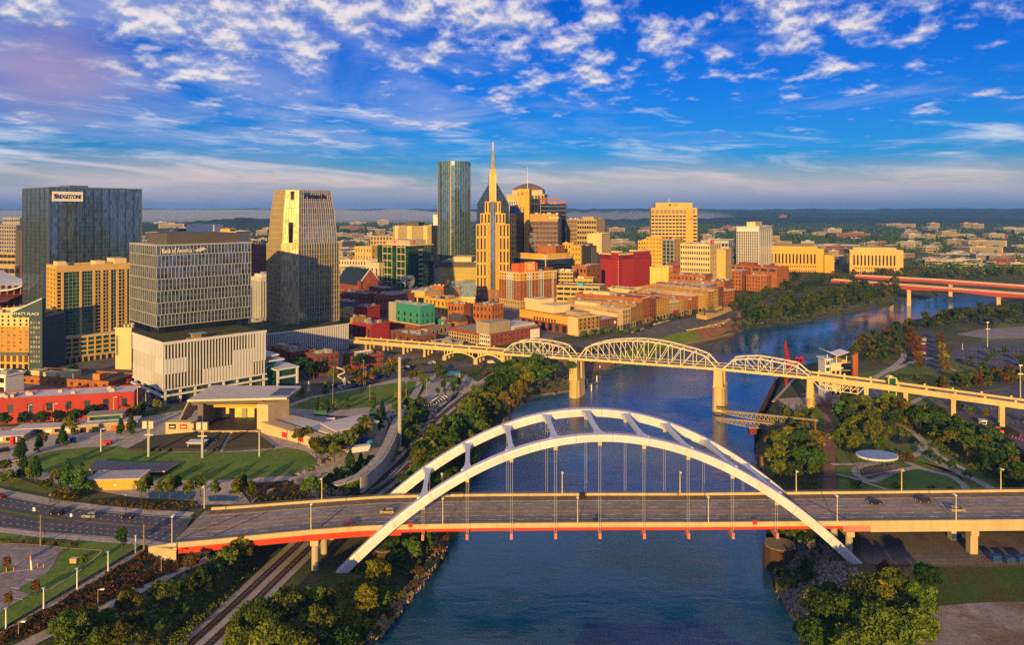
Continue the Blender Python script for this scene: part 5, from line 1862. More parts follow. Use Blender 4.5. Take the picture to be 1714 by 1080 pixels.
MB().box(b.w*.3,b.d*.42,b.h,b.w*.5,b.d*.56,b.h+3).build('turquoise_box',SIGNT,b.e)
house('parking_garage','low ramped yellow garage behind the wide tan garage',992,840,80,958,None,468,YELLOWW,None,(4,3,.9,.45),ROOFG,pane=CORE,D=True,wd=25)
house('brick_block','brown brick block with a blue roof beside the crimson block',982,880,62,958,1006,447,BR_ORANGE,(3,4,.3,.4),(4,4,.5,.4),mat('blue_roof',(.15,.32,.42),.5),D=True)
# crimson block
b=Bld('crimson_block','tall windowless crimson block with cream parapets',1036,960,43,1005,1088,427,D=True)
b.core(CRIMSON)
b.h0=b.h
b.slab('R',b.w*.44,b.w,0,b.h+3.2,.4,CRIMSON,'raised_wall',d0=-6)
b.slab('R',b.w*.44,b.w+.3,b.h+3.2,b.h+5.4,.7,CREAMW,'parapet',d0=-6)
b.slab('R',-.7,b.w*.44,b.h-.2,b.h+1.6,.7,CREAMW,'parapet')
b.slab('L',b.d*.4,b.d,b.h,b.h+1.6,.7,CREAMW,'parapet')
b.slab('L',0,b.d*.4,0,b.h+3,.4,CRIMSON,'raised_wall',d0=-6)
b.slab('L',-.6,b.d*.4,b.h+3,b.h+5,.7,CREAMW,'parapet',d0=-6)
for f in 'RL':
 b.grid(f,int(b.span(f)/3),1,.86,.7,mat('dark_crimson',(.2,.018,.018),.6),b.h-6,b.h-.4,proud=.7,name='top_lattice',pane=mat('dark_crimson_glass',(.16,.02,.02),.3))
 b.grid(f,int(b.span(f)/2.2),13,.93,.95,mat('crimson_rib',(.42,.045,.035),.6),3,b.h-6,proud=.25,name='panel_grid')
 b.slab(f,0,b.span(f),1.0,3,.9,CREAMW,'base_band')
for j in range(11):
 b.slab('L',.2,1.2,4+j*3.6,5.8+j*3.6,.5,mat('gold_lit_pane',(.7,.52,.2),.4),'lit_window')
b.roof(ROOFG)
b.done()
# yellow group, office tower, white hotel
b=house('office_tower','tall sandstone office tower with rows of dark windows and a bank logo',1167,1130,84,1090,1172,349,BEIGE2,None,None,ROOFG,D=True)
b.grid('L',11,1,.8,.72,BEIGE2,b.h-9,b.h-1,b.d*.04,b.d,.7,pane=mat('bronze_screen',(.25,.18,.1),.5))
b.grid('L',10,14,.8,.48,BEIGE2,22,b.h-9,b.d*.24,b.d,.6,pane=DARKW)
b.grid('L',1,14,.8,.48,BEIGE2,22,b.h-9,0,b.d*.1,.6,pane=DARKW)
b.grid('L',10,1,.8,.8,BEIGE2,12,22,b.d*.24,b.d,.6,pane=mat('bronze_screen',(.25,.18,.1),.5))
b.slab('L',b.d*.1,b.d*.24,0,b.h,.9,YELLOWW,'plain_strip')
b.block(.1,.1,.9,.9,b.h,b.h+9,BEIGE2)
MB().cyl((5,b.d*.6,b.h+9),(5,b.d*.6,b.h+16),.3,n=6).build('antenna',SIGNW,b.e)
text_part('UBS',b.e,SIGNR,(b.w*.1,b.d*.52,b.h+4),(0,-1,0),4.6,.4)
MB().box(b.w*.1-.4,b.d*.56,b.h+4,b.w*.1,b.d*.61,b.h+7).build('logo',SIGNB,b.e)
text_part('UBS',b.e,SIGNR,(-.9,b.d*.19,b.h-17),(0,-1,0),4.2,.4)
b.done()
house('yellow_tower','lower yellow stone tower with small windows in front of the sandstone office tower',1086,1070,72,1068,1092,404,YELLOWW,(2,10,.4,.4),(4,10,.42,.45),ROOFG,D=True)
house('yellow_tower','taller plain yellow tower with a brown top panel in front of the sandstone office tower',1108,1055,60,1082,1113,398,YELLOWW,(2,12,.3,.4),(5,12,.3,.4),ROOFG,D=True)
b=house('yellow_tower','yellow tower with a tall grey glass slot, nearest the white hotel',1128,1040,62,1109,1143,402,YELLOWW,(3,11,.35,.45),None,ROOFG,D=True)
b.grid('L',3,12,.8,.85,GREYW,0,b.h,proud=.6,pane=GL_SKY,name='glass_slot')
b.done()
b=house('white_hotel','cream hotel with rows of paired windows and red letters on its roof',1188,905,58,1139,1206,410,CREAMW,(5,9,.55,.5),(13,9,.6,.5),ROOFG,D=True)
text_part('WDX',b.e,SIGNR,(b.w*.1,1,b.h+1),(1,0,0),6.5,.5)
b.done()
house('tan_block','plain tan end block attached right of the cream hotel',1214,925,62,1196,1224,419,BEIGE2,(3,5,.2,.2),None,ROOFG,D=True)
b=house('white_apartments','tall white ribbed apartment block standing alone above a dark base',1270,1150,62,1233,1292,381,WHITEP,None,None,ROOFG,D=True)
b.grid('L',12,1,.6,.93,WHITEP,14,b.h-4,proud=.8,name='rib_wall',pane=DARKW)
b.grid('R',7,1,.6,.93,WHITEP,14,b.h-4,proud=.8,name='rib_wall',pane=DARKW)
for f in 'LR':
 b.bands(f,14,.1,WHITEP,14,b.h-4,d=.5)
 b.slab(f,-.6,b.span(f),b.h-1,b.h+1.5,1.0,WHITEP,'cornice')
 b.slab(f,-3,b.span(f)+3,-2,14,4.5,mat('dark_base',(.09,.085,.12),.7),'base_block')
b.block(.3,.35,.8,.75,b.h,b.h+8,CREAMW)
b.done()
house('glass_roof_block','low silver block with a sloping white roof behind the cream hotel',1219,1150,66,1173,1230,404,mat('silver_clad',(.4,.42,.44),.5),(3,5,.8,.4),(8,5,.8,.4),ROOFW,D=True)
for nm,lb,px,D_,xl,xr,yt,nc,pen in(('court_house','yellow columned court house right of the white ribbed apartments',1378,1250,1285,1395,418,13,True),('court_house','pale columned stone block farther right with a blank end wall',1511,1204,1422,1527,420,12,True)):
 b=Bld(nm,lb,px,D_,74,xl,xr,yt,D=True)
 st=YELLOWW if px<1400 else BEIGE2
 b.core(DARKW,b.h-1,'glazing',.05)
 b.grid('L',nc,1,.46,.9,st,b.h*.34,b.h*.82,b.d*.12,b.d*.95,1.3,name='colonnade')
 b.slab('L',b.d*.95,b.d,-2,b.h,1.2,st,'end_wall')
 b.slab('L',0,b.d*.12,-2,b.h,1.2,st,'end_wall')
 b.slab('L',0,b.d,b.h*.82,b.h,1.32,st,'entablature')
 b.grid('L',nc*2,2,.4,.5,st,-2,b.h*.34,b.d*.12,b.d*.95,1.2,name='base_wall',pane=DARKW)
 b.slab('R',-.8,b.w,-2,b.h,.8,st,'side_wall')
 b.roof(ROOFW,1.2,st)
 b.block(.1,.1,.9,.92,b.h,b.h+4.5,st,'attic')
 if px<1400:
  MB().box(-8,-16,-2,b.w*.7,-.85,b.h*.78).build('side_wing',st,b.e)
 b.done()
b=house('brick_block','big orange brick block with dark window bands and a red roof, above the wooded bank',1300,1000,45,1218,1320,449,BR_ORANGE,(9,4,.3,.4),None,mat('red_roof',(.4,.08,.04),.8),D=True)
b.grid('L',6,1,.75,.5,BR_ORANGE,b.h-7,b.h,proud=.6,pane=DARKW)
b.block(.2,.5,.5,.8,b.h,b.h+5,BR_RED)
b.done()
house('brick_block','five storey orange brick hotel with paired windows by the wooded bank',1241,968,55,1200,1256,455,BR_ORANGE,(3,5,.4,.5),(8,5,.4,.5),ROOFW,D=True)
house('brick_block','lower orange brick wing in front of the big brick block',1283,948,50,1249,1291,463,BR_ORANGE,(2,4,.3,.5),(7,4,.3,.55),ROOFW,D=True)
house('brick_warehouse','long brown brick warehouse below the cream hotel',1190,930,62,1117,1203,444,BR_RED,(3,5,.35,.45),(16,5,.4,.4),ROOFG,D=True)
house('brick_warehouse','stepped brown brick block with bright small windows below the long warehouse',1180,870,60,1120,1192,462,BR_ORANGE,(3,4,.35,.4),(9,4,.35,.35),ROOFG,D=True)
b=house('yellow_block','bright yellow low block with rows of tiny vents right of the crimson block',1119,900,66,1088,None,449,mat('bright_yellow_wall',(.78,.52,.12),.85),None,(4,6,.08,.1),ROOFG,D=True,wd=25)
# riverfront row: old commercial fronts along the street
ROW0,ROWD=Vector((54.7,616,0)),None
ROW=[(968,1003,533,'BR_TAN',5,3,'corner building with tan brick front and blank yellow side wall',75,ROOFG),
(1003,1033,537,'BR_DARK',7,2,'brown brick front with tall windows and a round sign',55,ROOFW),
(1033,1042,527,'CREAMW',3,4,'narrow cream front with arched windows',60,ROOFG),
(1042,1055,519,'TANW',3,3,'tan front with a raised attic and white rooftop box',60,ROOFW),
(1055,1064,517,'BR_TAN',3,4,'slim ochre brick front with narrow windows',55,ROOFG),
(1064,1075,510,'BR_TAN',4,4,'tall tan front with tall narrow windows below the garage',70,ROOFG),
(1075,1087,500,'BR_ORANGE',4,5,'tall orange front with a pale roof pier',70,ROOFD),
(1087,1098,503,'BR_RED',3,4,'dark red front with wide windows and a red parapet',60,ROOFD),
(1098,1120,502,'BR_YEL',8,6,'wide yellow brick front with many small windows',70,ROOFD),
(1120,1136,507,'TANW',6,3,'tan front with a red awning',60,ROOFW),
(1136,1144,506,'BR_YEL',3,4,'slim olive yellow front with narrow windows',55,ROOFG),
(1144,1151,504,'BR_TAN',3,4,'slim rust brown front with arched ground floor',60,ROOFG),
(1151,1157,502,'BR_ORANGE',2,4,'very narrow orange front with a dark door',60,ROOFG),
(1157,1168,498,'BR_ORANGE',4,4,'orange brick front with a red cornice',70,ROOFW),
(1168,1181,496,'YELLOWW',5,5,'bright ochre front with white window heads',70,ROOFW),
(1185,1194,488,'BR_TAN',3,5,'tall plain tan front near the end of the riverfront row',80,ROOFW),
(1194,1202,486,'BR_YEL',3,5,'pale yellow front with stacked bay windows',80,ROOFW),
(1202,1211,483,'BR_DARK',3,5,'dark brown front with wide glass bays',80,ROOFW),
(1211,1229,487,'BR_ORANGE',5,4,'last orange brick front of the riverfront row',60,ROOFG)]
def row_depth(px):
 return float(np.interp(px,[968,1050,1097,1157,1229],[616,653,703,747,800]))
for i,(x0,x1,yt,mm,nu,nz,lb,dp,rm)in enumerate(ROW):
 D0,D1=row_depth(x0),row_depth(x1)
 a,c=Vector(((x0-CX)*D0/F,D0)),Vector(((x1-CX)*D1/F,D1))
 th=math.degrees(math.atan2(c.y-a.y,c.x-a.x))
 b=Bld('row_building',lb+', in the riverfront row',x0,D0,th,None,None,yt,wd=(c-a).length-.12,dp=dp,D=True,group='old fronts of the riverfront row')
 wm=globals()[mm]
 b.core(wm)
 gz=4.6
 b.grid('R',nu,nz,.42,.62,wm,gz,b.h,proud=.35,pane=DARKW)
 b.grid('R',max(2,nu//2),1,.7,.75,mat('shop_front',(.12,.08,.05),.6)if i%2 else TANW,0,gz,proud=.4,pane=GL_GREY,name='shop_front',pn='shop_window')
 b.slab('R',0,b.w,b.h-.2,b.h+.9,.85,wm if i%3 else CREAMW,'cornice')
 b.roof(rm,.8,wm,units=5)
 if i==0:
  b.slab('L',0,b.d*.995,8,b.h+.3,.35,mat('amber_render',(.66,.36,.06),.85,var=.08),'side_wall')
  b.slab('L',0,b.d*.16,0,b.h+.5,.5,CREAMW,'painted_panel')
  b.grid('L',7,1,.6,.7,BR_RED,-1,8,b.d*.16,b.d*.98,.5,name='side_base',pane=DARKW)
  for k in range(8):
   b.slab('L',b.d*(.36+k*.05),b.d*(.385+k*.05),8.2,10.6,.5,DARKW,'window')
  b.block(.15,.45,.95,.95,b.h,b.h+6.5,CREAMW,'upper_storey')
  b.block(.3,.08,.8,.3,b.h,b.h+3.5,TANW,'roof_terrace')
  b.block(.2,.72,.9,.99,b.h+6.5,b.h+10,CREAMW,'upper_storey')
 elif i==1:
  c_=Vector(b.pt('R',b.w*.85,b.h*.72,.5))
  MB().cyl(c_,c_+Vector((0,-.3,0)),1.3,n=16).build('round_sign',SIGNW,b.e)
 elif i==9:
  b.slab('R',b.w*.3,b.w*.9,4.2,6.4,1.6,REDW,'awning')
 elif i in(3,6,10):
  b.block(.2,.5,.8,.9,b.h,b.h+3.2,(CREAMW,BR_RED,TANW)[i%3],'roof_house')
 b.done()
for lb,px,D_,th,xl,xr,yt,wm,nR,nL,rm in(('long brown brick back building behind the riverfront row, below the garage',1023,730,60,977,1040,500,BR_RED,None,(12,2,.3,.3),ROOFD),
('pale yellow building with a row of tall white windows below the crimson block',1054,800,50,1014,1072,486,CREAMW,(4,2,.3,.4),(14,1,.5,.5),ROOFD),
('brick building with painted wall letters left of the white-windowed one',1014,790,62,988,1020,487,BR_ORANGE,None,None,ROOFG),
('brown brick block with a dark roof behind the tall orange front',1090,770,55,1052,1100,493,BR_RED,(3,3,.3,.4),None,ROOFD),
('long tan brick block with cluttered roof behind the wide yellow front',1142,800,62,1074,1158,487,BR_TAN,(4,3,.3,.4),(16,2,.2,.3),ROOFW),
('long ochre block behind the bright ochre front',1186,815,60,1106,1200,480,BR_TAN,(4,4,.25,.3),(14,3,.18,.25),ROOFW),
('rust brick block right behind the tall plain tan front',1212,840,60,1130,1226,473,BR_ORANGE,(4,3,.3,.3),(12,2,.2,.25),ROOFG)):
 house('brick_block',lb,px,D_,th,xl,xr,yt,wm,nR,nL,rm,D=True,units=8)
 # mid left: blocks between the stepped tower and the truss bridge
b=house('garage_building','grey brown block with white framed decks and tan lift tower by the truss bridge',821,585,46,752,903,561,BR_RED,(12,3,.32,.45),None,mat('mossy_roof',(.3,.28,.22),.9),z0=-2)
b.slab('R',b.w*.8,b.w*.99,b.h*.25,b.h*.9,.6,SIGNW,'white_sign')
b.grid('L',5,3,.7,.55,mat('white_frame',(.6,.58,.54),.8),0,b.h,0,b.d*.24,.8,pane=CORE,name='open_decks')
b.grid('L',12,3,.62,.62,TANW,0,b.h-2,b.d*.24,b.d,.6,pane=DARKW)
b.block(-.01,.02,.4,.32,b.h,b.h+9,mat('taupe_wall',(.36,.31,.22),.85),'lift_tower')
b.block(.3,.05,.95,.5,b.h,b.h+3.5,ROOFW,'roof_house')
b.block(.5,.02,.98,.2,b.h,b.h+2.2,mat('terrace_rail',(.3,.28,.3),.6),'terrace')
b.done()
b=house('music_hall_block','teal painted corner block over a brick base',704,562,46,653,727,514,TEALW,None,None,ROOFW,z0=-1)
zs=b.h*.36
for f in 'RL':
 b.slab(f,-.5,b.span(f),-1,zs,.5,BR_RED,'brick_base')
 n=5 if f=='L' else 3
 b.grid(f,n,2,.3,.6,TEALW,zs,b.h*.8,proud=.55,pane=DARKW)
 b.slab(f,-.5,b.span(f),b.h*.8,b.h+.6,.56,TEALW,'parapet')
 b.grid(f,n,2,.3,.55,BR_RED,-1,zs,proud=.9,name='base_wall',pane=DARKW)
 b.slab(f,-.9,b.span(f),zs-.3,zs+.3,1.0,CREAMW,'string_course')
b.slab('L',b.d*.78,b.d*1.02,zs,b.h+1,.9,GREYW,'grey_wing')
b.done()
b=house('brick_block','teal topped brick wing behind the teal corner block',745,640,50,700,760,537,BR_RED,(4,2,.4,.5),(6,2,.5,.5),ROOFW,D=True)
b.slab('L',0,b.d,b.h-4,b.h+.5,.5,TEALW,'teal_band')
for lb,px,D_,th,xl,xr,yt,wm,nR,nL,rm in(('bright red painted low wall building near the left end of the truss bridge',622,590,50,588,652,545,REDW,None,(4,1,.5,.5),ROOFG),
('deep red painted block with a cluttered white roof',615,640,62,593,636,516,REDW,None,None,ROOFW),
('small yellow block with dark windows left of the deep red block',592,655,55,570,604,521,YELLOWW,(3,2,.3,.5),(3,2,.3,.5),ROOFG),
('olive yellow low block with a blue-grey roof below the stepped tower',590,605,60,566,612,534,BR_YEL,(3,1,.3,.5),(4,1,.3,.5),mat('slate_roof',(.2,.26,.3),.8)),
('plum brick block with rooftop chillers under the gabled hall',620,730,55,567,642,494,BR_PURP,(4,3,.4,.5),(8,3,.4,.5),ROOFG),
('white roofed navy block left of the deep red block',590,700,60,566,600,507,mat('indigo_wall',(.10,.09,.17),.8),(3,2,.3,.4),None,ROOFW),
('dark red block with a blank right wall under the green glass office',643,760,48,618,664,484,BR_PURP,None,None,ROOFW),
('low orange red brick block with white roof vents',655,720,55,615,700,496,BR_RED,(6,2,.4,.4),(6,2,.4,.4),ROOFG),
('tan block with two dark ribbon windows and a wide grey roof',711,740,58,675,770,489,BEIGE2,None,(3,1,.8,.5),ROOFW),
('orange brick annex beside the small dark gabled house',742,762,75,722,748,480,BR_ORANGE,(3,2,.3,.4),(5,2,.3,.4),ROOFG),
('yellow stone hotel with a red cornice in front of the teal pavilion',745,690,40,712,772,503,YELLOWW,(7,3,.35,.5),(5,3,.35,.5),ROOFD),
('orange brick corner house with white window frames',776,655,62,750,787,511,BR_ORANGE,(3,3,.4,.5),(5,3,.4,.5),ROOFW),
('orange red brick house left of the brick hotel entrance',823,660,52,791,842,513,BR_ORANGE,(4,3,.4,.5),(5,3,.4,.5),ROOFG),
('cream sided low block with a dark mural panel',715,600,65,706,755,553,TANW,(6,1,.5,.4),None,ROOFG),
('brown flat roofed shed right behind the column bents',700,572,40,655,729,565,BR_DARK,(3,1,.3,.4),(4,1,.3,.4),ROOFG),
('dark roofed grey shed behind the deck arches',745,560,40,722,775,577,GREYW,None,(4,1,.4,.4),mat('blue_roof_dark',(.03,.07,.1),.7))):
 house('city_block',lb,px,D_,th,xl,xr,yt,wm,nR,nL,rm,D=True,units=7)
e=empty('gable_house',((768-CX)*640/F,640,-1),R(45),label='small tan gabled house with a dark roof between the two orange brick houses',cat='building')
MB().box(0,0,-2,10,14,9).build('wall',BR_TAN,e)
MB().add([(-.5,-.5,9),(10.5,-.5,9),(5,-.5,15.5),(-.5,14.5,9),(10.5,14.5,9),(5,14.5,15.5)],[(0,1,2),(5,4,3),(0,2,5,3),(1,4,5,2),(0,3,4,1)]).build('roof',ROOFD,e)
house('brick_building','three storey red brick building with a peach roof box beside the white finned podium',488,623,45,453,527,592,BR_RED,(6,3,.42,.5),(4,3,.4,.5),ROOFG,z0=-.5).block(.05,.5,.35,.85,12,15.2,mat('peach_wall',(.5,.27,.16),.85))
house('brick_building','plain brown brick building in the middle of three low brick buildings',530,629,45,512,566,597,BR_DARK,(5,3,.35,.5),None,ROOFG,z0=-1)
house('brick_building','long low brick building with a black roof, left of the bridge column bents',592,617,44,574,641,600,BR_RED,(10,2,.5,.4),None,ROOFD,z0=-2).block(.2,.4,.75,.46,8.8,9.8,SIGNW,'roof_bar')
b=Bld('long_brick_building','long red brick building with a white roof and a row of square windows, lower left',224,697,62,None,None,657,dp=118,wd=15)
b.core(BR_RED)
RP=mat('red_painted_brick',(.38,.045,.035),.85,var=.12,scale=.3,streak=True)
b.e.rotation_euler=(0,0,R(104))
b.th=R(104)
b.grid('L',14,1,.3,.34,RP,0,b.h,proud=.35,pane=GL_GREY,sill=.62)
b.grid('R',2,1,.2,.3,RP,0,b.h,proud=.35,pane=GL_GREY,sill=.62)
b.roof(mat('lilac_white_roof',(.52,.5,.54),.85,var=.15,scale=.3),.5,RP,units=0)
rg=random.Random(11)
for i in range(16):
 x,y=rg.uniform(2.0,12.0),rg.uniform(4,105)
 s=rg.uniform(.8,1.6)
 m=MB().box(x-s,y-s,b.h,x+s,y+s,b.h+1.2)
 m.box(x-s*.7,y-s*.7,b.h+1.2,x+s*.7,y+s*.7,b.h+1.6)
 m.build('rooftop_unit',METALU,b.e)
b.done()
# ground surfaces of the near city and parks
GRASS=ground_mat('mown_grass',[(0.10,0.175,0.024),(0.14,0.20,0.03),(0.085,0.14,0.02)],0.06,fine=1.0)
GRASS2=ground_mat('rough_grass',[(0.105,0.155,0.026),(0.14,0.155,0.034),(0.08,0.125,0.02)],0.05,fine=0.9)
BED=ground_mat('planting_bed',[(0.045,0.035,0.02),(0.035,0.045,0.014),(0.07,0.045,0.022)],0.12,fine=1.3)
LOT=ground_mat('lot_asphalt',[(0.23,0.2,0.205),(0.27,0.24,0.24),(0.2,0.18,0.185)],0.06,fine=0.6)
LOTB=ground_mat('blue_lot_asphalt',[(0.085,0.088,0.12),(0.11,0.11,0.14),(0.075,0.075,0.1)],0.05,fine=0.6)
GRAVEL=ground_mat('track_ballast',[(0.31,0.295,0.305),(0.36,0.345,0.355),(0.25,0.235,0.24)],0.12,fine=2.2)
DUST=ground_mat('dusty_gravel',[(0.14,0.12,0.11),(0.17,0.145,0.13),(0.115,0.095,0.085)],0.05,fine=1.6)
DIRT=ground_mat('bare_dirt',[(0.24,0.215,0.21),(0.16,0.115,0.085),(0.3,0.27,0.26)],0.05,fine=1.2)
REDBR=ground_mat('red_brick_paving',[(0.21,0.105,0.075),(0.25,0.13,0.09),(0.18,0.09,0.065)],0.1,fine=0.9)
BLOCKS=ground_mat('city_block_paving',[(0.14,0.125,0.125),(0.18,0.16,0.15),(0.085,0.085,0.1)],0.03,fine=0.5)
SEATD=ground_mat('dark_seating',[(0.07,0.065,0.075),(0.09,0.085,0.09)],0.3,fine=1.5)
BLUEPLAY=mat('blue_play_surface',(0.03,0.10,0.22),0.8,var=0.15)
wp=lambda l:[Vector((x,y,0))for x,y in l]
drape('street_paving',None,BLOCKS,0.06,14,world=wp([(-760,396),(-195,380),(-150,430),(-104,470),(-84,520),(-30,560),(24,592),(56,634),(112,712),(186,814),(225,1010),(-900,1010)]))
drape('plaza_paving',[(-40,722),(0,716),(215,704),(300,688),(470,688),(560,700),(650,705),(640,745),(590,778),(540,800),(520,822),(420,846),(330,846),(240,836),(100,812),(0,790),(-60,780)],WALK,0.10)
drape('lawn',[(35,778),(48,766),(85,756),(140,750),(190,748),(230,753),(300,758),(380,758),(430,756),(480,750),(512,756),(530,770),(526,784),(484,797),(400,803),(330,806),(250,804),(150,798),(70,791),(38,784)],GRASS,0.16)
drape('lawn',[(478,684),(520,668),(570,657),(620,648),(676,639),(706,640),(714,650),(700,664),(660,674),(610,683),(560,687)],GRASS,0.16)
drape('plaza_paving',[(450,690),(520,664),(640,640),(690,628),(760,622),(800,640),(740,690),(700,720),(660,735),(650,700)],WALK,0.11)
drape('lawn',[(700,668),(660,677),(690,690),(705,700),(716,680)],BED,0.15)
drape('dog_lawn',[(738,640),(744,631),(765,630),(772,640),(764,655),(745,657)],GRASS,0.18)
drape('planting_bed',[(692,690),(724,672),(742,660),(770,655),(760,672),(716,718),(690,748),(660,770),(668,720)],BED,0.15)
drape('lawn',[(612,790),(640,770),(662,748),(700,748),(690,757),(645,796),(620,815),(600,822)],GRASS2,0.16)
drape('planting_bed',[(395,812),(480,806),(545,795),(600,790),(600,812),(560,836),(480,846),(420,846)],BED,0.15)
drape('planting_bed',[(140,838),(200,832),(330,840),(335,852),(260,856),(160,848)],BED,0.15)
drape('planting_bed',[(0,800),(20,796),(60,812),(140,826),(150,836),(100,832),(50,822),(0,814)],GRASS2,0.15)
drape('play_surface',[(248,827),(262,822),(328,824),(322,838),(250,836)],BLUEPLAY,0.2)
drape('play_surface',[(348,832),(366,830),(400,833),(395,840),(350,840)],BLUEPLAY,0.2)
road_t=[(-80,800),(-30,818),(0,827),(50,837),(90,845),(170,855),(250,862),(322,866)]
road_b=[(294,914),(240,906),(150,900),(80,895),(0,885),(-60,872)]
sheet('road',road_t+road_b,ASPH,0.0,0.05)
MEDG=sheet('median_grass',[(-60,844),(0,853),(60,863),(118,871),(124,874),(60,868),(0,858),(-60,849)],GRASS2,0.0,0.16)
sheet('median_strip',[(118,871),(200,878),(290,884),(290,886),(200,881),(122,874)],mat('median_paint',(.2,.13,.06),.8),0.0,0.09)
ribbon('sidewalk',[P(x,y-3.4)for x,y in road_t],4.0,WALK,0.17,follow=False)
ribbon('sidewalk',[P(x,y+3.5)for x,y in road_b],3.2,WALK,0.17,follow=False)
ribbon('kerb',[P(x,y)for x,y in road_t],.3,CONC2,0.2,follow=False)
ribbon('kerb',[P(x,y)for x,y in road_b],.3,CONC2,0.2,follow=False)
m=MB()
for k,(ta,tb)in enumerate(((.14,.3),(.3,.3),(.66,.66),(.82,.82))):
 xs=np.linspace(-30,300,200)
 for i in range(0,198,7):
  def at(x):
   yt=np.interp(x,[p[0]for p in road_t],[p[1]for p in road_t])
   yb=np.interp(x,[p[0]for p in road_b[::-1]],[p[1]for p in road_b[::-1]])
   return P(x,yt+(yb-yt)*(.14,.32,.66,.82)[k],0)
  a,c=at(xs[i]),at(xs[i+2])
  m.beam(a+Vector((0,0,.055)),c+Vector((0,0,.055)),.16,.02)
for line in(road_t,road_b):
 for a,c in zip(line[:-1],line[1:]):
  s=2.2 if line is road_t else-2.4
  m.beam(P(a[0],a[1]+s)+Vector((0,0,.055)),P(c[0],c[1]+s)+Vector((0,0,.055)),.14,.02)
tag(m.build('road_markings',LINEW),kind='structure')
sheet('verge_grass',[(-40,886),(0,893),(80,903),(150,908),(232,911),(236,914),(0,1054),(-60,1090)],GRASS,0.0,0.05)
sheet('parking_lot',[(-60,906),(0,911),(60,914),(106,919),(96,931),(90,946),(78,962),(50,975),(30,987),(34,991),(52,995),(0,1026),(-60,1050)],LOT,0.0,0.10)
ribbon('lot_kerb',[P(x,y)for x,y in[(-60,906),(0,911),(60,914),(106,919),(170,923),(168,928),(128,962),(84,988),(52,994)]],.35,CONC,0.26,follow=False)
m=MB()
for x,y in((18,985),(42,971),(24,1003)):
 m.beam(P(x,y)+Vector((0,0,.115)),P(x+15,y+2)+Vector((0,0,.115)),.15,.02)
m.beam(P(0,961)+Vector((0,0,.115)),P(52,954)+Vector((0,0,.115)),.15,.02)
tag(m.build('lot_markings',LINEW),kind='structure')
sheet('lot_island',[(-30,955),(0,950),(20,949),(26,953),(14,958),(-30,966)],GRASS,0.0,0.22)
ribbon('sidewalk',resample([P(x,y)for x,y in[(232,912),(150,962),(60,1015),(-10,1052),(-70,1085)]],4),4.4,WALK,0.14)
LP=resample([drop(x,y)for x,y in[(350,932),(300,958),(250,983),(190,1012),(130,1038),(70,1066),(20,1092)]],3)
ribbon('lower_path',LP,3.0,WALK,0.25)
TR=[Vector((a,b,0))for a,b in TRACK]
TRs=spline(TR,8)
ribbon('railway_ballast',TRs,12.0,GRAVEL,0.16)
for off,lb in((2.5,'left hand railway track on the grey ballast beside the cliff'),(-2.5,'right hand railway track on the grey ballast, nearer the river')):
 line=[]
 for i,p in enumerate(TRs):
  a,c=TRs[max(0,i-1)],TRs[min(len(TRs)-1,i+1)]
  d=(c-a).normalized()
  line.append(p+Vector((-d.y,d.x,0))*off)
 line=resample(line,2.0)
 zs=land(np.array([(p.x,p.y)for p in line]))
 for p,z in zip(line,zs):
  p.z=z+.2
 O=line[0].copy()
 e=empty('railway_track',O,label=lb,cat='railway track')
 for s in(-.75,.75):
  m=MB()
  rings=[]
  for i,p in enumerate(line):
   a,c=line[max(0,i-1)],line[min(len(line)-1,i+1)]
   d=(c-a).normalized()
   n=Vector((-d.y,d.x,0))
   q=p+n*s-O
   rings.append([q+n*.09+Vector((0,0,.2)),q-n*.09+Vector((0,0,.2)),q-n*.09+Vector((0,0,.38)),q+n*.09+Vector((0,0,.38))])
  m.loft(rings)
  m.build('rail',mat('rusty_rail',(.09,.045,.03),.5,metal=.4),e)
 m=MB()
 for a,c in zip(line[:-1],line[1:]):
  d=(c-a).normalized()
  n=Vector((-d.y,d.x,0))
  for t in(0,.36,.72):
   q=a.lerp(c,t)-O
   m.beam(q-n*1.3+Vector((0,0,.12)),q+n*1.3+Vector((0,0,.12)),.26,.2)
 m.build('sleepers',mat('sleeper_wood',(.05,.032,.025),.9),e)['kind']='stuff'
WK=spline([P(x,y,z)for x,y,z in[(560,812,0),(596,800,0),(614,787,0),(634,768,0),(650,740,-.4),(660,715,-1),(672,690,-1.6),(690,668,-2.4),(700,650,-3),(705,632,-3.4)]],6)
e=empty('raised_walk',WK[0],label='curving raised concrete walk with a pale retaining wall beside the railway',cat='walkway')
m,w_,r_=MB(),MB(),MB()
L1,L2=[],[]
for i,p in enumerate(WK):
 a,c=WK[max(0,i-1)],WK[min(len(WK)-1,i+1)]
 d=(c-a).normalized()
 n=Vector((-d.y,d.x,0)).normalized()
 L1.append(p+n*2.1-WK[0]+Vector((0,0,.35)))
 L2.append(p-n*2.1-WK[0]+Vector((0,0,.35)))
m.loft([[a,c,c-Vector((0,0,.5)),a-Vector((0,0,.5))]for a,c in zip(L1,L2)])
m.build('walk_slab',WALK,e)
k=int(len(WK)*.62)
w_.loft([[c,c+(c-a).normalized()*.5,c+(c-a).normalized()*.5-Vector((0,0,6)),c-Vector((0,0,6))]for a,c in list(zip(L1,L2))[6:k]])
w_.build('retaining_wall',CONC2,e)
for i in range(6,k):
 r_.beam(L2[i],L2[i]+Vector((0,0,1.2)),.08,.08)
 if i<k-1:
  r_.beam(L2[i]+Vector((0,0,1.2)),L2[i+1]+Vector((0,0,1.2)),.1,.1)
  r_.beam(L2[i]+Vector((0,0,.6)),L2[i+1]+Vector((0,0,.6)),.06,.06)
r_.build('railing',RAIL,e)
ribbon('path',spline([drop(x,y)for x,y in[(748,640),(752,655),(748,668),(735,677),(716,684),(722,692),(736,694)]],6),3.6,WALK,.22)
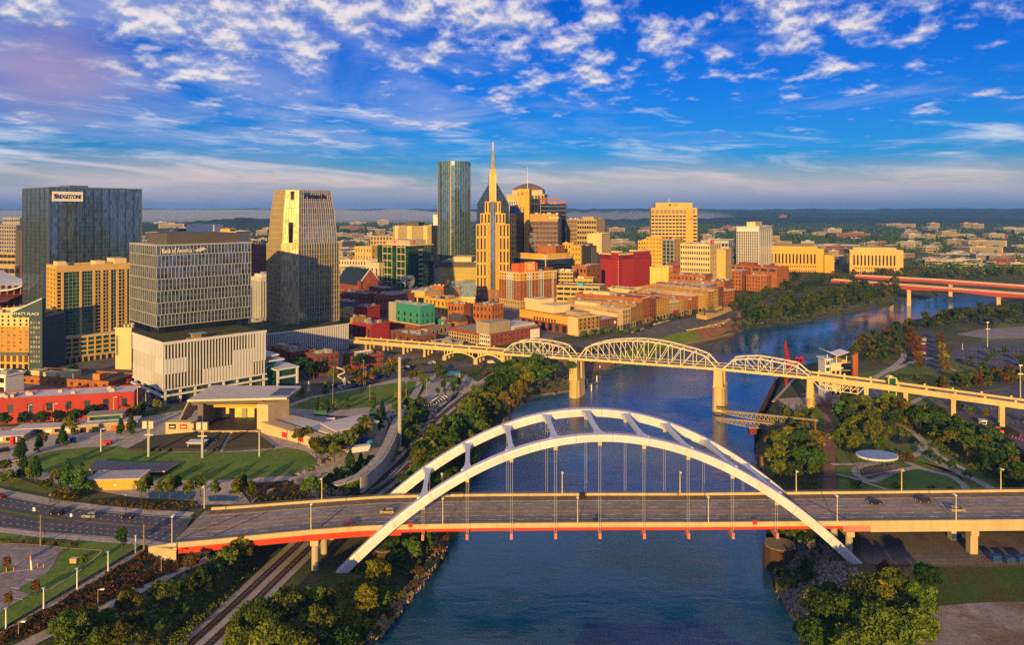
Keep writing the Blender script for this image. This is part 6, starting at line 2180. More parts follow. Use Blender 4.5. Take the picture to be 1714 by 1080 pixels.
ribbon('path',resample([drop(x,y)for x,y in[(712,712),(722,704),(718,692)]],3),2.4,WALK,.22)
ribbon('path',spline([drop(x,y)for x,y in[(520,806),(560,790),(585,775),(562,760),(520,745)]],6),4.0,WALK,.2)
ribbon('platform_edge',resample([drop(x,y)for x,y in[(772,660),(800,646),(836,624),(856,612)]],4),5.0,WALK,.5)
# riverside street below the bridge approach
drape('road',[(520,652),(560,644),(640,628),(720,612),(775,605),(840,600),(850,608),(800,614),(760,618),(700,628),(620,642),(540,660)],ASPH,.14)
drape('road',[(840,600),(900,584),(960,575),(1050,556),(1150,532),(1230,512),(1240,516),(1165,538),(1060,564),(980,584),(930,594),(850,612)],ASPH,.14)
drape('brick_promenade',[(930,594),(980,584),(1060,564),(1165,538),(1240,516),(1241,524),(1165,546),(1073,561),(1030,575),(985,591),(935,603)],REDBR,.2)
drape('bank_lawn',[(1030,571),(1073,557),(1134,543),(1165,538),(1188,546),(1166,565),(1106,575),(1050,582)],ground_mat('bright_grass',[(.11,.18,.02),(.14,.19,.024),(.085,.14,.018)],.06),.35)
e=empty('river_dock',P(1150,580,WATER),label='long timber fronted river dock with a pale deck beyond the truss bridge',cat='dock')
O=e.location.copy()
a,c=P(1094,592,WATER),P(1227,563,WATER)
d=(c-a).normalized()
n=Vector((-d.y,d.x,0))
q=lambda t,s,z:a.lerp(c,t)+n*s-O+Vector((0,0,z))
MB().hexa([q(0,0,1.2),q(1,0,1.2),q(1,9,1.2),q(0,9,1.2),q(0,0,2.2),q(1,0,2.2),q(1,9,2.2),q(0,9,2.2)]).build('deck',mat('dock_deck',(.33,.29,.26),.9),e)
MB().hexa([q(0,-.2,-2),q(1,-.2,-2),q(1,.1,-2),q(0,.1,-2),q(0,-.2,1.9),q(1,-.2,1.9),q(1,.1,1.9),q(0,.1,1.9)]).build('timber_face',mat('dark_timber',(.12,.075,.035),.9),e)
for i in range(14):
 MB().cyl(q(i/13,-.4,-3),q(i/13,-.4,2.6),.28,n=8).build('pile',mat('dark_timber',(.12,.075,.035),.9),e)
for px,py in((1221,553),(1120,574)):
 p=P(px,py,WATER)
 MB().cyl(p-O+Vector((0,0,-2)),p-O+Vector((0,0,9)),.5,n=8).build('mooring_post',CREAMC,e)
e=empty('stepped_landing',drop(1190,545),label='pale stepped stone terraces above the river dock',cat='terrace')
O=e.location.copy()
for i in range(6):
 a,c=P(1150+i*12,553-i*1.0-i*1.2,-6+i),P(1206+i*3,545-i*2.2,-6+i)
 MB().beam(a-O,c-O,2.2,1.0).build('step',BEIGE2,e)
e=empty('fort_palisade',drop(1200,533),label='low tan log palisade with dark roofs above the stepped terraces',cat='building')
O=e.location.copy()
pts=[drop(x,y)for x,y in[(1166,533),(1182,536),(1206,528),(1228,519),(1224,514),(1190,523)]]
for a,c in zip(pts,pts[1:]+pts[:1]):
 MB().beam(a-O+Vector((0,0,2)),c-O+Vector((0,0,2)),.5,4).build('log_wall',BEIGE2,e)
for x,y in((1188,529),(1218,519)):
 p=drop(x,y)-O
 MB().box(p.x-5,p.y-3,0,p.x+5,p.y+3,3.4).build('cabin',BROWNW,e)
 MB().add([(p.x-5.5,p.y-3.5,3.4),(p.x+5.5,p.y-3.5,3.4),(p.x+5.5,p.y+3.5,3.4),(p.x-5.5,p.y+3.5,3.4),(p.x-5.5,p.y,6),(p.x+5.5,p.y,6)],
[(0,1,5,4),(2,3,4,5),(1,2,5),(3,0,4),(3,2,1,0)]).build('cabin_roof',mat('plum_roof',(.08,.06,.08),.8),e)
RAMP=[drop(x,y)for x,y in[(1288,510),(1320,506),(1350,499),(1348,494),(1330,494),(1300,502)]]
drape('bank_road',[(1284,512),(1330,506),(1356,497),(1352,490),(1325,494),(1290,504)],ASPH,.5)
# right bank
Zr=-9.0
sheet('park_grass',None,GRASS2,Zr,0.04,world=[(x,y)for x,y in[(152,275),(480,278),(640,420),(760,640),(700,720),(620,800),(560,830),(500,760),(440,690),(385,620),(300,555),(215,500),(184,462),(175,430),(160,400),(146,330)]])
gp=lambda l:[P(x,y,Zr)for x,y in l]
sheet('brick_promenade',[(1378,824),(1401,824),(1394,690),(1392,668),(1372,668),(1378,690)],REDBR,Zr,.10)
for x,y in((1389,735),(1389,775),(1389,800)):
 m=MB().beam(P(1378.5,y,Zr)+Vector((0,0,.13)),P(1400,y,Zr)+Vector((0,0,.13)),.5,.03)
 tag(m.build('paving_band',DARKJ),kind='structure')
sheet('quay_paving',[(1300,668),(1372,664),(1420,664),(1440,690),(1392,690),(1372,676),(1330,690)],WALK,Zr,.08)
sheet('quay_paving',[(1340,662),(1376,640),(1430,640),(1500,640),(1480,664),(1420,668),(1372,668)],LOT,Zr,.09)
LAWNS=[[(1400,782),(1440,782),(1430,792),(1440,806),(1400,796)],[(1402,800),(1446,812),(1488,822),(1402,822)],[(1446,810),(1520,786),(1590,796),(1618,822),(1500,822)],
[(1540,750),(1560,772),(1600,795),(1660,822),(1626,822),(1600,790),(1560,784),(1526,770)]]
for l in LAWNS:
 sheet('lawn',l,GRASS,Zr,.12)
PATHS=[([(1392,778),(1425,778),(1470,776)],3.0),([(1400,795),(1430,802),(1458,812),(1490,822)],2.0),([(1472,776),(1440,782),(1432,790),(1440,800),(1462,806),(1500,790),(1540,783)],3.2),
([(1520,768),(1540,758),(1548,745),(1535,730),(1515,716),(1490,706)],3.4),([(1545,744),(1545,756),(1560,770),(1600,790),(1640,808),(1668,824)],4.0),
([(1516,774),(1545,786),(1590,798),(1612,812),(1618,824)],3.2),([(1560,748),(1580,768),(1620,790)],2.6),
([(1452,640),(1490,618),(1512,600),(1510,585)],4.2),([(1490,622),(1530,606),(1560,600)],4.0),([(1575,612),(1600,622),(1604,632),(1590,640)],3.0),([(1524,690),(1526,676),(1560,660),(1590,650)],3.4)]
for i,(l,w_)in enumerate(PATHS):
 ribbon('path',spline(gp(l),6),w_,WALK,.16+.012*i,follow=False)
sheet('pond',[(1484,734),(1500,728),(1520,728),(1538,736),(1542,744),(1500,744)],mat('pond_water',(.02,.035,.06),.1,var=.2,spec=.7),Zr,.13)
sheet('park_road',[(1542,610),(1576,628),(1568,575),(1562,552),(1545,552),(1546,580)],ASPH,Zr,.13)
sheet('parking_lot',[(1586,600),(1600,580),(1660,572),(1790,572),(1790,620),(1714,625),(1660,618),(1620,612)],LOTB,Zr,.13)
sheet('parking_lot',[(1560,672),(1620,650),(1700,636),(1850,640),(1850,800),(1714,760),(1690,738),(1660,722),(1610,700)],LOTB,Zr,.13)
sheet('parking_lot',[(1600,560),(1640,552),(1790,540),(1790,566),(1660,568)],LOT,Zr,.12)
ISL=[[(1618,692),(1650,692),(1648,695),(1620,695)],[(1640,655),(1690,648),(1690,652),(1644,660)],[(1600,690),(1560,676),(1600,660),(1604,664)]]
for l in ISL:
 sheet('lot_island',l,DUST,Zr,.22)
m=MB()
rg=random.Random(5)
for y in(606,598,590,584):
 for x in range(1612,1714,7):
  m.beam(P(x,y,Zr)+Vector((0,0,.15)),P(x+2.2,y+2.6,Zr)+Vector((0,0,.15)),.14,.02)
for y in(668,682,706):
 for x in range(1640,1714,9):
  m.beam(P(x,y,Zr)+Vector((0,0,.15)),P(x+2.5,y+4,Zr)+Vector((0,0,.15)),.14,.02)
tag(m.build('lot_markings',LINEW),kind='structure')
sheet('dirt_yard',[(1440,893),(1850,893),(1850,947),(1560,947),(1450,945),(1440,930)],DUST,Zr,.08)
sheet('field_grass',[(1540,952),(1850,950),(1850,1000),(1760,1010),(1640,1008),(1560,1015)],ground_mat('wet_grass',[(.05,.09,.014),(.075,.06,.02),(.065,.11,.016)],.05),Zr,.07)
sheet('bare_ground',[(1570,1015),(1640,1010),(1850,1002),(1850,1200),(1500,1200),(1540,1060)],DIRT,Zr,.06)
# amphitheatre and the park buildings
LILAC=mat('lilac_roof',(.50,.46,.47),.7,var=.12,scale=.3)
PALEROOF=mat('pale_metal_roof',(.56,.51,.46),.5,metal=.2,var=.1,scale=.25)
SANDW=mat('sandy_panel',(.58,.45,.26),.8,var=.14,scale=.3)
def rel(e):
 return lambda p:Vector(p)-e.location
def stage():
 e=empty('amphitheatre_stage',P(392,720),label='open amphitheatre stage under a broad pale folded roof beside the dark seating',cat='stage')
 V=rel(e)
 z0,zr=1.6,14.2
 FL,FR,BR,BL=PD(313,673,350),PD(480,669,352),PD(505,649.5,378),PD(355,648,378)
 up=Vector((0,0,.9))
 MB().hexa([V(FL),V(FR),V(BR),V(BL),V(FL+up),V(FR+up),V(BR+up),V(BL+up)]).build('roof',PALEROOF,e)
 for t0,t1 in((.18,.44),(.50,.76)):
  q=lambda s,t,z:V(FL.lerp(FR,s).lerp(BL.lerp(BR,s),t))+Vector((0,0,z))
  MB().hexa([q(.80,t0,1.0),q(.98,t0,1.0),q(.98,t1,1.0),q(.80,t1,1.0),q(.80,t0,1.15),q(.98,t0,1.15),q(.98,t1,1.15),q(.80,t1,1.15)]).build('solar_panel',SOLAR,e)
 a,c=FL+Vector((1,.5,0)),FR+Vector((-12,.5,0))
 MB().hexa([V(a),V(c),V(c+Vector((0,6,0))),V(a+Vector((0,6,0))),*[V(p)-Vector((0,0,2.6))for p in(a+Vector((0,3,0)),c+Vector((0,3,0)),c+Vector((0,6,0)),a+Vector((0,6,0)))]]).build('fascia',mat('soffit_grey',(.28,.26,.24),.7),e)
 s=MB()
 for i in range(9):
  t=i/8
  p,q_=Vector((FL.x+.3,FL.y+1+t*16,zr)),Vector((FL.x-5.2,FL.y+1+t*15,z0+1.2))
  s.beam(V(p),V(q_),.5,.7)
 for j in range(12):
  t=j/11
  p,q_=Vector((FL.x+.3-5.5*t,FL.y+1,zr+(z0+1.2-zr)*t)),Vector((FL.x+.3-5.5*t,FL.y+17-t,zr+(z0+1.2-zr)*t))
  s.beam(V(p),V(q_),.4,.35)
 s.build('slatted_leg',mat('timber_slat',(.3,.22,.15),.8),e)
 xl,xr=P(345,720).x,P(430,720).x
 y0=347.0
 MB().box(*V((xl-3,y0,-1)),*V((xr+2,y0+22,z0))).build('stage_floor',mat('stage_black',(.05,.05,.055),.6,var=.2),e)
 MB().box(*V((xl-4,y0-.6,-1)),*V((xr+3,y0,z0+.1))).build('stage_front',TANW,e)
 MB().box(*V((xl-4,y0+22,-1)),*V((xr+2,y0+22.8,12.6))).build('rear_wall',mat('lit_yellow_wall',(.72,.55,.2),.7),e)
 for i in range(4):
  MB().box(*V((xl-1+i*6.2,y0+21.2,z0)),*V((xl+1.4+i*6.2,y0+22,6.2))).build('stage_door',CORE if i%2 else mat('grey_door',(.3,.28,.25),.7),e)
 MB().box(*V((xl-2,y0+12,9.2)),*V((xr+1,y0+13,10.6))).build('lighting_truss',YELLOWW,e)
 MB().box(*V((xl-2,y0+17,8.2)),*V((xr+1,y0+17.6,9.3))).build('lighting_truss',mat('grey_truss',(.3,.3,.3),.6),e)
 MB().box(*V((xl-3,y0+4,z0)),*V((xl-.5,y0+22,12.8))).build('side_wall',mat('dark_side_wall',(.16,.15,.14),.8),e)
 MB().hexa([*[V((x,y,-1))for x,y in((xr+1.5,y0+2),(xr+7,y0+1),(xr+13,y0+14),(xr+1.5,y0+20))],*[V((x,y,13.2))for x,y in((xr+1.5,y0+2),(xr+7,y0+1),(xr+13,y0+14),(xr+1.5,y0+20))]]).build('side_block',SANDW,e)
 wx0,wx1=P(289,720).x,P(335,720).x
 MB().box(*V((wx0,y0-1,-1)),*V((wx1,y0+3,5.6))).build('wing_wall',SANDW,e)
 for x,m_ in((.12,SIGNB),(.52,SIGNR)):
  xx=wx0+(wx1-wx0)*x
  bd=MB().box(*V((xx,y0-1.25,2.6)),*V((xx+3.2,y0-.98,4.8))).build('sponsor_board',m_,e)
  MB().box(*V((xx+.5,y0-1.3,3.4)),*V((xx+2.7,y0-1.24,3.9))).build('board_lettering',SIGNW,bd)
 return e
stage()
def support_wing():
 e=empty('park_service_building',P(520,725),label='long low park building with sandy ramped walls right of the stage',cat='building')
 V=rel(e)
 top=[P(468,690,4.5),P(510,700,4.5),P(560,712,4.5),P(600,722,4.3)]
 bot=[P(450,700,4.5),P(500,712,4.5),P(545,724,4.5),P(566,730,4.3)]
 MB().loft([[V(a),V(c),V(c)-Vector((0,0,.6)),V(a)-Vector((0,0,.6))]for a,c in zip(top,bot)]).build('roof_ramp',PALEROOF,e)
 MB().loft([[V(c)-Vector((0,0,.6)),V(c)-Vector((0,-.5,.6)),Vector((V(c).x,V(c).y+.5,-1)),Vector((V(c).x,V(c).y,-1))]for c in bot[:3]]).build('ramp_wall',SANDW,e)
 a,c=P(440,714,3.4),P(540,740,3.4)
 d=(c-a).normalized()
 n=Vector((-d.y,d.x,0))
 q=lambda s,t,z:V(a+d*s+n*t)*1.0+Vector((0,0,z-3.4))
 Ln=(c-a).length
 MB().hexa([q(0,0,-1),q(Ln,0,-1),q(Ln,5,-1),q(0,5,-1),q(0,0,5.0),q(Ln,0,3.6),q(Ln,5,3.6),q(0,5,5.0)]).build('wall',SANDW,e)
 MB().hexa([q(-.6,-.5,5.0),q(Ln+.5,-.5,3.6),q(Ln+.5,5.4,3.7),q(-.6,5.4,5.1),q(-.6,-.5,5.5),q(Ln+.5,-.5,4.1),q(Ln+.5,5.4,4.2),q(-.6,5.4,5.6)]).build('roof',mat('tan_metal_roof',(.45,.35,.22),.6),e)
 for t in(.34,.62,.93):
  MB().hexa([q(Ln*t,-.25,1.0),q(Ln*t+3,-.25,1.0),q(Ln*t+3,.05,1.0),q(Ln*t,.05,1.0),q(Ln*t,-.25,3.2),q(Ln*t+3,-.25,3.2),q(Ln*t+3,.05,3.2),q(Ln*t,.05,3.2)]).build('red_board',SIGNR,e)
 a=[P(566,742,0),P(632,726,0),P(604,716,0),P(540,730,0)]
 MB().prism([V(p).xy for p in a],-1,5.4).build('hall_wall',mat('taupe_panel',(.34,.28,.22),.7),e)
 MB().prism([(V(p)*1).xy for p in[P(562,744,0),P(635,726.5,0),P(604,714.5,0),P(536,730,0)]],5.4,5.9).build('hall_roof',LILAC,e)
 w0,w1=P(541,731,0),P(565,743,0)
 MB().beam(V(w0+Vector((-.2,-.3,2.6))),V(w1+Vector((-.2,-.3,2.6))),.2,2.8).build('glass_front',GL_TEAL,e)
 e2=empty('concession_booth',P(548,752),R(-10),'small concession booth with a flat lilac roof in front of the service building','booth')
 MB().box(-9,0,-.2,9,6,3.0).build('wall',SANDW,e2)
 MB().box(-9.6,-.8,3.0,9.6,6.6,3.4).build('roof',LILAC,e2)
 for x in(-6,-1,4):
  MB().box(x,-.15,1.0,x+2.6,0.02,2.3).build('hatch',CORE,e2)
 MB().box(6.8,-.2,.6,8.4,0,2.4).build('red_board',SIGNR,e2)
support_wing()
for lb,quad,n in(('left block of dark seating rows facing the stage',[(212,756),(338,757),(376,722),(254,734)],15),
('middle wedge of dark seating rows facing the stage',[(345,757.5),(366,757.5),(385,723),(379,722.5)],13),
('right block of dark seating rows facing the stage',[(373,757),(460,751),(426,727),(392,723)],15)):
 q=[P(x,y,0)for x,y in quad]
 e=empty('seating_block',q[0],label=lb,cat='seating',group='seating blocks of the amphitheatre')
 V=rel(e)
 MB().prism([V(p).xy for p in q],.12,.3).build('terrace',SEATD,e)
 for i in range(n):
  t=(i+.5)/n
  a,c=q[0].lerp(q[3],t),q[1].lerp(q[2],t)
  MB().beam(V(a)+Vector((0,0,.75)),V(c)+Vector((0,0,.75)),.5,.9).build('seat_row',mat('seat_black',(.025,.025,.03),.6),e)
e=empty('mixing_booth',P(327,752),label='small white roofed mixing booth among the dark seating',cat='booth')
MB().box(-3.5,0,0,3.5,4,2.6).build('wall',GREYW,e)
MB().box(-4,-.5,2.6,4,4.5,2.9).build('roof',WHITEP,e)
MB().box(-3,-.1,1,3,.02,2.0).build('opening',CORE,e)
POLE=mat('pale_pole',(.58,.54,.46),.6,var=.1)
POLED=mat('dark_pole',(.03,.03,.035),.5)
def mast(px,py,top,lb,w=.9,boxes=True):
 p=P(px,py)
 hh=(py-top)*p.y/F
 e=empty('speaker_mast',p,label=lb,cat='mast')
 MB().box(-w/2,-w/2,-.3,w/2,w/2,hh*.55).build('mast_base',mat('grey_mast',(.36,.38,.38),.6),e)
 m=MB()
 for sx in(-.3,.3):
  m.box(sx-.12,-.12,hh*.55,sx+.12,.12,hh)
 for k in range(6):
  m.beam((-.3,0,hh*(.56+k*.07)),(.3,0,hh*(.60+k*.07)),.12,.12)
 m.build('mast_frame',POLE,e)
 MB().box(-1.9,-.35,hh*.60,1.9,.1,hh*.63).build('cross_arm',POLE,e)
 if boxes:
  for sx in(-1.35,1.35):
   MB().box(sx-.95,-.9,hh*.80,sx+.95,.3,hh).build('speaker_box',mat('cream_speaker',(.62,.55,.4),.6),e)
mast(339,767,707,'tall speaker mast with two cream boxes, in front of the middle of the stage')
mast(249,765,705,'tall speaker mast with two cream boxes, at the left end of the seating')
def lamp(px,py,top,lb=None,grp=None,name='light_pole',m=POLE,arm=0.0,z=None,head=True,r=.14,armdir=1,D=None,floods=False):
 p=drop(px,py)if z is None else P(px,py,z)
 hh=(py-top)*p.y/F
 e=empty(name,p,label=lb,cat='lamp post',group=grp)
 MB().cyl((0,0,-.3),(0,0,hh),r*1.25,r*.8,8).build('pole',m,e)
 if floods:
  MB().box(-1.3,-.1,hh*.74,1.3,.1,hh*.76).build('cross_arm',m,e)
  for sx in(-1.1,0,1.1):
   MB().box(sx-.35,-.5,hh*.73,sx+.35,.2,hh*.73+.7).build('floodlight',SIGNW,e)
  MB().box(-.9,-.5,hh-.3,.9,.3,hh+.5).build('floodlight',SIGNW,e)
 elif arm:
  MB().beam((0,0,hh-.1),(armdir*arm,0,hh),.14,.14).build('arm',m,e)
  MB().box(min(0,armdir)*.9+armdir*(arm-.2)*(1 if armdir>0 else 1),-.3,hh-.12,armdir*(arm+.9)if armdir>0 else armdir*(arm-.2),.3,hh+.12).build('lamp_head',SIGNW,e)
 elif head:
  MB().lathe([(.1,hh-.1),(.42,hh+.05),(.46,hh+.22),(.2,hh+.32)],10).build('lamp_head',mat('blue_white_lens',(.35,.5,.6),.4),e)
 return e
lamp(434,765,722,'cream light mast on the lawn edge right of the stage seating',floods=False,arm=1.2,r=.25)
lamp(169,757,718,'cream light mast on the lawn edge, left of the seating',arm=1.0,r=.25)
G_='street lights along the arch bridge'
for px in(287,520,741,967,1186,1402,1601):
 X=(px-CX)*242/F
 X=(px-CX)*dn(X)/F
 e=empty('light_pole',(X,dn(X)+.22,dz_(X)+1.1),label='slim pale street light on the near barrier of the arch bridge',cat='lamp post',group='street lights on the near barrier')
 MB().cyl((0,0,-.3),(0,0,8.0),.17,.11,8).build('pole',POLE,e)
 MB().box(-.35,-.1,7.8,.35,1.5,8.05).build('lamp_head',SIGNW,e)
for px in(361,543,740,941,1138,1334,1513,1683):
 X=(px-CX)*268/F
 e=empty('light_pole',(X,df(X)-.22,dz_(X)+1.1),label='slim cream street light on the far barrier of the arch bridge',cat='lamp post',group='street lights on the far barrier')
 MB().cyl((0,0,-.3),(0,0,7.6),.19,.13,8).build('pole',CREAM,e)
 MB().box(-.35,-1.3,7.4,.35,.1,7.65).build('lamp_head',SIGNW,e)
for i,(px,py,top)in enumerate(((10,1052,1020),(73,1018,986),(129,985,953),(181,955,925),(227,925,898))):
 lamp(px,py,top,'white post lamp with a flat blue-white head along the pale sidewalk','post lamps along the sidewalk',m=SIGNW,z=-.02,r=.16)
for i,(px,py,top)in enumerate(((31,1074,1041),(164,1012,987),(270,955,932))):
 lamp(px,py,top,'thin grey arm lamp beside the lower path in the brown shrubs','arm lamps beside the lower path',arm=.9,z=-3.0,r=.10,m=mat('grey_pole',(.3,.29,.27),.6))
lamp(68,914,862,'brown wooden utility pole at the left roadside',arm=0,z=0,m=mat('wood_pole',(.25,.18,.09),.9),name='utility_pole',head=False,r=.22)
lamp(241,919,878,'brown wooden utility pole at the bridge abutment',arm=0,z=0,m=mat('wood_pole',(.25,.18,.09),.9),name='utility_pole',head=False,r=.24)
lamp(75,898,855,'black traffic signal pole with a long arm over the left road',arm=3.0,z=0,m=POLED,armdir=-1)
lamp(211,856,830,'black street light pole with a green sign by the upper sidewalk',arm=0,z=0,m=POLED)
lamp(84,842,830,'short black post with a white lantern by the upper sidewalk',arm=0,z=0,m=POLED)
for px,py,top in((609,650,604),(558,662,615),(619,682,645),(680,676,640),(557,684,645),(714,662,637),(650,620,600),(612,648,615)):
 lamp(px,py,top,'slim pole lamp around the sloping upper lawn','slim lamps around the upper lawn',r=.13,m=mat('grey_pole',(.3,.29,.27),.6))
for px,py,top in((230,700,648),(190,702,665),(48,715,678),(90,712,676),(244,690,655)):
 lamp(px,py,top,'tall grey lamp post on the street before the long red building','lamp posts before the long red building',r=.16,arm=1.0)
for px,py,top,lb in((1653,582,540,'tall flood mast in the upper car park, right edge'),(1708,668,612,'tall flood mast in the lower car park at the right edge'),(1611,586,576,'short white lamp in the upper car park')):
 lamp(px,py,top,lb,z=Zr,floods=top<640 and py-top>20,r=.22,m=POLE)
p=drop(669,752)
hh=(752-598)*p.y/F
e=empty('tall_column',p,label='very tall plain concrete column standing beside the curved walk',cat='column')
MB().cyl((0,0,-.5),(0,0,hh*.36),1.0,.92,14).build('column_foot',mat('grey_column',(.36,.36,.35),.8),e)
MB().cyl((0,0,hh*.36),(0,0,hh),0.9,.72,14).build('column_shaft',mat('pale_column',(.42,.40,.32),.8),e)
MB().cyl((0,0,-.5),(0,0,.5),2.6,2.4,14).build('plinth',CONC,e)
def pavilion():
 e=empty('solar_pavilion',P(218,806),label='open pavilion with a large dark blue solar roof behind the yellow block',cat='pavilion')
 V=rel(e)
 A,B,C_,D_=PD(149,788,291),PD(276,791,291),PD(301,776,305),PD(161,773,305)
 m=MB()
 n=12
 top=[A.lerp(B,i/n)-Vector((0,0,.5*math.sin(math.pi*i/n)))for i in range(n+1)]
 bak=[D_.lerp(C_,i/n)-Vector((0,0,.5*math.sin(math.pi*i/n)))for i in range(n+1)]
 m.loft([[V(a),V(c),V(c)+Vector((0,0,.5)),V(a)+Vector((0,0,.5))]for a,c in zip(top,bak)])
 m.build('roof',mat('yellow_fascia',(.6,.45,.18),.7),e)
 for i in range(26):
  s=(i+.08)/26
  s2=(i+.80)/26
  q=lambda s,t:V(A.lerp(B,s).lerp(D_.lerp(C_,s),t))+Vector((0,0,.52-.5*math.sin(math.pi*s)))
  up=Vector((0,0,.14))
  MB().hexa([q(s,.03),q(s2,.03),q(s2,.97),q(s,.97),q(s,.03)+up,q(s2,.03)+up,q(s2,.97)+up,q(s,.97)+up]).build('solar_panel',SOLAR,e)
 for s in(.03,.3,.62,.97):
  for t in(.1,.9):
   p=A.lerp(B,s).lerp(D_.lerp(C_,s),t)
   MB().box(V(p).x-.25,V(p).y-.25,-1.2,V(p).x+.25,V(p).y+.25,V(p).z+.1).build('post',mat('blue_post',(.05,.1,.22),.6),e)
 e=empty('restroom_block',P(148,822),R(4),label='low yellow block with a flat lilac roof in front of the solar pavilion',cat='building')
 w=P(228,824).x-P(148,822).x
 MB().box(0,0,-.3,w,8.5,3.9).build('wall',mat('mustard_wall',(.62,.36,.06),.8,var=.1,scale=.3),e)
 MB().box(-.5,-.5,3.9,w+.5,9,4.3).build('roof',LILAC,e)
 for i in range(20):
  MB().box(-.4+i*w/20,-.4,4.3,-.1+i*w/20,8.9,4.4).build('roof_seam',mat('seam_lilac',(.38,.35,.38),.6),e)
 MB().box(w*.5,-.12,1.6,w*.56,0.02,2.2).build('plaque',SIGNW,e)
 MB().box(w*.86,-.1,-.2,w*.92,.02,2.1).build('door',BROWNW,e)
pavilion()
for lb,px,py,ln,rz in(('long flat lilac roofed stall with white counters, left of the lawn',72,728,24,8),('dark lilac roofed stall cut by the left frame edge',6,742,16,10)):
 e=empty('market_stall',P(px,py),R(rz),lb,'stall')
 MB().box(-ln/2,0,-.2,ln/2,7,3.0).build('wall',TANW,e)
 MB().box(-ln/2-.8,-1.2,3.0,ln/2+.8,8,3.4).build('roof',LILAC,e)
 for i in range(int(ln//4)):
  MB().box(-ln/2+1+i*4,-.15,.9,-ln/2+3.8+i*4,.02,2.4).build('counter',WHITEP if i%2 else CORE,e)
e=empty('park_building',P(178,722),R(16),'two tier grey roofed park building with sandy walls before the long red building','building')
MB().box(-13,0,-.2,13,8,3.4).build('wall',TANW,e)
MB().box(-13.6,-.8,3.4,13.6,9,3.8).build('roof',LILAC,e)
MB().box(-9,4,3.8,6,11,6.6).build('upper_wall',GREYW,e)
MB().box(-9.6,3.4,6.6,6.6,11.6,7.0).build('upper_roof',ROOFG,e)
MB().box(-8,3.85,4.4,5,4.02,6.0).build('clerestory',GL_TEAL,e)
for x in(-11,-6,2,7):
 MB().box(x,-.15,0,x+2.4,.02,2.4).build('door',CORE if x<0 else mat('orange_door',(.6,.12,.03),.6),e)
b=house('flat_roof_block','flat dark roofed block with big yellow rooftop ducts behind the long red building',182,652,76,22,None,641,BR_ORANGE,None,(12,1,.4,.4),ROOFD,wd=22,units=0)
for t,h_ in((.42,3.0),(.78,2.2),(.60,1.6)):
 MB().box(4,b.d*t,b.h+.2,10,b.d*(t+.14),b.h+h_+1).build('rooftop_duct',mat('straw_duct',(.55,.5,.28),.6),b.e)
MB().box(2,b.d*.12,b.h+.2,7,b.d*.19,b.h+4).build('roof_box',mat('orange_box',(.6,.2,.06),.7),b.e)
house('white_frame_building','white framed building with blue windows cut by the left frame edge',10,676,70,-30,None,630,SIGNW,None,(3,3,.7,.55),ROOFG,wd=10)
STEELP=mat('pale_sculpture',(.5,.48,.46),.4)
p=drop(570,652)
e=empty('ribbon_sculpture',p,label='tall twisting pale ribbon sculpture beside the riverside street',cat='sculpture')
m=MB()
pts=spline([Vector((x,y,z))for x,y,z in[(1.5,0,0),(-1.8,.5,1.6),(2.2,0,3.0),(1.4,-.6,6.0),(-1.6,0,8.0),(2.2,.8,10.0),(1.2,0,12.0),(-2.6,.4,13.0)]],6)
for a,c in zip(pts[:-1],pts[1:]):
 m.cyl(a,c,.42,n=8)
m.build('ribbon_tube',STEELP,e)
for px,py,lb in((577,646,'white marble-like standing figure sculpture right of the ribbon sculpture'),(517,655,'white standing figure sculpture left of the ribbon sculpture')):
 e=empty('standing_sculpture',drop(px,py),label=lb,cat='sculpture')
 MB().lathe([(1.1,-.2),(1.0,.5),(.7,1.8),(.55,3.0),(.75,4.2),(.35,5.2),(.08,6.0)],9).build('figure',STEELP,e)
e=empty('arch_sculpture',drop(716,686),label='row of pale curling fins forming an arched sculpture by the railway',cat='sculpture')
for i in range(6):
 o=Vector((-2.4+i*1.1,-4+i*3.0,0))
 m=MB()
 for k in range(10):
  a0,a1=R(180-k*13),R(180-(k+1)*13)
  m.beam(o+Vector((math.cos(a0)*4+4,0,math.sin(a0)*5)),o+Vector((math.cos(a1)*4+4,0,math.sin(a1)*5)),.5,.45)
 m.build('fin',STEELP,e)
e=empty('shade_canopy',drop(755,632),label='bright blue shade canopy by the dog lawn below the bridge',cat='canopy')
MB().hexa([(-6,-2,3.0),(6,-2,2.6),(6,3,3.0),(-6,3,3.4),(-6,-2,3.15),(6,-2,2.75),(6,3,3.15),(-6,3,3.55)]).build('canopy_sheet',mat('azure_fabric',(.02,.30,.48),.7),e)
for x in(-5.5,5.5):
 for y in(-1.6,2.6):
  MB().cyl((x,y,-.2),(x,y,3.1),.12,n=6).build('post',STEELP,e)
for px,py,lb,m_ in((508,0,'',None),)[:0]:
 pass
def crate(px,py,w,d,h_,m_,lb,name='container',rz=0.0,z=None,cat='container'):
 p=drop(px,py)if z is None else P(px,py,z)
 e=empty(name,p+Vector((0,0,.15)),R(rz),lb,cat)
 MB().box(-w/2,-d/2,.2,w/2,d/2,h_).build('body',m_,e)
 MB().box(-w/2-.08,-d/2-.08,h_,w/2+.08,d/2+.08,h_+.15).build('lid',m_,e)
 m=MB()
 for i in range(6):
  x=-w/2+(i+.5)*w/6
  m.box(x-.06,-d/2-.1,.3,x+.06,-d/2+.02,h_)
 m.build('ribs',m_,e)
 MB().box(-w/2+.1,-d/2+.1,0,w/2-.1,d/2-.1,.2).build('skids',RAIL,e)
GRNC=mat('green_container_paint',(.02,.14,.08),.6)
BLUC=mat('blue_bin_paint',(.015,.07,.25),.5)
crate(537,696,6,2.5,2.4,GRNC,'dark green container in the service yard right of the stage',rz=6)
crate(623,697,3,2.2,2.2,GRNC,'small green container near the curved walk',rz=20)
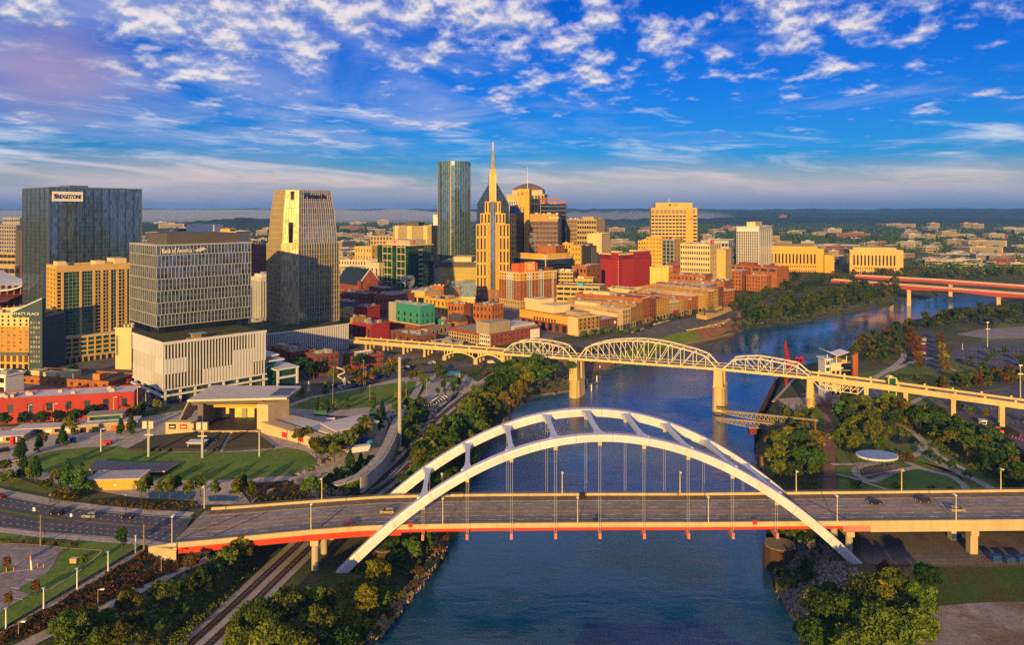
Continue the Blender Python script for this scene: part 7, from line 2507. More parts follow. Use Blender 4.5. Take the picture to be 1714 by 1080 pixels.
crate(606,744,5,2.4,2.4,mat('navy_tarp',(.02,.03,.2),.6),'navy covered container beside the lower booths',rz=25)
crate(600,757,10,3,2.4,WHITEP,'long white storage container at the foot of the curved walk',rz=22)
crate(619,749,2,2,2.4,SIGNT,'turquoise kiosk cube by the curved walk',name='kiosk',cat='kiosk')
crate(92,800,3.4,1.6,1.2,BLUC,'low blue covered box on the left lawn edge',name='storage_box',cat='box',z=0)
crate(93,745,1.6,1.4,3.4,SIGNR,'red vending cabinet by the stall at the left',name='vending_cabinet',cat='cabinet',z=0)if False else crate(21,745,1.6,1.4,3.2,SIGNR,'red drinks cabinet beside the dark stall at far left',name='drinks_cabinet',cat='cabinet',z=0)
crate(124,944,1.9,1.2,1.3,SANDW,'small tan utility cabinet on the grass by the car lot',name='utility_cabinet',cat='cabinet',z=0)
crate(1666,941,2.6,2.2,2.0,BLUC,'left blue skip bin under the right end of the arch bridge',name='skip_bin',cat='bin',z=Zr)
crate(1689,944,2.6,2.2,2.0,BLUC,'second blue skip bin under the right end of the arch bridge',name='skip_bin',cat='bin',z=Zr)
crate(1712,942,3.6,2.4,1.8,BLUC,'blue skip bin heaped with rubbish at the right frame edge',name='skip_bin',cat='bin',z=Zr)
crate(1598,903,3.4,2.4,2.0,BLUC,'blue skip bin half hidden behind the concrete bridge piers',name='skip_bin',cat='bin',z=Zr)
crate(180,745,3.5,1.8,1.4,SIGNR,'bright red tent-like kiosk on the plaza left of the seating',name='kiosk',cat='kiosk',z=0)
crate(122,742,2,1.6,2.2,BLUC,'blue and orange play tower on the left plaza',name='play_tower',cat='play equipment',z=0)
e=empty('barrier_post',P(53,955),label='white and red tilted barrier post at the car lot entrance',cat='post')
MB().cyl((0,0,0),(-.3,0,4.2),.28,.24,10).build('post',SIGNW,e)
MB().cyl((-.2,0,2.9),(-.3,0,4.25),.3,.26,10).build('red_sleeve',mat('orange_sleeve',(.6,.2,.08),.6),e)
for px,py in((11,958),(23,957),(63,951),(73,951)):
 e=empty('bollard',P(px,py),label='orange yellow bollard beside the barrier post of the car lot',cat='bollard',group='bollards in the car lot')
 MB().cyl((0,0,0),(0,0,1.25),.16,n=8).build('post',mat('amber_paint',(.6,.28,.04),.6),e)
for px,py,lb,c_ in((57,862,'white square road sign on the left median',SIGNW),(119,873,'white and orange road sign on the median tip',SIGNW),(88,800,'red disc sign on a post by the lawn',SIGNR)):
 e=empty('road_sign',P(px,py),label=lb,cat='sign')
 MB().cyl((0,0,0),(0,0,2.2),.06,n=6).build('post',RAIL,e)
 MB().box(-.38,-.08,1.5,.38,0,2.5).build('sign_plate',c_,e)
 # right bank structures
def canopy():
 e=empty('ellipse_canopy',P(1472,796,Zr),label='white elliptical canopy on thin dark columns in the right bank park',cat='canopy')
 k=e.location.y/F
 a,c=34*k,6.6
 zt=(796-764)*k
 ring=lambda s,z:[(a*s*math.cos(t),c*s*math.sin(t)+2,z)for t in[2*math.pi*i/40 for i in range(40)]]
 MB().loft([ring(.96,zt-1.0),ring(1.0,zt-.7),ring(1.0,zt-.05),ring(.97,zt)]).build('canopy_rim',WHITEP,e)
 MB().loft([ring(.955,zt-.02),ring(.955,zt+.03)]).build('canopy_top',mat('fritted_glass',(.26,.3,.38),.25,metal=.3,var=.3,scale=.5),e)
 for x,y in((-.82,-2),(-.78,3),(.1,6),(.3,-1),(.62,5),(.7,-2)):
  MB().cyl((a*x,y+2,-.1),(a*x,y+2,zt-.8),.16,n=8).build('column',RAIL,e)
 e2=empty('sloped_terrace',P(1476,800,Zr),label='dark triangular sloped terrace under the elliptical canopy',cat='terrace')
 q=[P(1441,800,Zr),P(1448,786,Zr),P(1500,781,Zr),P(1512,787,Zr)]
 V=rel(e2)
 MB().prism([V(p).xy for p in q],0,[.3,.5,.9,.5]).build('terrace_slab',mat('plum_paving',(.13,.1,.105),.85),e2)
 MB().beam(V(q[0])+Vector((0,0,.2)),V(q[3])+Vector((0,0,.5)),.6,.6).build('terrace_edge',CONC2,e2)
canopy()
def bridge_house():
 e=empty('riverside_building',P(1410,667,Zr),R(6),label='white modern riverside building with a butterfly roof and a rust wall',cat='building')
 k=e.location.y/F
 h_=lambda y:(667-y)*k
 X=lambda x:(x-1410)*k
 MB().box(X(1384),3,-.3,X(1393),11,h_(602)).build('stair_tower',WHITEP,e)
 for i in range(5):
  MB().box(X(1386),2.9,h_(656-i*11),X(1392),3.02,h_(650-i*11)).build('window',GL_TEAL,e)
 MB().box(X(1381),1.5,h_(603),X(1396),11,h_(601)).build('balcony',WHITEP,e)
 MB().box(X(1393),2,-.3,X(1411),11,h_(610)).build('wall',CREAMW,e)
 MB().box(X(1391),.8,h_(618),X(1413),11,h_(616)).build('balcony',WHITEP,e)
 MB().box(X(1393),.9,h_(609.5),X(1412),11,h_(608)).build('balcony',WHITEP,e)
 for i in range(2):
  MB().box(X(1395+i*8),1.9,h_(627.5),X(1400+i*8),2.02,h_(622)).build('window',DARKW,e)
  MB().box(X(1395+i*8),1.9,h_(662),X(1400+i*8),2.02,h_(655)).build('window',DARKW,e)
 MB().box(X(1411),3,-.3,X(1431),11,h_(608)).build('glass_block',GL_NAVY,e)
 for y in(608,621,634,648):
  MB().box(X(1411),1.4,h_(y+1),X(1427),11,h_(y)).build('floor_slab',GREYW,e)
 MB().box(X(1412),2,h_(610),X(1420),11,h_(604)).build('roof_cabin',YELLOWW,e)
 z1,z2=h_(588.5),h_(597)
 MB().hexa([(X(1385),1,z1),(X(1403),1,z2),(X(1403),11,z2),(X(1385),11,z1),(X(1385),1,z1+.4),(X(1403),1,z2+.4),(X(1403),11,z2+.4),(X(1385),11,z1+.4)]).build('roof_wing',WHITEP,e)
 MB().hexa([(X(1403.2),1,z2),(X(1423),1,h_(591)),(X(1423),11,h_(591)),(X(1403.2),11,z2),(X(1403.2),1,z2+.4),(X(1423),1,h_(591)+.4),(X(1423),11,h_(591)+.4),(X(1403.2),11,z2+.4)]).build('roof_wing',WHITEP,e)
 for x in(1386,1402,1420):
  MB().box(X(x)-.2,1.5,h_(608),X(x)+.2,2,h_(594 if x<1400 else 597)).build('roof_post',WHITEP,e)
 MB().hexa([(X(1433),2,-.3),(X(1441),2,-.3),(X(1441),4,-.3),(X(1433),4,-.3),(X(1432),2,h_(598)),(X(1441),2,h_(592)),(X(1441),4,h_(592)),(X(1432),4,h_(598))]).build('rust_wall',mat('weathered_steel',(.3,.1,.035),.85,var=.25,scale=.4,streak=True),e)
bridge_house()
e=empty('lift_tower',P(1493.5,690,Zr),label='slim green glass lift tower beside the cream bridge ramp',cat='lift tower')
k=e.location.y/F
MB().box(-6*k,0,0,6*k,4,56*k).build('glass_shaft',glass('lift_green_glass',(.02,.16,.12),.1,(1.4,1.4,3),.3,.4),e)
for z in np.linspace(.4,57,5):
 m=MB().box(-6.6*k,-.3,z*k-.2,6.6*k,4.2,z*k+.2).build('ring_beam',CREAM,e)
for x in(-6.3,6.3):
 MB().box(x*k-.25,-.35,0,x*k+.25,.2,57*k).build('corner_post',CREAM,e)
MB().box(-4*k,1,57*k,2*k,3.5,60*k).build('lift_motor_house',CREAMW,e)
p=P(1318,645,Zr)
e=empty('steel_sculpture',p,label='twisting red steel beam sculpture rising behind the truss bridge',cat='sculpture')
k=p.y/F
RSC=mat('sculpture_red',(.28,.01,.018),.45,var=.1)
m=MB()
pts=[Vector((x*k,y,z*k))for x,y,z in[(-3,0,-2),(-2,0,12),(4,1,25),(3,1,36),(-1,0,50),(-3,0,62),(-4,0,74)]]
ws=[.7,.8,1.1,1.4,1.2,.9,.4]
for(a,c,w0,w1)in zip(pts[:-1],pts[1:],ws[:-1],ws[1:]):
 m.hexa([a+Vector((-w0,-.5,0)),a+Vector((w0,-.5,0)),a+Vector((w0,.5,0)),a+Vector((-w0,.5,0)),c+Vector((-w1,-.5,0)),c+Vector((w1,-.5,0)),c+Vector((w1,.5,0)),c+Vector((-w1,.5,0))])
m.build('upright_beam',RSC,e)
m=MB()
for a,c,w0 in(((2,30),(12,36),1.2),((12,36),(20,42),1.6),((20,42),(26,46),1.6),((20,41),(27,39),1.2),((17,40),(15,47),.9)):
 m.beam((a[0]*k,.4,a[1]*k),(c[0]*k,.4,c[1]*k),1.0,w0*1.6)
m.build('curled_arm',RSC,e)
m=MB()
for i in range(6):
 m.beam((8*k+i*1.7,2,15*k),(8*k+(i+1)*1.7,2,19*k),.3,.3)
 m.beam((8*k+i*1.7,2,19*k),(8*k+(i+1)*1.7,2,15*k),.3,.3)
for z in(15,19):
 m.beam((8*k,2,z*k),(8*k+10.2,2,z*k),.4,.4)
m.box(8*k+9.6,1.7,-1,8*k+10.4,2.3,19*k)
m.build('gantry_arm',mat('dark_plum_steel',(.1,.02,.03),.6),e)
def crane():
 e=empty('barge_crane',P(1300,720,WATER),label='rusty overhead barge crane with two lattice runways reaching over the water',cat='crane')
 V=rel(e)
 M1=mat('weathered_beam',(.27,.24,.17),.8,var=.25,scale=.5)
 for name,(ax,ay),(bx,by),zz in(('runway',(1208,687.5),(1369,704),-3.0),('runway',(1199,700),(1356,716),-5.0)):
  a,c=P(ax,ay,zz),P(bx,by,zz)
  m=MB()
  n=22
  d=(c-a)
  s=Vector((-d.y,d.x,0)).normalized()*.7
  for i in range(n):
   p,q=a.lerp(c,i/n),a.lerp(c,(i+1)/n)
   dep=Vector((0,0,-1.0-2.0*math.sin(math.pi*(i+.5)/n)))
   dep2=Vector((0,0,-1.0-2.0*math.sin(math.pi*(i+1.5)/n)))
   for o in(s,-s):
    m.beam(V(p+o),V(q+o),.4,.55)
    if i<n*.72:
     m.beam(V(p+o+dep),V(q+o+dep2),.22,.22)
     m.beam(V(p+o),V(q+o+dep2),.18,.18)
     m.beam(V(q+o),V(q+o+dep2),.18,.18)
   m.beam(V(p+s),V(q-s),.16,.16)
  m.build(name,M1,e)
  for t in(.52,.97):
   p=a.lerp(c,t)
   zb=min(zland(p.x,p.y),-9)-1
   MB().beam(V(Vector((p.x,p.y,zb))),V(p),.9,.9,up=(0,1,0)).build('support',mat('rust_column',(.16,.1,.07),.9),e)
 p=P(1259,716,-6)
 MB().box(V(p).x-1.8,V(p).y-1.6,V(p).z-3.0,V(p).x+1.8,V(p).y+1.6,V(p).z).build('trolley_cab',mat('cab_red',(.16,.02,.02),.6),e)
 MB().box(V(p).x-2.2,V(p).y-1.8,V(p).z,V(p).x+2.2,V(p).y+1.8,V(p).z+.35).build('cab_roof',GREYW,e)
crane()
RUST=mat('rusty_sheet_pile',(.085,.045,.03),.9,var=.3,scale=.5,streak=True)
e=empty('seawall',P(1290,700,WATER),label='dark rusty sheet pile seawall below the barge crane',cat='wall')
V=rel(e)
SW=[P(x,y,WATER)for x,y in[(1264,745),(1272,715),(1284,690),(1297,661),(1298,634)]]
m=MB()
for a,c in zip(SW[:-1],SW[1:]):
 d=(c-a).normalized()
 n=Vector((d.y,-d.x,0))*-.5
 m.hexa([V(a)+Vector((0,0,-2)),V(c)+Vector((0,0,-2)),V(c+n)+Vector((0,0,-2)),V(a+n)+Vector((0,0,-2)),V(a)+Vector((0,0,9.4)),V(c)+Vector((0,0,9.4)),V(c+n)+Vector((0,0,9.4)),V(a+n)+Vector((0,0,9.4))])
m.build('sheet_piles',RUST,e)
MB().beam(V(P(1290,700,WATER))+Vector((1.5,0,9.6)),V(P(1345,640,WATER))+Vector((0,0,9.6)),1.6,.5).build('catwalk',GREYW,e)
for px,py,r_,top,m_,lb in((1305,947,5.4,7.2,RUST,'large rusty round mooring cell with a grey top at the right bank'),
(643,962,3.6,8.8,RUST,'rusty round mooring cell half hidden by trees on the left bank'),(592,1014,2.6,4.6,RUST,'smaller brown mooring cell among the left bank trees'),
(1312,993,2.3,3.6,YELLOWW,'yellow concrete mooring stub on the right rock bank')):
 p=P(px,py,WATER)
 e=empty('mooring_cell',p,label=lb,cat='mooring cell')
 n=28
 prof=lambda z,q:[((r_+(.16 if i%2 else 0))*q*math.cos(2*math.pi*i/n),(r_+(.16 if i%2 else 0))*q*math.sin(2*math.pi*i/n),z)for i in range(n)]
 MB().loft([prof(-3,1),prof(top,1)]).build('cell_wall',m_,e)
 MB().loft([prof(top-.2,.97),prof(top+.25,.95)]).build('cell_cap',mat('cell_cap',(.25,.22,.2),.95,var=.2),e)
for px,py,z1,lb in((1276,800,10,'tall square rusty pile in the river edge beside the arch'),(1287,806,8,'short amber post by the right river edge')):
 p=P(px,py,WATER)
 e=empty('mooring_pile',p,label=lb,cat='post')
 MB().box(-1,-1,-2,1,1,z1).build('pile_shaft',mat('rust_column',(.16,.1,.07),.9)if z1==10 else YELLOWW,e)
 MB().box(-1.15,-1.15,z1,1.15,1.15,z1+.35).build('pile_cap',RUST,e)
e=empty('floating_boom',P(900,660,WATER),label='low floating timber booms on the water beside the left bridge pier',cat='boom')
V=rel(e)
for a,c in(((889,664),(953,655)),((982,649),(998,641)),((928,660),(940,652))):
 MB().beam(V(P(*a,WATER))+Vector((0,0,.3)),V(P(*c,WATER))+Vector((0,0,.3)),2.0,1.0).build('boom_beam',mat('grey_timber',(.2,.16,.12),.9),e)
for px,py in((983,645),(999,640),(1004,622),(990,655)):
 MB().cyl(V(P(px,py,WATER))+Vector((0,0,-2)),V(P(px,py,WATER))+Vector((0,0,4.5)),.45,n=8).build('white_pile',SIGNW,e)
COAL=ground_mat('coal_heap',[(.012,.011,.012),(.03,.026,.024),(.05,.03,.02)],.6,fine=3)
a,c=P(1668,734,Zr),P(1722,778,Zr)
d=(c-a).normalized()
n=Vector((-d.y,d.x,0))
for i in range(4):
 o=a+d*(i*15.5-6)
 e=empty('hopper_wagon',o,math.atan2(d.y,d.x),'dark hopper wagon heaped with brown coal, in the train at the right edge','rail wagon','hopper wagons of the coal train')
 MB().loft([[(x,s*w,z)for x,s,w in((.6,-1,1.2),(13.4,-1,1.2),(13.4,1,1.2),(.6,1,1.2))][:0]+[(1.6,-1.3,1.0),(12.4,-1.3,1.0),(12.4,1.3,1.0),(1.6,1.3,1.0)]if z==1 else[(.2,-1.6,z),(13.8,-1.6,z),(13.8,1.6,z),(.2,1.6,z)]for z in(1,2.2,3.6)]).build('hopper_body',mat('dark_wagon',(.03,.022,.02),.8),e)
 MB().loft([[(.5,-1.4,3.55),(13.5,-1.4,3.55),(13.5,1.4,3.55),(.5,1.4,3.55)],[(3,-.3,4.3),(11,-.3,4.3),(11,.3,4.3),(3,.3,4.3)]]).build('coal_load',COAL,e)
 for x in(2,4,10,12):
  for y in(-.8,.8):
   MB().cyl((x,y-.08,.5),(x,y+.08,.5),.5,n=12).build('wheel',RAIL,e)
def loader(px,py,rz,lb):
 e=empty('wheel_loader',P(px,py,Zr+.15),R(rz),lb,'construction machine')
 OR=mat('machine_orange',(.75,.12,.02),.5)
 MB().box(-3,-1.1,.9,1.2,1.1,2.1).build('chassis',OR,e)
 c_=MB().box(-1.4,-.9,2.1,.4,.9,3.5).build('cab',DARKW,e)
 MB().box(-1.6,-1,3.5,.6,1,3.65).build('cab_roof',OR,c_)
 m=MB()
 for y in(-.8,.8):
  m.beam((1.0,y,1.9),(3.2,y,1.0),.25,.35)
 m.build('lift_arm',OR,e)
 MB().hexa([(3.2,-1.5,.2),(4.4,-1.5,.2),(4.4,1.5,.2),(3.2,1.5,.2),(3.0,-1.5,1.5),(3.4,-1.5,1.5),(3.4,1.5,1.5),(3.0,1.5,1.5)]).build('bucket',OR,e)
 for x in(-2.1,.7):
  for y in(-1.25,1.25):
   MB().cyl((x,y-.25,.75),(x,y+.25,.75),.75,n=14).build('wheel',RAIL,e)
loader(1655,727,10,'orange wheel loader parked left at the edge of the lower car park')
loader(1668,727,160,'orange wheel loader on the right, nose to the coal heap')
e=empty('gravel_heap',P(1688,727,Zr),label='dark conical heap of gravel ringed with cones',cat='heap')
MB().lathe([(5.5,-.2),(4.4,1.0),(2.4,2.6),(.6,3.6),(.1,3.8)],22).build('heap',COAL,e)
for i in range(14):
 x,y=1676+i*2.7,720+(i%2)*6+i*.9
 e=empty('traffic_cone',P(x,y,Zr+.14),label='orange traffic cone in the lines around the gravel heap',cat='traffic cone',group='cones around the gravel heap')
 MB().lathe([(.36,0),(.36,.06),(.22,.08),(.05,.95)],10).build('cone',mat('cone_orange',(.85,.08,.03),.5),e)
for px,py,lb in((1645,712,'small white ticket booth beside the lower car park entrance'),):
 e=empty('ticket_booth',P(px,py,Zr),label=lb,cat='booth')
 MB().box(-1.3,-1.3,0,1.3,1.3,2.6).build('wall',SIGNW,e)
 MB().box(-1,-1.36,1.0,1,-1.28,2.1).build('window',DARKW,e)
 MB().box(-1.6,-1.6,2.6,1.6,1.6,2.9).build('roof',WHITEP,e)
e=empty('chain_fence',P(1600,948,Zr),label='thin dark fence along the grass below the right end of the arch bridge',cat='fence')
V=rel(e)
pts=resample([P(x,948,Zr)for x in(1500,1560,1620,1714,1800)],3.0)
for p in pts:
 MB().cyl(V(p),V(p)+Vector((0,0,1.9)),.05,n=5).build('post',RAIL,e)
m=MB()
for a,c in zip(pts[:-1],pts[1:]):
 for z in(.15,.7,1.25,1.85):
  m.beam(V(a)+Vector((0,0,z)),V(c)+Vector((0,0,z)),.035,.035)
m.build('wires',RAIL,e)
def plume(px,py,D,w,h_,lb):
 o=PD(px,py,D)
 m,N,L,b=principled('steam_'+str(px))
 N.remove(b)
 pv=nd(N,'ShaderNodeVolumePrincipled')
 pv.inputs['Color'].default_value=(.95,.93,.92,1)
 tc=nd(N,'ShaderNodeTexCoord')
 n1=nd(N,'ShaderNodeTexNoise',inp={'Scale':.16,'Detail':5,'Roughness':.6})
 L.new(tc.outputs['Object'],n1.inputs['Vector'])
 L.new(smooth(N,L,n1.outputs[0],.42,.62,0,.34),pv.inputs['Density'])
 L.new(pv.outputs[0],N['Material Output'].inputs['Volume'])
 b_=MB()
 rings=[]
 for i in range(9):
  t=i/8
  r_=w*(.12+.5*t**.8)*(1 if t<.85 else .6)
  rings.append([(r_*math.cos(a)*(1+.15*math.sin(3*a+i))-t*w*.15,r_*.8*math.sin(a),h_*t)for a in[2*math.pi*j/14 for j in range(14)]])
 b_.loft(rings)
 ob=b_.build('steam_plume',m,loc=o)
 tag(ob,lb,'steam',kind='stuff')
plume(686,483,742,16,13,'white steam plume rising in front of the green glass office')
plume(893,420,905,10,22,'thin steam plume rising beside the ribbed brown office block')
# trees
nrg=np.random.default_rng(4)
def leaf_mat(name,dark,light):
 m=bpy.data.materials.new(name)
 m.use_nodes=True
 N,L=m.node_tree.nodes,m.node_tree.links
 N.remove(N['Principled BSDF'])
 at=nd(N,'ShaderNodeAttribute',attribute_name='tint')
 c=mixc(N,L,at.outputs['Fac'],dark,light)
 oi=nd(N,'ShaderNodeObjectInfo')
 h=nd(N,'ShaderNodeHueSaturation')
 L.new(smooth(N,L,oi.outputs['Random'],0,1,.475,.515),h.inputs['Hue'])
 L.new(smooth(N,L,math_node(N,L,'FRACT',math_node(N,L,'MULTIPLY',oi.outputs['Random'],7.3)),0,1,.7,1.3),h.inputs['Value'])
 L.new(c,h.inputs['Color'])
 d=nd(N,'ShaderNodeBsdfDiffuse')
 t=nd(N,'ShaderNodeBsdfTranslucent')
 L.new(h.outputs[0],d.inputs[0])
 L.new(h.outputs[0],t.inputs[0])
 mx=nd(N,'ShaderNodeMixShader',inp={0:.22})
 L.new(d.outputs[0],mx.inputs[1])
 L.new(t.outputs[0],mx.inputs[2])
 L.new(mx.outputs[0],N['Material Output'].inputs[0])
 return m
LEAF={'green':leaf_mat('green_leaf',(.032,.075,.012),(.11,.205,.026)),'dark':leaf_mat('dark_leaf',(.022,.052,.014),(.065,.13,.025)),
'olive':leaf_mat('olive_leaf',(.05,.075,.012),(.185,.22,.026)),'yellow':leaf_mat('yellow_leaf',(.08,.08,.010),(.27,.24,.022)),
'orange':leaf_mat('orange_leaf',(.09,.052,.010),(.27,.15,.018)),'brown':leaf_mat('brown_leaf',(.055,.036,.012),(.18,.115,.03))}
BARK=mat('bark',(.09,.065,.045),.95,var=.3,scale=2)
def leaf_cloud(rng,centres,radii,per,leaf,jit=.7):
 """Leaf-sized quads on and in clumps; returns vertices, faces, tint."""
 K=len(centres)
 ci=np.repeat(np.arange(K),per)
 n=len(ci)
 d=rng.normal(size=(n,3))
 d/=np.linalg.norm(d,axis=1)[:,None]
 r=radii[ci]*rng.uniform(.45,1.05,n)
 p=centres[ci]+d*r[:,None]*np.array([1,1,.8])
 nn=d+rng.normal(size=(n,3))*jit+np.array([0,0,.25])
 nn/=np.linalg.norm(nn,axis=1)[:,None]
 t=np.cross(nn,rng.normal(size=(n,3)))
 t/=np.linalg.norm(t,axis=1)[:,None]+1e-9
 b=np.cross(nn,t)
 s=leaf*rng.uniform(.6,1.25,n)[:,None]
 V=np.stack([p-t*s-b*s*.6,p+t*s*.8-b*s*.5,p+t*s+b*s*.6,p-t*s*.7+b*s*.7],1).reshape(-1,3)
 tint=np.clip(rng.normal(.45,.28,K)[ci]+rng.normal(0,.16,n),0,1)
 return V,np.arange(n*4).reshape(n,4),np.repeat(tint,4)
def crown_mesh(name,seed,kind,m,K,per,leaf):
 rng=np.random.default_rng(seed)
 if kind=='cone':
  h=rng.uniform(0,1,K)**.8
  a=rng.uniform(0,6.283,K)
  r=(1-h)*2.3*rng.uniform(.55,1,K)+.1
  C_=np.stack([r*np.cos(a),r*np.sin(a),1.4+h*8.4],1)
  rad=.45+.75*(1-h)
 else:
  R3,zc={'round':((4.0,4.0,3.5),6.2),'wide':((5.0,4.6,3.2),6.3),'upright':((2.2,2.2,4.0),5.6),'shrub':((2.0,2.0,1.2),1.2),'irregular':((3.6,4.3,4.2),6.0)}[kind]
  d=rng.normal(size=(K,3))
  d/=np.linalg.norm(d,axis=1)[:,None]
  d[:,2]=np.where(d[:,2]<-.45,-d[:,2],d[:,2])
  lob=1+.28*np.sin(3*np.arctan2(d[:,1],d[:,0])+seed)*(1-np.abs(d[:,2]))+.15*rng.normal(size=K)
  C_=d*(rng.uniform(.45,.92,K)*lob)[:,None]*np.array(R3)+np.array([0,0,zc])
  rad=rng.uniform(.20,.36,K)*R3[0]
 V,Fq,t=leaf_cloud(rng,C_,rad,per,leaf)
 me=np_mesh(name,V,Fq,m,smooth=False)
 a=me.attributes.new('tint','FLOAT','POINT')
 a.data.foreach_set('value',t.astype(np.float32))
 return me
def trunk_mesh(seed,kind):
 rg=random.Random(seed)
 m=MB()
 if kind=='shrub':
  for i in range(4):
   m.cyl((0,0,-.3),(rg.uniform(-1,1),rg.uniform(-1,1),1.3),.07,.03,5)
  return m.mesh('trunk',BARK)
 top={'round':5.2,'wide':5.0,'upright':6.5,'cone':8,'irregular':5.0}[kind]
 m.cyl((0,0,-.6),(.1,.05,top*.5),.30,.21,7)
 m.cyl((.1,.05,top*.5),(0,0,top),.21,.1,7)
 if kind!='cone':
  for i in range(5):
   a=i*1.26+rg.uniform(-.3,.3)
   z=top*rg.uniform(.38,.7)
   L_=1.2 if kind=='upright' else 2.7
   m.cyl((.05,.02,z),(math.cos(a)*L_,math.sin(a)*L_,z+rg.uniform(1.2,2.4)),.12,.045,5)
 return m.mesh('trunk',BARK)
PROTO={}
def tree(kind,col,p,h,label,group=None,lod=1,name='broadleaf_tree',cat='tree',squash=1.0):
 """lod 2 = near the camera, 1 = middle distance, 0 = far."""
 if kind=='cone':
  name='conifer_tree'
 if kind=='shrub':
  name='shrub'
 var=rnd.randrange(3 if lod<2 else 2)
 key=(kind,col,lod,var,name)
 base=10.2 if kind!='shrub' else 2.4
 if key not in PROTO:
  K,per,leaf={2:(95,90,.27),1:(50,34,.50),0:(26,15,.95)}[lod]
  if kind=='shrub':
   K,per,leaf={2:(30,45,.19),1:(18,22,.3),0:(10,12,.5)}[lod]
  sd=sum(map(ord,kind+col))+lod*7+var*31
  cm,tm=crown_mesh('crown',sd,kind,LEAF[col],K,per,leaf),trunk_mesh(sd,kind)
  e=empty(name,p)
  link('crown',cm,e)
  link('trunk',tm,e)
  PROTO[key]=e
  e.rotation_euler=(0,0,rnd.uniform(0,6.28))
  s=h/base
  e.scale=(s*squash,s*squash,s)
  tag(e,label,cat,group)
  return e
 s=h/base
 return copy_thing(PROTO[key],p,rnd.uniform(0,6.28),(s*squash*rnd.uniform(.9,1.12),s*squash*rnd.uniform(.9,1.12),s),label,cat,group)
def spread(n,gap,fn,tries=9000):
 out=[]
 t=0
 while len(out)<n and t<tries:
  t+=1
  q=fn()
  if q is None or any((q[0]-o[0])**2+(q[1]-o[1])**2<gap*gap for o in out):
   continue
  out.append(q)
 return out
def in_px(poly):
 """Random land point whose ground pixel falls in a photo polygon."""
 pa=np.array(poly,float)
 lo,hi=pa.min(0),pa.max(0)
 def fn():
  x,y=rnd.uniform(lo[0],hi[0]),rnd.uniform(lo[1],hi[1])
  if not inside(np.array([[x,y]]),pa)[0]:
   return None
  p=drop(x,y)
  return None if p.z<WATER+.25 else p
 return fn
MASS={}
def wood(poly,n,gap,hs,kinds,cols,what,group,lod=1,squash=1.0,mass=None):
 for p in spread(n,gap,in_px(poly)):
  c=rnd.choice(cols)
  if mass:
   MASS.setdefault(c,[]).append((p,rnd.uniform(*hs)))
   continue
  tree(rnd.choice(kinds),c,p,rnd.uniform(*hs),{'green':'green','dark':'dark green','olive':'olive green','yellow':'yellowing','orange':'rust orange','brown':'brown'}[c]+' '+what,group,lod,squash=squash)
for px,py,h,k,c in((430,1092,10,'wide','green'),(480,1066,10,'round','olive'),(518,1048,8,'irregular','green'),(458,1140,11,'round','olive'),(530,1100,10,'irregular','olive'),
(585,1082,8,'round','yellow'),(402,1130,9,'round','olive'),(560,1146,11,'wide','green'),(500,1170,11,'round','olive'),(552,1038,7,'upright','olive')):
 tree(k,c,drop(px,py),h*1.3,'large leafy tree massed at the near end of the left bank beside the railway','near trees at the foot of the left bank',2)
for px,py,h,k,c in((612,1040,7.5,'irregular','yellow'),(632,992,8,'irregular','yellow'),(606,1072,6,'round','green'),(640,1020,5,'round','green'),(660,960,6,'round','green'),(690,945,7,'round','green'),(715,925,6,'irregular','green'),(655,935,7,'wide','dark')):
 tree(k,c,drop(px,py),h*1.25,'bushy tree between the left arch foot and the rocky water edge','trees by the left arch foot',2)
for px,py,h in((700,962,2.4),(672,1000,2.2),(650,1035,2.4),(628,1065,2.2),(735,925,2.2),(612,1100,2.4),(745,905,2.4),(690,985,1.8)):
 tree('shrub',rnd.choice(['olive','brown','green']),drop(px,py),h,'low shrub on the rocky water edge of the left bank','shrubs on the left rocks',2,'shrub','shrub')
for px,py,h,k,c in((380,960,5.5,'irregular','olive'),(402,948,6,'irregular','yellow'),(424,940,6,'upright','yellow'),(360,975,4.5,'round','dark'),(336,990,4.5,'irregular','olive'),(345,1005,4,'round','dark'),
(310,1002,4,'round','olive'),(290,1012,4.5,'irregular','green'),(262,1016,4.5,'irregular','olive'),(300,1040,3.5,'round','dark'),(215,1040,5.5,'irregular','yellow'),(228,1060,4,'round','olive'),
(180,1068,5,'round','green'),(140,1078,6,'wide','green'),(110,1088,6,'wide','green'),(200,1090,4.5,'irregular','yellow'),(260,1068,3.5,'round','dark'),(165,1100,5,'round','olive'),(320,960,4,'round','brown'),(120,1110,7,'round','olive')):
 tree(k,c,drop(px,py),h*1.45,'scrubby small tree on the cliff between lower path and railway','scrub trees on the cliff',2)
wood([(660,830),(700,790),(752,726),(800,672),(842,634),(872,618),(930,632),(880,664),(842,688),(828,712),(800,752),(784,800),(770,830)],78,5.4,(8,13),['round','irregular','wide','upright'],['green','green','olive','dark','olive','yellow'],
'tree in the dense wood between railway and river','wood between railway and river')
for px,py,h,c in((866,676,11,'orange'),(852,690,10,'orange'),(884,650,10,'dark'),(905,640,9,'dark'),(930,632,9,'dark'),(955,625,8,'dark'),(915,628,9,'green'),(890,625,9,'green')):
 tree('round' if c!='orange' else 'irregular',c,drop(px,py),h,('rust orange tree in the wood by the left truss span' if c=='orange' else 'dark green tree beneath the left truss span'),'trees beneath the left truss span')
for px,py in((940,602),(958,598),(975,597),(990,596),(1010,588),(1030,583)):
 tree('round',rnd.choice(['olive','green','yellow']),drop(px,py),6,'small tree on the riverside street verge seen through the truss bridge','trees on the riverside verge')
wood([(1236,546),(1300,520),(1290,506),(1360,506),(1420,486),(1500,478),(1500,500),(1440,514),(1360,530),(1290,541)],80,7.5,(12,19),['round','wide','irregular'],['green','olive','olive','dark'],'tree on the wooded bank below the court houses','wood below the court houses',0,mass=1)
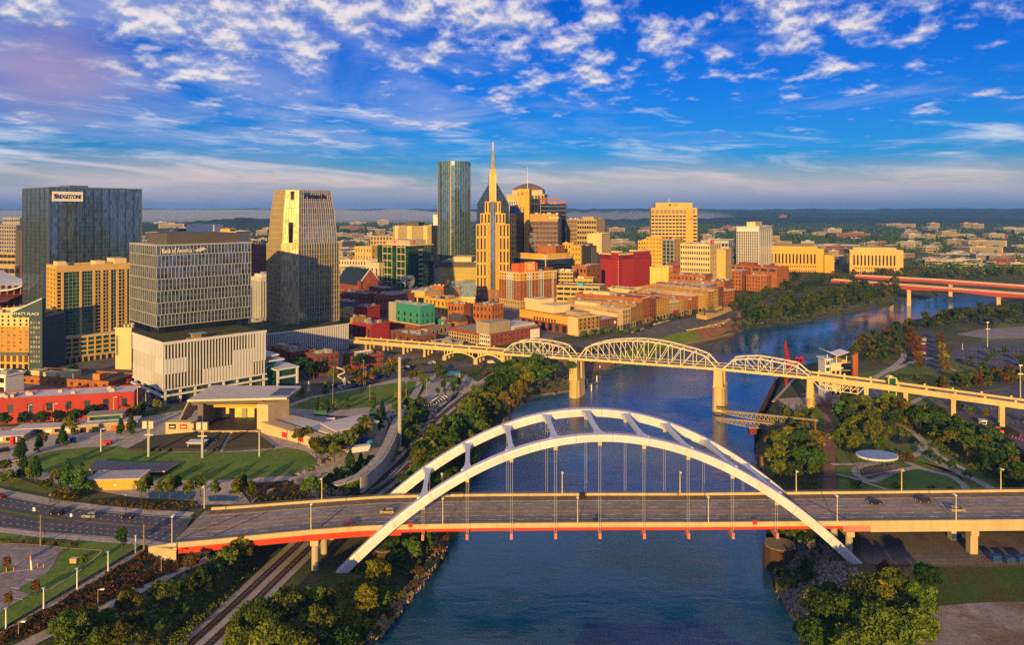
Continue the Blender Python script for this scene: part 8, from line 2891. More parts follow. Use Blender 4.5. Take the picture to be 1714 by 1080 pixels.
wood([(1215,528),(1262,516),(1290,505),(1340,492),(1420,476),(1320,482),(1260,498),(1222,512)],34,8,(9,15),['round','wide'],['green','dark','olive'],'tree between the bank road and the brick hotels','trees by the bank road',0,mass=1)
wood([(1320,473),(1560,470),(1640,462),(1714,468),(1714,462),(1530,458),(1330,466)],60,10,(10,16),['round','wide'],['dark','olive','green','yellow'],'tree in the belt before the court houses and red bridges','tree belt before the court houses',0,mass=1)
for i in range(17):
 x=975+i*14.5
 D0=row_depth(x)-17
 X0=(x-CX)*D0/F
 tree('round',rnd.choice(['olive','green','orange','olive']),on_land(X0,D0),rnd.uniform(4.5,7),'small street tree in the row along the riverfront fronts','street trees of the riverfront row',0,'street_tree')
for px,py,h,k,c in((1380,1065,11,'round','olive'),(1415,1095,13,'wide','green'),(1455,1050,12,'wide','olive'),(1500,1030,11,'round','olive'),(1535,1050,10,'irregular','green'),(1480,1120,13,'wide','green'),
(1530,1110,12,'round','olive'),(1425,1040,9,'round','dark'),(1375,1130,12,'round','green'),(1440,1160,13,'wide','olive'),(1390,1015,6,'irregular','dark'),(1540,985,7,'upright','green'),(1555,1000,8,'irregular','dark'),(1350,1085,7,'round','dark'),(1485,1000,8,'irregular','orange')):
 tree(k,c,drop(px,py),h*1.15,'big leafy tree in the clump beside the right arch foot','clump beside the right arch foot',2)
for px,py,h in((1310,968,3.4),(1322,985,3.6),(1346,975,4.5),(1350,955,3.2),(1300,905,4),(1332,900,3.4),(1345,908,3),(1365,1005,4),(1318,892,4.5)):
 tree('shrub',rnd.choice(['green','dark','olive']),drop(px,py),h,'shrub growing on the grey rock bank by the right arch foot','shrubs on the right rocks',2,'shrub','shrub')
wood([(1290,806),(1288,752),(1320,742),(1370,752),(1372,806),(1330,815)],21,5.0,(8,12),['round','irregular','upright'],['green','dark','olive','dark','yellow'],'tree crowded between the red brick promenade and the water','trees left of the red promenade')
wood([(1305,728),(1312,696),(1345,690),(1370,700),(1368,728)],8,6,(6,9),['round','upright'],['yellow','green','olive'],'tree behind the barge crane runways','trees behind the barge crane')
wood([(1403,762),(1404,700),(1440,690),(1470,706),(1470,750),(1430,768)],18,5.6,(8,13),['round','irregular','upright'],['green','olive','olive','dark'],'tree in the grove right of the red brick promenade','grove right of the red promenade')
wood([(1480,718),(1480,694),(1560,706),(1640,740),(1700,790),(1714,830),(1680,822),(1640,790),(1590,760),(1540,728)],46,5.6,(8,13),['round','irregular','wide','upright'],['dark','green','olive','dark','yellow'],'tree in the diagonal belt beside the lower car park','diagonal tree belt by the car park')
for px,py in((1553,772),(1571,782),(1593,790),(1620,806)):
 tree('round','dark',drop(px,py),5.0,'dark rounded tree beside the curved white path','dark trees beside the curved path')
for px,py,h in((1500,820,2.5),(1560,822,2),(1460,745,3),(1500,770,3.5),(1520,775,4),(1470,750,4),(1433,818,3.2),(1590,828,2.5),(1680,815,3)):
 tree('shrub',rnd.choice(['olive','green','dark','brown']),drop(px,py),h,'low shrub in the lawns around the elliptical canopy','shrubs around the elliptical canopy',1,'shrub','shrub')
wood([(1425,604),(1440,578),(1480,556),(1520,552),(1530,600),(1500,614),(1460,612)],30,6,(9,13),['round','wide','irregular'],['olive','green','orange','olive'],'tree on the right shore behind the riverside building','trees behind the riverside building',mass=1)
for i in range(6):
 tree('round','orange',drop(1538-i*.3,622-i*9),7.5,'rust orange avenue tree left of the tree lined park road','left avenue of the park road')
for i in range(7):
 tree('round',rnd.choice(['orange','yellow']),drop(1584-i*2,626-i*9),8,'golden avenue tree right of the tree lined park road','right avenue of the park road')
wood([(1500,552),(1560,536),(1640,520),(1790,512),(1790,548),(1640,548),(1560,556)],66,8,(8,13),['round','wide','irregular'],['dark','dark','olive','green'],'tree in the long dark belt along the right shore','dark belt along the right shore',0,mass=1)
wood([(1560,655),(1600,640),(1700,625),(1790,630),(1700,645),(1600,660)],34,6,(6,10),['round','wide'],['yellow','olive','green','orange'],'tree in the green strip between the two car parks','strip between the car parks',mass=1)
wood([(1600,625),(1640,585),(1790,580),(1790,620),(1660,622)],12,14,(5,8),['round'],['olive','green'],'small tree standing in the upper car park','trees of the upper car park',mass=1)
wood([(1480,648),(1520,632),(1580,640),(1570,655),(1500,655)],10,6,(4,6),['round','irregular'],['olive','yellow','green'],'low tree on the lawn behind the lift tower','trees behind the lift tower',mass=1)
for px,py,h,c in((1625,698,6,'green'),(1607,690,6,'green'),(1650,702,5,'yellow'),(1690,692,5,'green'),(1716,712,5,'dark')):
 tree('round',c,drop(px,py),h,'small tree standing alone in the lower car park','trees of the lower car park')
PARK=[('dark round tree along the street before the long red building','dark','round',6.5,[(5,722),(40,718),(68,716),(97,714),(125,711),(153,707),(210,696),(238,694)]),
('small yellow green tree on the plaza before the long red building','yellow','round',5.5,[(115,722),(122,726),(224,702),(262,690),(72,748)]),
('dark green conifer on the left plaza','dark','cone',7,[(65,757),(105,748),(37,770),(30,772),(202,728),(219,728)]),
('green conifer between the lawn and the yellow block','green','cone',8.5,[(113,822),(136,828),(38,806),(60,806)]),
('small round tree at the roadside left of the yellow block','olive','round',5.5,[(15,815),(77,828),(52,806),(98,814),(6,796)]),
('round golden shrub at the roadside below the yellow block','yellow','shrub',3.6,[(102,838),(122,841)]),
('small upright tree in the row between road and play area','olive','upright',6.5,[(237,836),(244,828),(250,826),(267,836),(284,837),(296,828),(316,837),(335,832),(361,838),(396,840),(406,830),(421,840)]),
('leafy tree in the clump below the service building','olive','round',6.5,[(530,768),(538,775),(552,762),(560,772),(500,745),(513,742),(572,760),(585,756),(602,735),(610,728)]),
('yellow tree beside the storage containers','yellow','round',6,[(588,752),(596,744),(613,735)]),
('tree on the slope between raised walk and railway','green','round',7,[(600,806),(622,800),(612,822),(590,826),(555,826),(540,835),(575,834),(520,838),(596,835),(570,818)]),
('dark slim tree at the foot of the raised walk','dark','cone',6,[(586,788),(604,784),(636,720),(632,708),(640,700),(625,690),(548,690)]),
('tree in the garden beside the tall column','green','round',6.5,[(686,722),(676,735),(700,712),(690,700),(704,690),(680,748),(665,700),(684,690),(697,735),(712,706)]),
('small tree on the rim of the sloping upper lawn','olive','cone',6,[(580,686),(624,682),(535,688),(562,686),(664,668),(678,664),(505,664),(545,660)]),
('street tree beside the parked cars of the riverside street','olive','round',6.5,[(556,640),(598,640),(628,634),(650,632),(668,630),(690,640),(704,638),(712,650),(738,640),(733,630)]),
('orange autumn tree among the parked cars by the brick buildings','orange','round',7,[(581,636),(615,645),(604,650),(655,622)]),
('tall dark street tree before the red brick building','dark','round',10,[(525,634),(515,637),(500,632),(602,622),(540,628)]),
('small tree around the dog lawn','dark','upright',5.5,[(742,655),(768,652),(774,640),(745,632),(758,660),(733,665)]),
('round dark tree in the street left of the finned podium','dark','round',8,[(122,634),(20,640),(32,642)])]
for lb,c,k,h,pts in PARK:
 for px,py in pts:
  tree(k,c,drop(px,py),h*rnd.uniform(1.05,1.4),lb,lb.replace('tree','trees',1)if len(pts)>1 else None,1,'street_tree' if k in('round','upright')else 'broadleaf_tree')
tree('upright','green',P(204,921),7,'small leafy tree with a pointed top by the bridge abutment',None,2)
for px,py,c,lb in((140,952,'olive','young tree on the grass beside the tan cabinet'),(60,998,'orange','thin young tree at the car lot corner'),(12,957,'orange','young rust leaved tree on the lot island'),(14,1020,'orange','young rust leaved tree near the first post lamp')):
 tree('upright',c,P(px,py),4.6,lb,None,2)
MS=[[],[],[]]
o_=0
for i,(c,l)in enumerate(MASS.items()):
 rg_=np.random.default_rng(i)
 cen,rad=[],[]
 for p,h in l:
  for k in range(24):
   d=rg_.normal(size=3)
   d/=np.linalg.norm(d)
   cen.append(np.array(p)+d*np.array([.33,.33,.33])*h*rg_.uniform(.4,1)+np.array([0,0,h*.58]))
   rad.append(h*rg_.uniform(.10,.18))
 V_,F_,t_=leaf_cloud(rg_,np.array(cen),np.array(rad),17,.62)
 me=np_mesh('tree_mass',V_,F_,LEAF[c],smooth=False)
 me.attributes.new('tint','FLOAT','POINT').data.foreach_set('value',t_.astype(np.float32))
 MS[0].append(me)
e=link('tree_mass',MS[0][0])
jb=bmesh.new()
for i,me in enumerate(MS[0]):
 n0=len(jb.faces)
 jb.from_mesh(me)
 jb.faces.ensure_lookup_table()
 for f in jb.faces[n0:]:
  f.material_index=i
me=bpy.data.meshes.new('tree_mass')
for q in MS[0]:
 me.materials.append(q.materials[0])
jb.to_mesh(me)
jb.free()
e.data=me
tag(e,'farther trees of the river banks and car parks, massed together','trees',kind='stuff')
def cover(name,polys,n,col,size,hgt,lb):
 """Shrubby ground cover as one mass of leaf clumps over photo-outlined beds."""
 C_=[]
 for poly,k in polys:
  f=in_px(poly)
  c=0
  while c<k:
   p=f()
   if p is not None:
    C_.append((p.x,p.y,p.z+hgt*rnd.uniform(.3,.8)))
    c+=1
 C_=np.array(C_)
 V,Fq,t=leaf_cloud(np.random.default_rng(9),C_,np.random.default_rng(3).uniform(.5,1.0,len(C_))*size,n,.2*size**.5)
 me=np_mesh(name,V,Fq,LEAF[col],smooth=False)
 a=me.attributes.new('tint','FLOAT','POINT')
 a.data.foreach_set('value',t.astype(np.float32))
 tag(link(name,me),lb,'ground cover',kind='stuff')
cover('brown_ground_cover',[([(262,913),(300,930),(334,940),(200,1004),(60,1062),(0,1086),(0,1066),(120,1000)],520)],26,'brown',.95,1.3,'brown shrubs covering the slope between the two walks')
cover('bed_shrubs',[([(142,841),(330,845),(335,852),(250,858)],90),([(0,905),(130,912),(130,916),(0,909)],60),([(400,815),(540,800),(596,800),(560,834),(470,846),(430,846)],170),([(690,690),(724,672),(762,660),(700,740),(680,760)],130),
([(640,690),(668,684),(660,735),(645,730)],40),([(1290,808),(1375,812),(1375,820),(1290,822)],40)],22,'brown',.8,1.0,'low mixed shrubs in the park planting beds')
cover('bank_undergrowth',[([(655,835),(752,735),(842,640),(930,640),(850,690),(800,755),(770,835)],330),([(370,1110),(470,1000),(560,985),(640,930),(740,905),(690,990),(600,1110)],420),([(330,1060),(440,945),(350,940),(250,1000),(130,1070),(60,1110),(290,1110)],420),
([(1236,546),(1300,541),(1440,514),(1500,500),(1500,485),(1340,512),(1225,540)],620),([(1286,810),(1284,750),(1372,750),(1374,815)],110),([(1480,720),(1500,700),(1714,800),(1714,825),(1650,800)],200),
([(1345,1080),(1380,1000),(1545,980),(1560,1080)],160)],26,'olive',1.5,1.6,'green undergrowth on the river banks')
def rocks(name,polys,m,lb):
 m_=MB()
 for poly,k,s0,s1 in polys:
  f=in_px(poly)
  c=0
  while c<k:
   p=f()
   if p is None:
    continue
   c+=1
   s=rnd.uniform(s0,s1)
   pts=[p+Vector((rnd.uniform(-1,1),rnd.uniform(-1,1),rnd.uniform(-.2,.8)))*s*.3+Vector(q)*s for q in((-.5,-.4,-.2),(.5,-.5,-.2),(.5,.5,-.2),(-.4,.5,-.2),(-.35,-.3,.5),(.3,-.35,.45),(.4,.3,.55),(-.3,.35,.4))]
   m_.hexa(pts)
 tag(m_.build(name,m,fix=False),lb,'rocks',kind='stuff')
rocks('rock_rubble',[([(1300,1000),(1296,940),(1330,905),(1380,905),(1430,950),(1440,965),(1390,1000),(1350,1030),(1325,1030)],900,.5,1.3)],mat('grey_rock',(.24,.21,.19),.95,var=.4,scale=.4),'grey loose rock covering the bank by the right arch foot')
rocks('rock_rubble',[([(600,1085),(650,1020),(700,960),(735,915),(752,905),(742,932),(692,1000),(640,1062),(610,1100)],600,.5,1.2)],mat('tan_rock',(.33,.24,.12),.95,var=.4,scale=.4),'tan loose rock along the left water edge')
e=empty('rock_cliff',drop(260,1030),label='pale broken limestone cliff between the lower path and the railway',cat='cliff')
V=rel(e)
m=MB()
rg=random.Random(21)
cl=[]
for x,y in((330,985),(300,1010),(262,1040),(225,1066),(190,1096)):
 cl.append(P(x,y,-9))
cl=resample(cl,1.1)
rows=9
grid_=[]
for i,p in enumerate(cl):
 col=[]
 for j in range(rows):
  t=j/(rows-1)
  col.append(V(p+Vector((-1,.35,0))*(t*2.6+rg.uniform(-.35,.35))+Vector((0,0,-3+8.2*t*(.85+.15*math.sin(i*.7))))))
 grid_.append(col)
m.loft([g for g in grid_],caps=False)if False else None
vs=[p for col in grid_ for p in col]
m.add(vs,[(i*rows+j,(i+1)*rows+j,(i+1)*rows+j+1,i*rows+j+1)for i in range(len(cl)-1)for j in range(rows-1)])
m.build('rock_face',mat('limestone',(.36,.26,.15),.95,var=.4,scale=.35),e,fix=True)
# cars
TYRE=mat('tyre_rubber',(.015,.015,.016),.8)
CARGL=glass('car_glass',(.03,.035,.04),.05,vary=.2,metal=.3)
LAMPW=mat('headlight_glass',(.8,.78,.7),.2)
LAMPR=mat('tail_light',(.5,.02,.02),.3)
def car_paint(name,rgb):
 m=mat(name,rgb,.28,metal=.25,var=.03,spec=.6)
 return m
CARC={'black':car_paint('black_car_paint',(.012,.012,.014)),'white':car_paint('white_car_paint',(.75,.73,.7)),'silver':car_paint('silver_car_paint',(.38,.4,.42)),'red':car_paint('red_car_paint',(.22,.012,.012)),
'tan':car_paint('tan_car_paint',(.45,.36,.2)),'brown':car_paint('brown_car_paint',(.06,.03,.02)),'blue':car_paint('blue_car_paint',(.02,.04,.12)),'grey':car_paint('grey_car_paint',(.12,.12,.125))}
CARP={}
def car(kind,col,p,rz,label,group=None,full=True):
 key=(kind,col,full)
 if key not in CARP:
  L_,hb,hr={'sedan':(4.6,.85,1.42),'suv':(4.7,1.0,1.75),'van':(5.6,1.2,2.3)}[kind]
  e=empty('van' if kind=='van' else 'parked_car' if not full else 'car',p)
  pr={'sedan':[(-.5,.55),(-.49,.95),(-.30,1.0),(-.17,1.42),(.12,1.42),(.27,.98),(.46,.82),(.5,.5)],'suv':[(-.5,.6),(-.49,1.1),(-.42,1.72),(.05,1.75),(.21,1.12),(.45,.98),(.5,.55)],
'van':[(-.5,.6),(-.49,2.2),(.24,2.3),(.36,1.3),(.47,1.05),(.5,.55)]}[kind]
  out=[(-.5,.28)]+pr+[(.5,.28)]
  ring=lambda y,k:[(x*L_,y,.28+(z-.28)*(k if z>1.05 else 1))for x,z in out]
  w=.9
  body=MB().loft([ring(-w*.93,.93),ring(-w,.9),ring(-w*.72,1),ring(w*.72,1),ring(w,.9),ring(w*.93,.93)])
  bo=body.build('body',CARC[col],e)
  gl=MB()
  top=[q for q in pr if q[1]>1.05]
  xs=[q[0]*L_ for q in top]
  z0,z1=(.98,hr-.12)if kind=='sedan' else((1.12,hr-.15)if kind=='suv' else(1.35,2.05))
  xa,xb=(min(xs)-.35,max(xs)+.45)if kind=='sedan' else(min(xs)+.15,max(xs)+.35)
  if kind=='van':
   xa=1.0
  for y in(-1,1):
   gl.hexa([(xa,y*.86,z0),(xb,y*.86,z0),(xb-.35,y*.86,z1),(xa+.3,y*.86,z1),(xa,y*.915,z0),(xb,y*.915,z0),(xb-.35,y*.915,z1),(xa+.3,y*.915,z1)])
  gl.hexa([(xb-.05,-.7,z0+.02),(xb+.18,-.7,z0),(xb+.18,.7,z0),(xb-.05,.7,z0+.02),(xb-.5,-.66,z1),(xb-.36,-.66,z1+.06),(xb-.36,.66,z1+.06),(xb-.5,.66,z1)])
  gl.hexa([(xa-.14,-.7,z0),(xa,-.7,z0),(xa,.7,z0),(xa-.14,.7,z0),(xa+.12,-.66,z1+.03),(xa+.25,-.66,z1),(xa+.25,.66,z1),(xa+.12,.66,z1+.03)])
  gl.build('windows',CARGL,e)
  if full:
   for x in(-.31,.31):
    for y in(-1,1):
     wh=MB().cyl((x*L_,y*.72,.34),(x*L_,y*.93,.34),.34,n=14).build('wheel',TYRE,e)
     MB().cyl((x*L_,y*.93,.34),(x*L_,y*.945,.34),.2,n=10).build('rim',METALU,wh)
   for y in(-.62,.62):
    MB().box(L_/2-.06,y-.2,.62,L_/2+.03,y+.2,.78).build('headlight',LAMPW,e)
    MB().box(-L_/2-.03,y-.2,.75,-L_/2+.06,y+.2,.95).build('tail_light',LAMPR,e)
  else:
   wm_=MB()
   for x in(-.31,.31):
    for y in(-1,1):
     MB().cyl((x*L_,y*.72,.33),(x*L_,y*.93,.33),.33,n=10).build('wheel',TYRE,e)
  e.rotation_euler=(0,0,rz)
  CARP[key]=e
  return tag(e,label,'van' if kind=='van' else 'car',group)
 return copy_thing(CARP[key],p,rz,1.0,label,'van' if kind=='van' else 'car',group)
for px,py,k,c,rz,lb in((95,861,'suv','black',172,'black car with red tail lights on the left road, behind the silver car'),(150,867,'suv','silver',176,'silver estate car in the middle of the left road'),
(213,867,'sedan','black',178,'black saloon nearest the bridge on the left road'),(0,833,'sedan','red',160,'dark red car cut by the left frame edge'),
(587,880,'sedan','red',2,'dark red car on the bridge left of the near arch'),(648,860,'suv','tan',180,'pale gold SUV on the bridge between the arches'),
(1464,844,'sedan','black',180,'black car on the right end of the arch bridge'),(1545,841,'suv','brown',180,'dark brown SUV nearest the far barrier at right'),(1602,857,'suv','tan',0,'pale gold SUV under the last near street light')):
 for it in range(3):
  z=dz_((px-CX)*250/F)if px>250 else 0.06
  p=P(px,py,z)
 car(k,c,p+Vector((0,0,.03)),R(rz),lb)
for px,py,lb in((974,834,'black box by the far barrier at the middle of the arch bridge'),(997,878,'black box by the near barrier at the middle of the arch bridge')):
 z=dz_(25)
 e=empty('equipment_box',P(px,py,z+.16),label=lb,cat='box')
 MB().box(-.9,-.6,.12,.9,.6,1.5).build('box_body',BLACKB,e)
 MB().box(-1,-.7,1.5,1,.7,1.65).build('box_lid',BLACKB,e)
 for sx in(-.7,.7):
  MB().box(sx-.12,-.55,0,sx+.12,.55,.12).build('foot',RAIL,e)
CNAMES=['white','black','silver','grey','blue','red','black','white']
def park_row(a,c,n,off,what,group,kinds=('sedan','suv','suv'),skip=.12,ang=0):
 a,c=drop(*a),drop(*c)
 d=(c-a).normalized()
 for i in range(n):
  if rnd.random()<skip:
   continue
  p=a.lerp(c,i/max(1,n-1))
  p.z=zland(p.x,p.y)+off
  col=rnd.choice(CNAMES)
  car(rnd.choice(kinds),col,p,math.atan2(d.y,d.x)+R(90+ang),col+' car '+what,group,False)
park_row((545,650),(640,630),15,.2,'parked in the riverside street before the brick buildings','cars in the riverside street')
park_row((645,622),(725,608),12,.2,'parked beside the column bents of the truss bridge','cars by the column bents')
park_row((812,628),(836,616),5,.2,'parked in line at the foot of the truss bridge pier','cars by the truss pier',ang=90)
park_row((560,656),(625,642),7,.2,'standing on the riverside street lane','cars on the riverside street',ang=90,skip=.3)
park_row((925,585),(985,577),9,.2,'parked by the corner of the riverfront row','cars by the riverfront corner')
park_row((1060,553),(1150,531),14,.2,'parked along the riverfront row of old fronts','cars along the riverfront row',ang=90)
park_row((130,652),(225,640),9,.15,'parked in the lot behind the long red building','cars behind the long red building',skip=.25)
park_row((60,640),(180,626),8,.15,'on the street before the beige apartment tower','cars before the apartment tower',ang=90,skip=.3)
park_row((228,690),(256,682),4,.15,'parked at the corner of the white finned podium','cars at the podium corner')
park_row((1543,604),(1546,566),13,.2,'parked along the tree lined park road','cars along the park road',skip=.05)
park_row((1606,604),(1625,600),2,.2,'alone in the upper car park','cars in the upper car park',skip=0)
park_row((1690,640),(1714,600),4,.2,'at the right side of the upper car park','cars at the right of the upper car park')
park_row((20,775),(5,757),2,.15,'on the left plaza by the dark stall','cars by the dark stall',skip=0)
for px,py,lb in((161,628,'white van on the street before the apartment tower'),(165,641,'second white van, in the lot behind the long red building'),(556,708,'white van in the service yard right of the stage'),(822,609,'white van crossing beneath the truss bridge')):
 car('van','white',drop(px,py)+Vector((0,0,.15)),R(20),lb,None,False)
for px,py,lb,m_ in((192,634,'yellow coach parked left of the white podium',mat('coach_yellow',(.7,.4,.03),.4)),(207,641,'red and blue coach parked before the yellow coach',mat('coach_red',(.35,.04,.06),.4))):
 e=empty('coach',drop(px,py)+Vector((0,0,.1)),R(-30),lb,'coach')
 MB().box(-6,-1.25,.5,6,1.25,3.2).build('body',m_,e)
 MB().box(-5.6,-1.3,1.7,5.8,1.3,2.7).build('windows',CARGL,e)
 for x in(-3.6,3.8):
  for y in(-1.2,1.2):
   MB().cyl((x,y-.1,.5),(x,y+.1,.5),.5,n=12).build('wheel',TYRE,e)
   # people
def person_mesh(shirt,legs):
 bm=bmesh.new()
 J={'pel':(0,0,.95),'chest':(0,0,1.3),'neck':(0,0,1.5),'head':(0,-.03,1.64),'crown':(0,-.02,1.76),'lk':(.1,-.16,.52),'lf':(.1,.0,.08),'lt':(.1,-.16,.04),'rk':(-.1,.06,.5),'rf':(-.1,.28,.1),'rt':(-.1,.16,.03),
'ls':(.2,0,1.42),'le':(.27,.1,1.15),'lh':(.26,-.05,.92),'rs':(-.2,0,1.42),'re':(-.27,-.04,1.15),'rh':(-.25,-.2,.95)}
 Rr={'pel':.15,'chest':.16,'neck':.06,'head':.10,'crown':.085,'lk':.07,'rk':.07,'lf':.05,'rf':.05,'lt':.04,'rt':.04,'ls':.07,'rs':.07,'le':.05,'re':.05,'lh':.04,'rh':.04}
 v={k:bm.verts.new(p)for k,p in J.items()}
 for a,c in(('pel','chest'),('chest','neck'),('neck','head'),('head','crown'),('pel','lk'),('lk','lf'),('lf','lt'),('pel','rk'),('rk','rf'),('rf','rt'),('chest','ls'),('ls','le'),('le','lh'),('chest','rs'),('rs','re'),('re','rh')):
  bm.edges.new((v[a],v[c]))
 me=bpy.data.meshes.new('person_source')
 bm.to_mesh(me)
 bm.free()
 o=bpy.data.objects.new('person_source',me)
 COL.objects.link(o)
 o.modifiers.new('skin','SKIN')
 for i,k in enumerate(J):
  me.skin_vertices[0].data[i].radius=(Rr[k],Rr[k])
 me.skin_vertices[0].data[0].use_root=True
 o.modifiers.new('sub','SUBSURF').levels=1
 out=bpy.data.meshes.new_from_object(o.evaluated_get(bpy.context.evaluated_depsgraph_get()))
 bpy.data.objects.remove(o)
 out.materials.clear()
 for m in(mat('skin_tone',(.4,.22,.14),.6),shirt,legs,mat('dark_hair',(.02,.014,.01),.8)):
  out.materials.append(m)
 for p in out.polygons:
  z=p.center.z
  p.material_index=3 if z>1.7 else 0 if z>1.5 or(abs(p.center.x)>.2 and z<1.02)else 1 if z>.98 else 2
  p.use_smooth=True
 return out
dk=mat('dark_cloth',(.02,.02,.025),.9)
for px,py,z,rz,sh,lb in((1135,831,1.66,90,dk,'person in dark clothes walking on the far bridge walkway'),(199,1009,None,40,dk,'person in dark clothes walking on the lower path'),(202,834,0.12,200,mat('blue_cloth',(.03,.08,.3),.9),'person in blue standing on the walk below the yellow block'),
(165,676,.2,0,dk,'person in dark clothes by the long red building'),(1322,680,Zr+.1,0,dk,'person in dark clothes on the quay by the truss pier')):
 p=drop(px,py)+Vector((0,0,.27))if z is None else P(px,py,z)
 tag(link('person',person_mesh(sh,dk),None,p,R(rz)),lb,'person')
 # the far town, woods, hills and air
def far_woods():
 rng=np.random.default_rng(12)
 C_,S_=[],[]
 n=15000
 Y=1020*np.exp(rng.uniform(0,1,n)*math.log(7.4))
 X=Y*rng.uniform(-.76,.76,n)
 cl=np.sin(X*.006+1.3)+np.sin(Y*.0045+X*.002)+np.sin((X-Y)*.011)*.7+rng.normal(0,.6,n)
 keep=cl>np.where(Y<1800,.35,-.6)
 X,Y=X[keep],Y[keep]
 pts=np.stack([X,Y],1)
 z=land(pts)
 ok=(z>-1.5)&~((X<420)&(X>-420)&(Y<1350))&~((X<-380)&(Y<1100))
 P3=np.column_stack([pts[ok],z[ok]])
 for near in(True,False):
  q=P3[(P3[:,1]<2400)==near]
  k=len(q)
  s=rng.uniform(4.5,8.5,k)*(1+q[:,1]/9000)
  if near:
   cen=np.repeat(q,4,0)+rng.normal(size=(k*4,3))*np.repeat(s,4)[:,None]*np.array([.45,.45,.18])+np.array([0,0,1])*np.repeat(s,4)[:,None]*.8
   V,Fq,t=leaf_cloud(rng,cen,np.repeat(s,4)*.5,11,1.35)
  else:
   cen=np.repeat(q,3,0)+rng.normal(size=(k*3,3))*np.repeat(s,3)[:,None]*np.array([.7,.7,.12])+np.array([0,0,1])*np.repeat(s,3)[:,None]*.6
   V,Fq,t=leaf_cloud(rng,cen,np.repeat(s,3)*.75,7,4.0)
  me=np_mesh('far_woods',V,Fq,LEAF['dark']if not near else LEAF['green'],smooth=False)
  a=me.attributes.new('tint','FLOAT','POINT')
  a.data.foreach_set('value',t.astype(np.float32))
  tag(link('far_woods',me),'wooded suburbs behind the city' if near else 'far dark woods under the hills','woods',kind='stuff')
far_woods()
FB_W=[mat('far_cream',(.48,.38,.25),.85),mat('far_white',(.56,.5,.44),.8),mat('far_brick',(.34,.14,.08),.9),mat('far_tan',(.44,.33,.2),.9),mat('far_grey',(.3,.29,.29),.9)]
FB_N=['cream','white','red brick','tan','grey']
FB_M={}
def far_building(p,w,d,h,ci,rz,lb,group):
 key=(ci,'tall' if h>14 else 'low')
 if key not in FB_M:
  m=MB().box(-.5,-.5,-.3,.5,.5,1.0)
  nz=6 if h>14 else 2
  for j in range(nz):
   z=(j+.35)/nz
   m.box(-.46,-.508,z,.46,.508,z+.42/nz,1)
   m.box(-.508,-.46,z,.508,.46,z+.42/nz,1)
  m.box(-.51,-.51,1.0,.51,.51,1.06,2)
  m.box(-.2,-.2,1.06,.1,.15,1.22,0)
  FB_M[key]=m.mesh('town_building',[FB_W[ci],DARKW,ROOFW if ci!=2 else ROOFG],fix=False)
 o=link('town_building',FB_M[key],None,p,rz)
 o.scale=(w,d,h)
 tag(o,lb,'building',group)
rg=random.Random(33)
REG=[('in the suburb behind the court houses',(1300,1714,388,452),84),('in the suburb right of the far red bridge',(1560,1714,392,452),22),('between the tan office block and the sandstone tower',(1010,1095,388,420),14),
('behind the white ribbed apartments',(1160,1300,385,412),22),('in the far town left of the stepped tower',(236,450,378,425),44),('in the far town between stepped tower and blue tower',(560,735,382,430),48),
('in the far town beyond the arena',(0,40,385,440),10),('on the slope behind the gabled hall',(565,640,425,470),14)]
for what,(x0,x1,y0,y1),n in REG:
 for i in range(n):
  py=y0+(y1-y0)*rg.random()**1.3
  p=P(rg.uniform(x0,x1),py,0)
  if p.y<960 or inside(np.array([[p.x,p.y]]),RIVER)[0]:
   continue
  p.z=zland(p.x,p.y)
  ci=rg.choice([0,0,1,1,2,3,4])
  s=1+p.y/4500
  far_building(p,rg.uniform(14,46)*s,rg.uniform(12,26)*s,rg.choice([6,7,8,9,10,16])*(1+p.y/9000),ci,rg.choice([R(40),R(42),R(12),R(70)]),FB_N[ci]+' low flat building '+what,'town buildings '+what)
for px,py,wpx,hpx,ci,lb in((1500,381,52,6,3,'long low tan building on the far slope, right of the court houses'),(1562,383,17,9,3,'square tan tower block far behind the right suburb'),(1618,384,17,10,3,'left tower of the twin tan slabs far right'),(1634,384,20,9,3,'right tower of the twin tan slabs far right'),
(1640,412,70,9,0,'large cream apartment complex in the right suburb'),(1640,426,60,12,0,'cream and red apartment block before the cream complex'),(1420,399,60,8,2,'long red brick block behind the court houses'),(1390,420,80,10,0,'long cream block right behind the yellow court house'),
(641,378,18,9,0,'pale square tower on the far tree line behind the green glass office'),(600,376,28,4,1,'long white building on the far tree line'),(590,385,40,6,2,'long red brick building on the far slope'),(290,384,40,9,0,'cream campus building on the far slope at left'),(270,379,20,7,1,'white campus building on the far slope at left'),
(1310,363,12,3,2,'lone reddish building high on the far ridge'),(1690,386,40,5,1,'white far building at the right frame edge'),(1655,447,60,6,1,'white long shed among trees at right'),(1690,432,60,7,0,'low cream school-like building at the right edge')):
 p=P(px,py+.01,0)if py>372 else PD(px,py,4200)
 k=p.y/F
 far_building(p if py>372 else Vector((p.x,p.y,p.z)),wpx*k,wpx*k*.5,hpx*k,ci,R(8),lb,None)
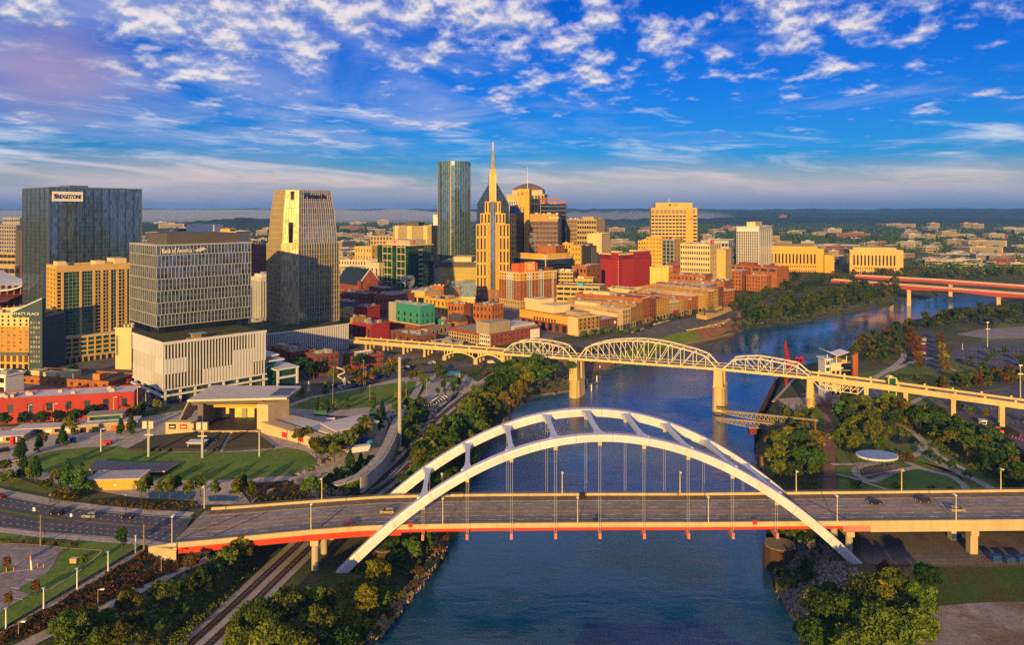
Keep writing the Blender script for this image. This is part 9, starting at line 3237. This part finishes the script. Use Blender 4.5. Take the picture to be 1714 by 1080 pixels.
def hills():
 fm=ground_mat('forest_hill',[(.018,.032,.012),(.035,.05,.018),(.012,.022,.01)],.006,fine=.03)
 rng=np.random.default_rng(6)
 def ridge(Y0,depth,prof,x0,x1,nx=260,rough=6):
  xs=np.linspace(x0,x1,nx)
  ts=np.linspace(0,1,12)
  hp=np.array([prof(x)for x in xs])
  nz=np.interp(np.arange(nx),np.arange(0,nx+6,3)[:nx//3+2],rng.normal(0,rough,nx//3+2))+rng.normal(0,rough*.35,nx)
  V=[]
  for t in ts:
   b=math.sin(math.pi*min(1,t*1.0)*.5)**1.2 if t<.7 else 1-(t-.7)*.6
   for x,h,q in zip(xs,hp,nz):
    V.append((x,Y0+depth*t,max(-3,(h+q)*b-2)))
  i=np.arange(12*nx).reshape(12,nx)
  Fq=np.stack([i[:-1,:-1].ravel(),i[:-1,1:].ravel(),i[1:,1:].ravel(),i[1:,:-1].ravel()],1)
  tag(link('hills',np_mesh('hills',V,Fq,fm)),kind='structure')
 Xp=lambda px,Y:(px-CX)*Y/F
 g=lambda x,c,s:math.exp(-((x-c)/s)**2)
 ridge(3900,700,lambda x:38*g(x,Xp(385,4000),260)+26*g(x,Xp(290,4000),420)+8,-2900,-700,rough=3)
 ridge(5200,900,lambda x:34+22*g(x,Xp(1350,5400),700)+14*g(x,Xp(1650,5400),500),200,4600,rough=4)
 ridge(7600,1200,lambda x:80+26*g(x,Xp(1300,8000),900)+16*math.sin(x*.0013)+12*g(x,Xp(1600,8000),600),400,6600,rough=5)
 ridge(10400,1500,lambda x:132+6*math.sin(x*.0011)+5*math.sin(x*.0031),-9500,9500,420,rough=5)
hills()
def volume(name,lb,x0,y0,z0,x1,y1,z1,dens,col,aniso=0.0,noise=False,kind='stuff'):
 m=bpy.data.materials.new(name)
 m.use_nodes=True
 N,L=m.node_tree.nodes,m.node_tree.links
 N.remove(N['Principled BSDF'])
 pv=nd(N,'ShaderNodeVolumePrincipled')
 pv.inputs['Color'].default_value=(*col,1)
 pv.inputs['Density'].default_value=dens
 pv.inputs['Anisotropy'].default_value=aniso
 L.new(pv.outputs[0],N['Material Output'].inputs['Volume'])
 b=MB()
 if not noise:
  b.box(x0,y0,z0,x1,y1,z1)
 else:
  n=60
  rg=random.Random(8)
  top=[z1*(.72+.28*math.sin(math.pi*i/n)**.3)*(1+.10*math.sin(i*.9)+rg.uniform(-.08,.08))if 0<i<n else z0+2 for i in range(n+1)]
  rings=[]
  for i in range(n+1):
   x=x0+(x1-x0)*i/n
   z=top[i]
   rings.append([(x,y0,z0),(x,y0+(y1-y0)*.1,z*.5),(x,y0+(y1-y0)*.3,z*.92),(x,y0+(y1-y0)*.6,z),(x,y1,z*.8),(x,y1,z0)])
  b.loft(rings)
 tag(b.build(name,m),lb,'haze' if name=='haze' else 'fog',kind=kind)
volume('fog_bank','low lilac fog bank lying before the far left hills',-6200,5600,-1,-300,9600,112,.0011,(.66,.76,1.0),noise=True)
volume('fog_bank','low fog bank behind the tan office block',350,6400,-1,2000,7500,96,.0009,(.66,.76,1.0),noise=True)
volume('haze','thin blue air over the whole city',-14500,-500,-26,14500,18000,215,7e-5,(.12,.38,1.0))
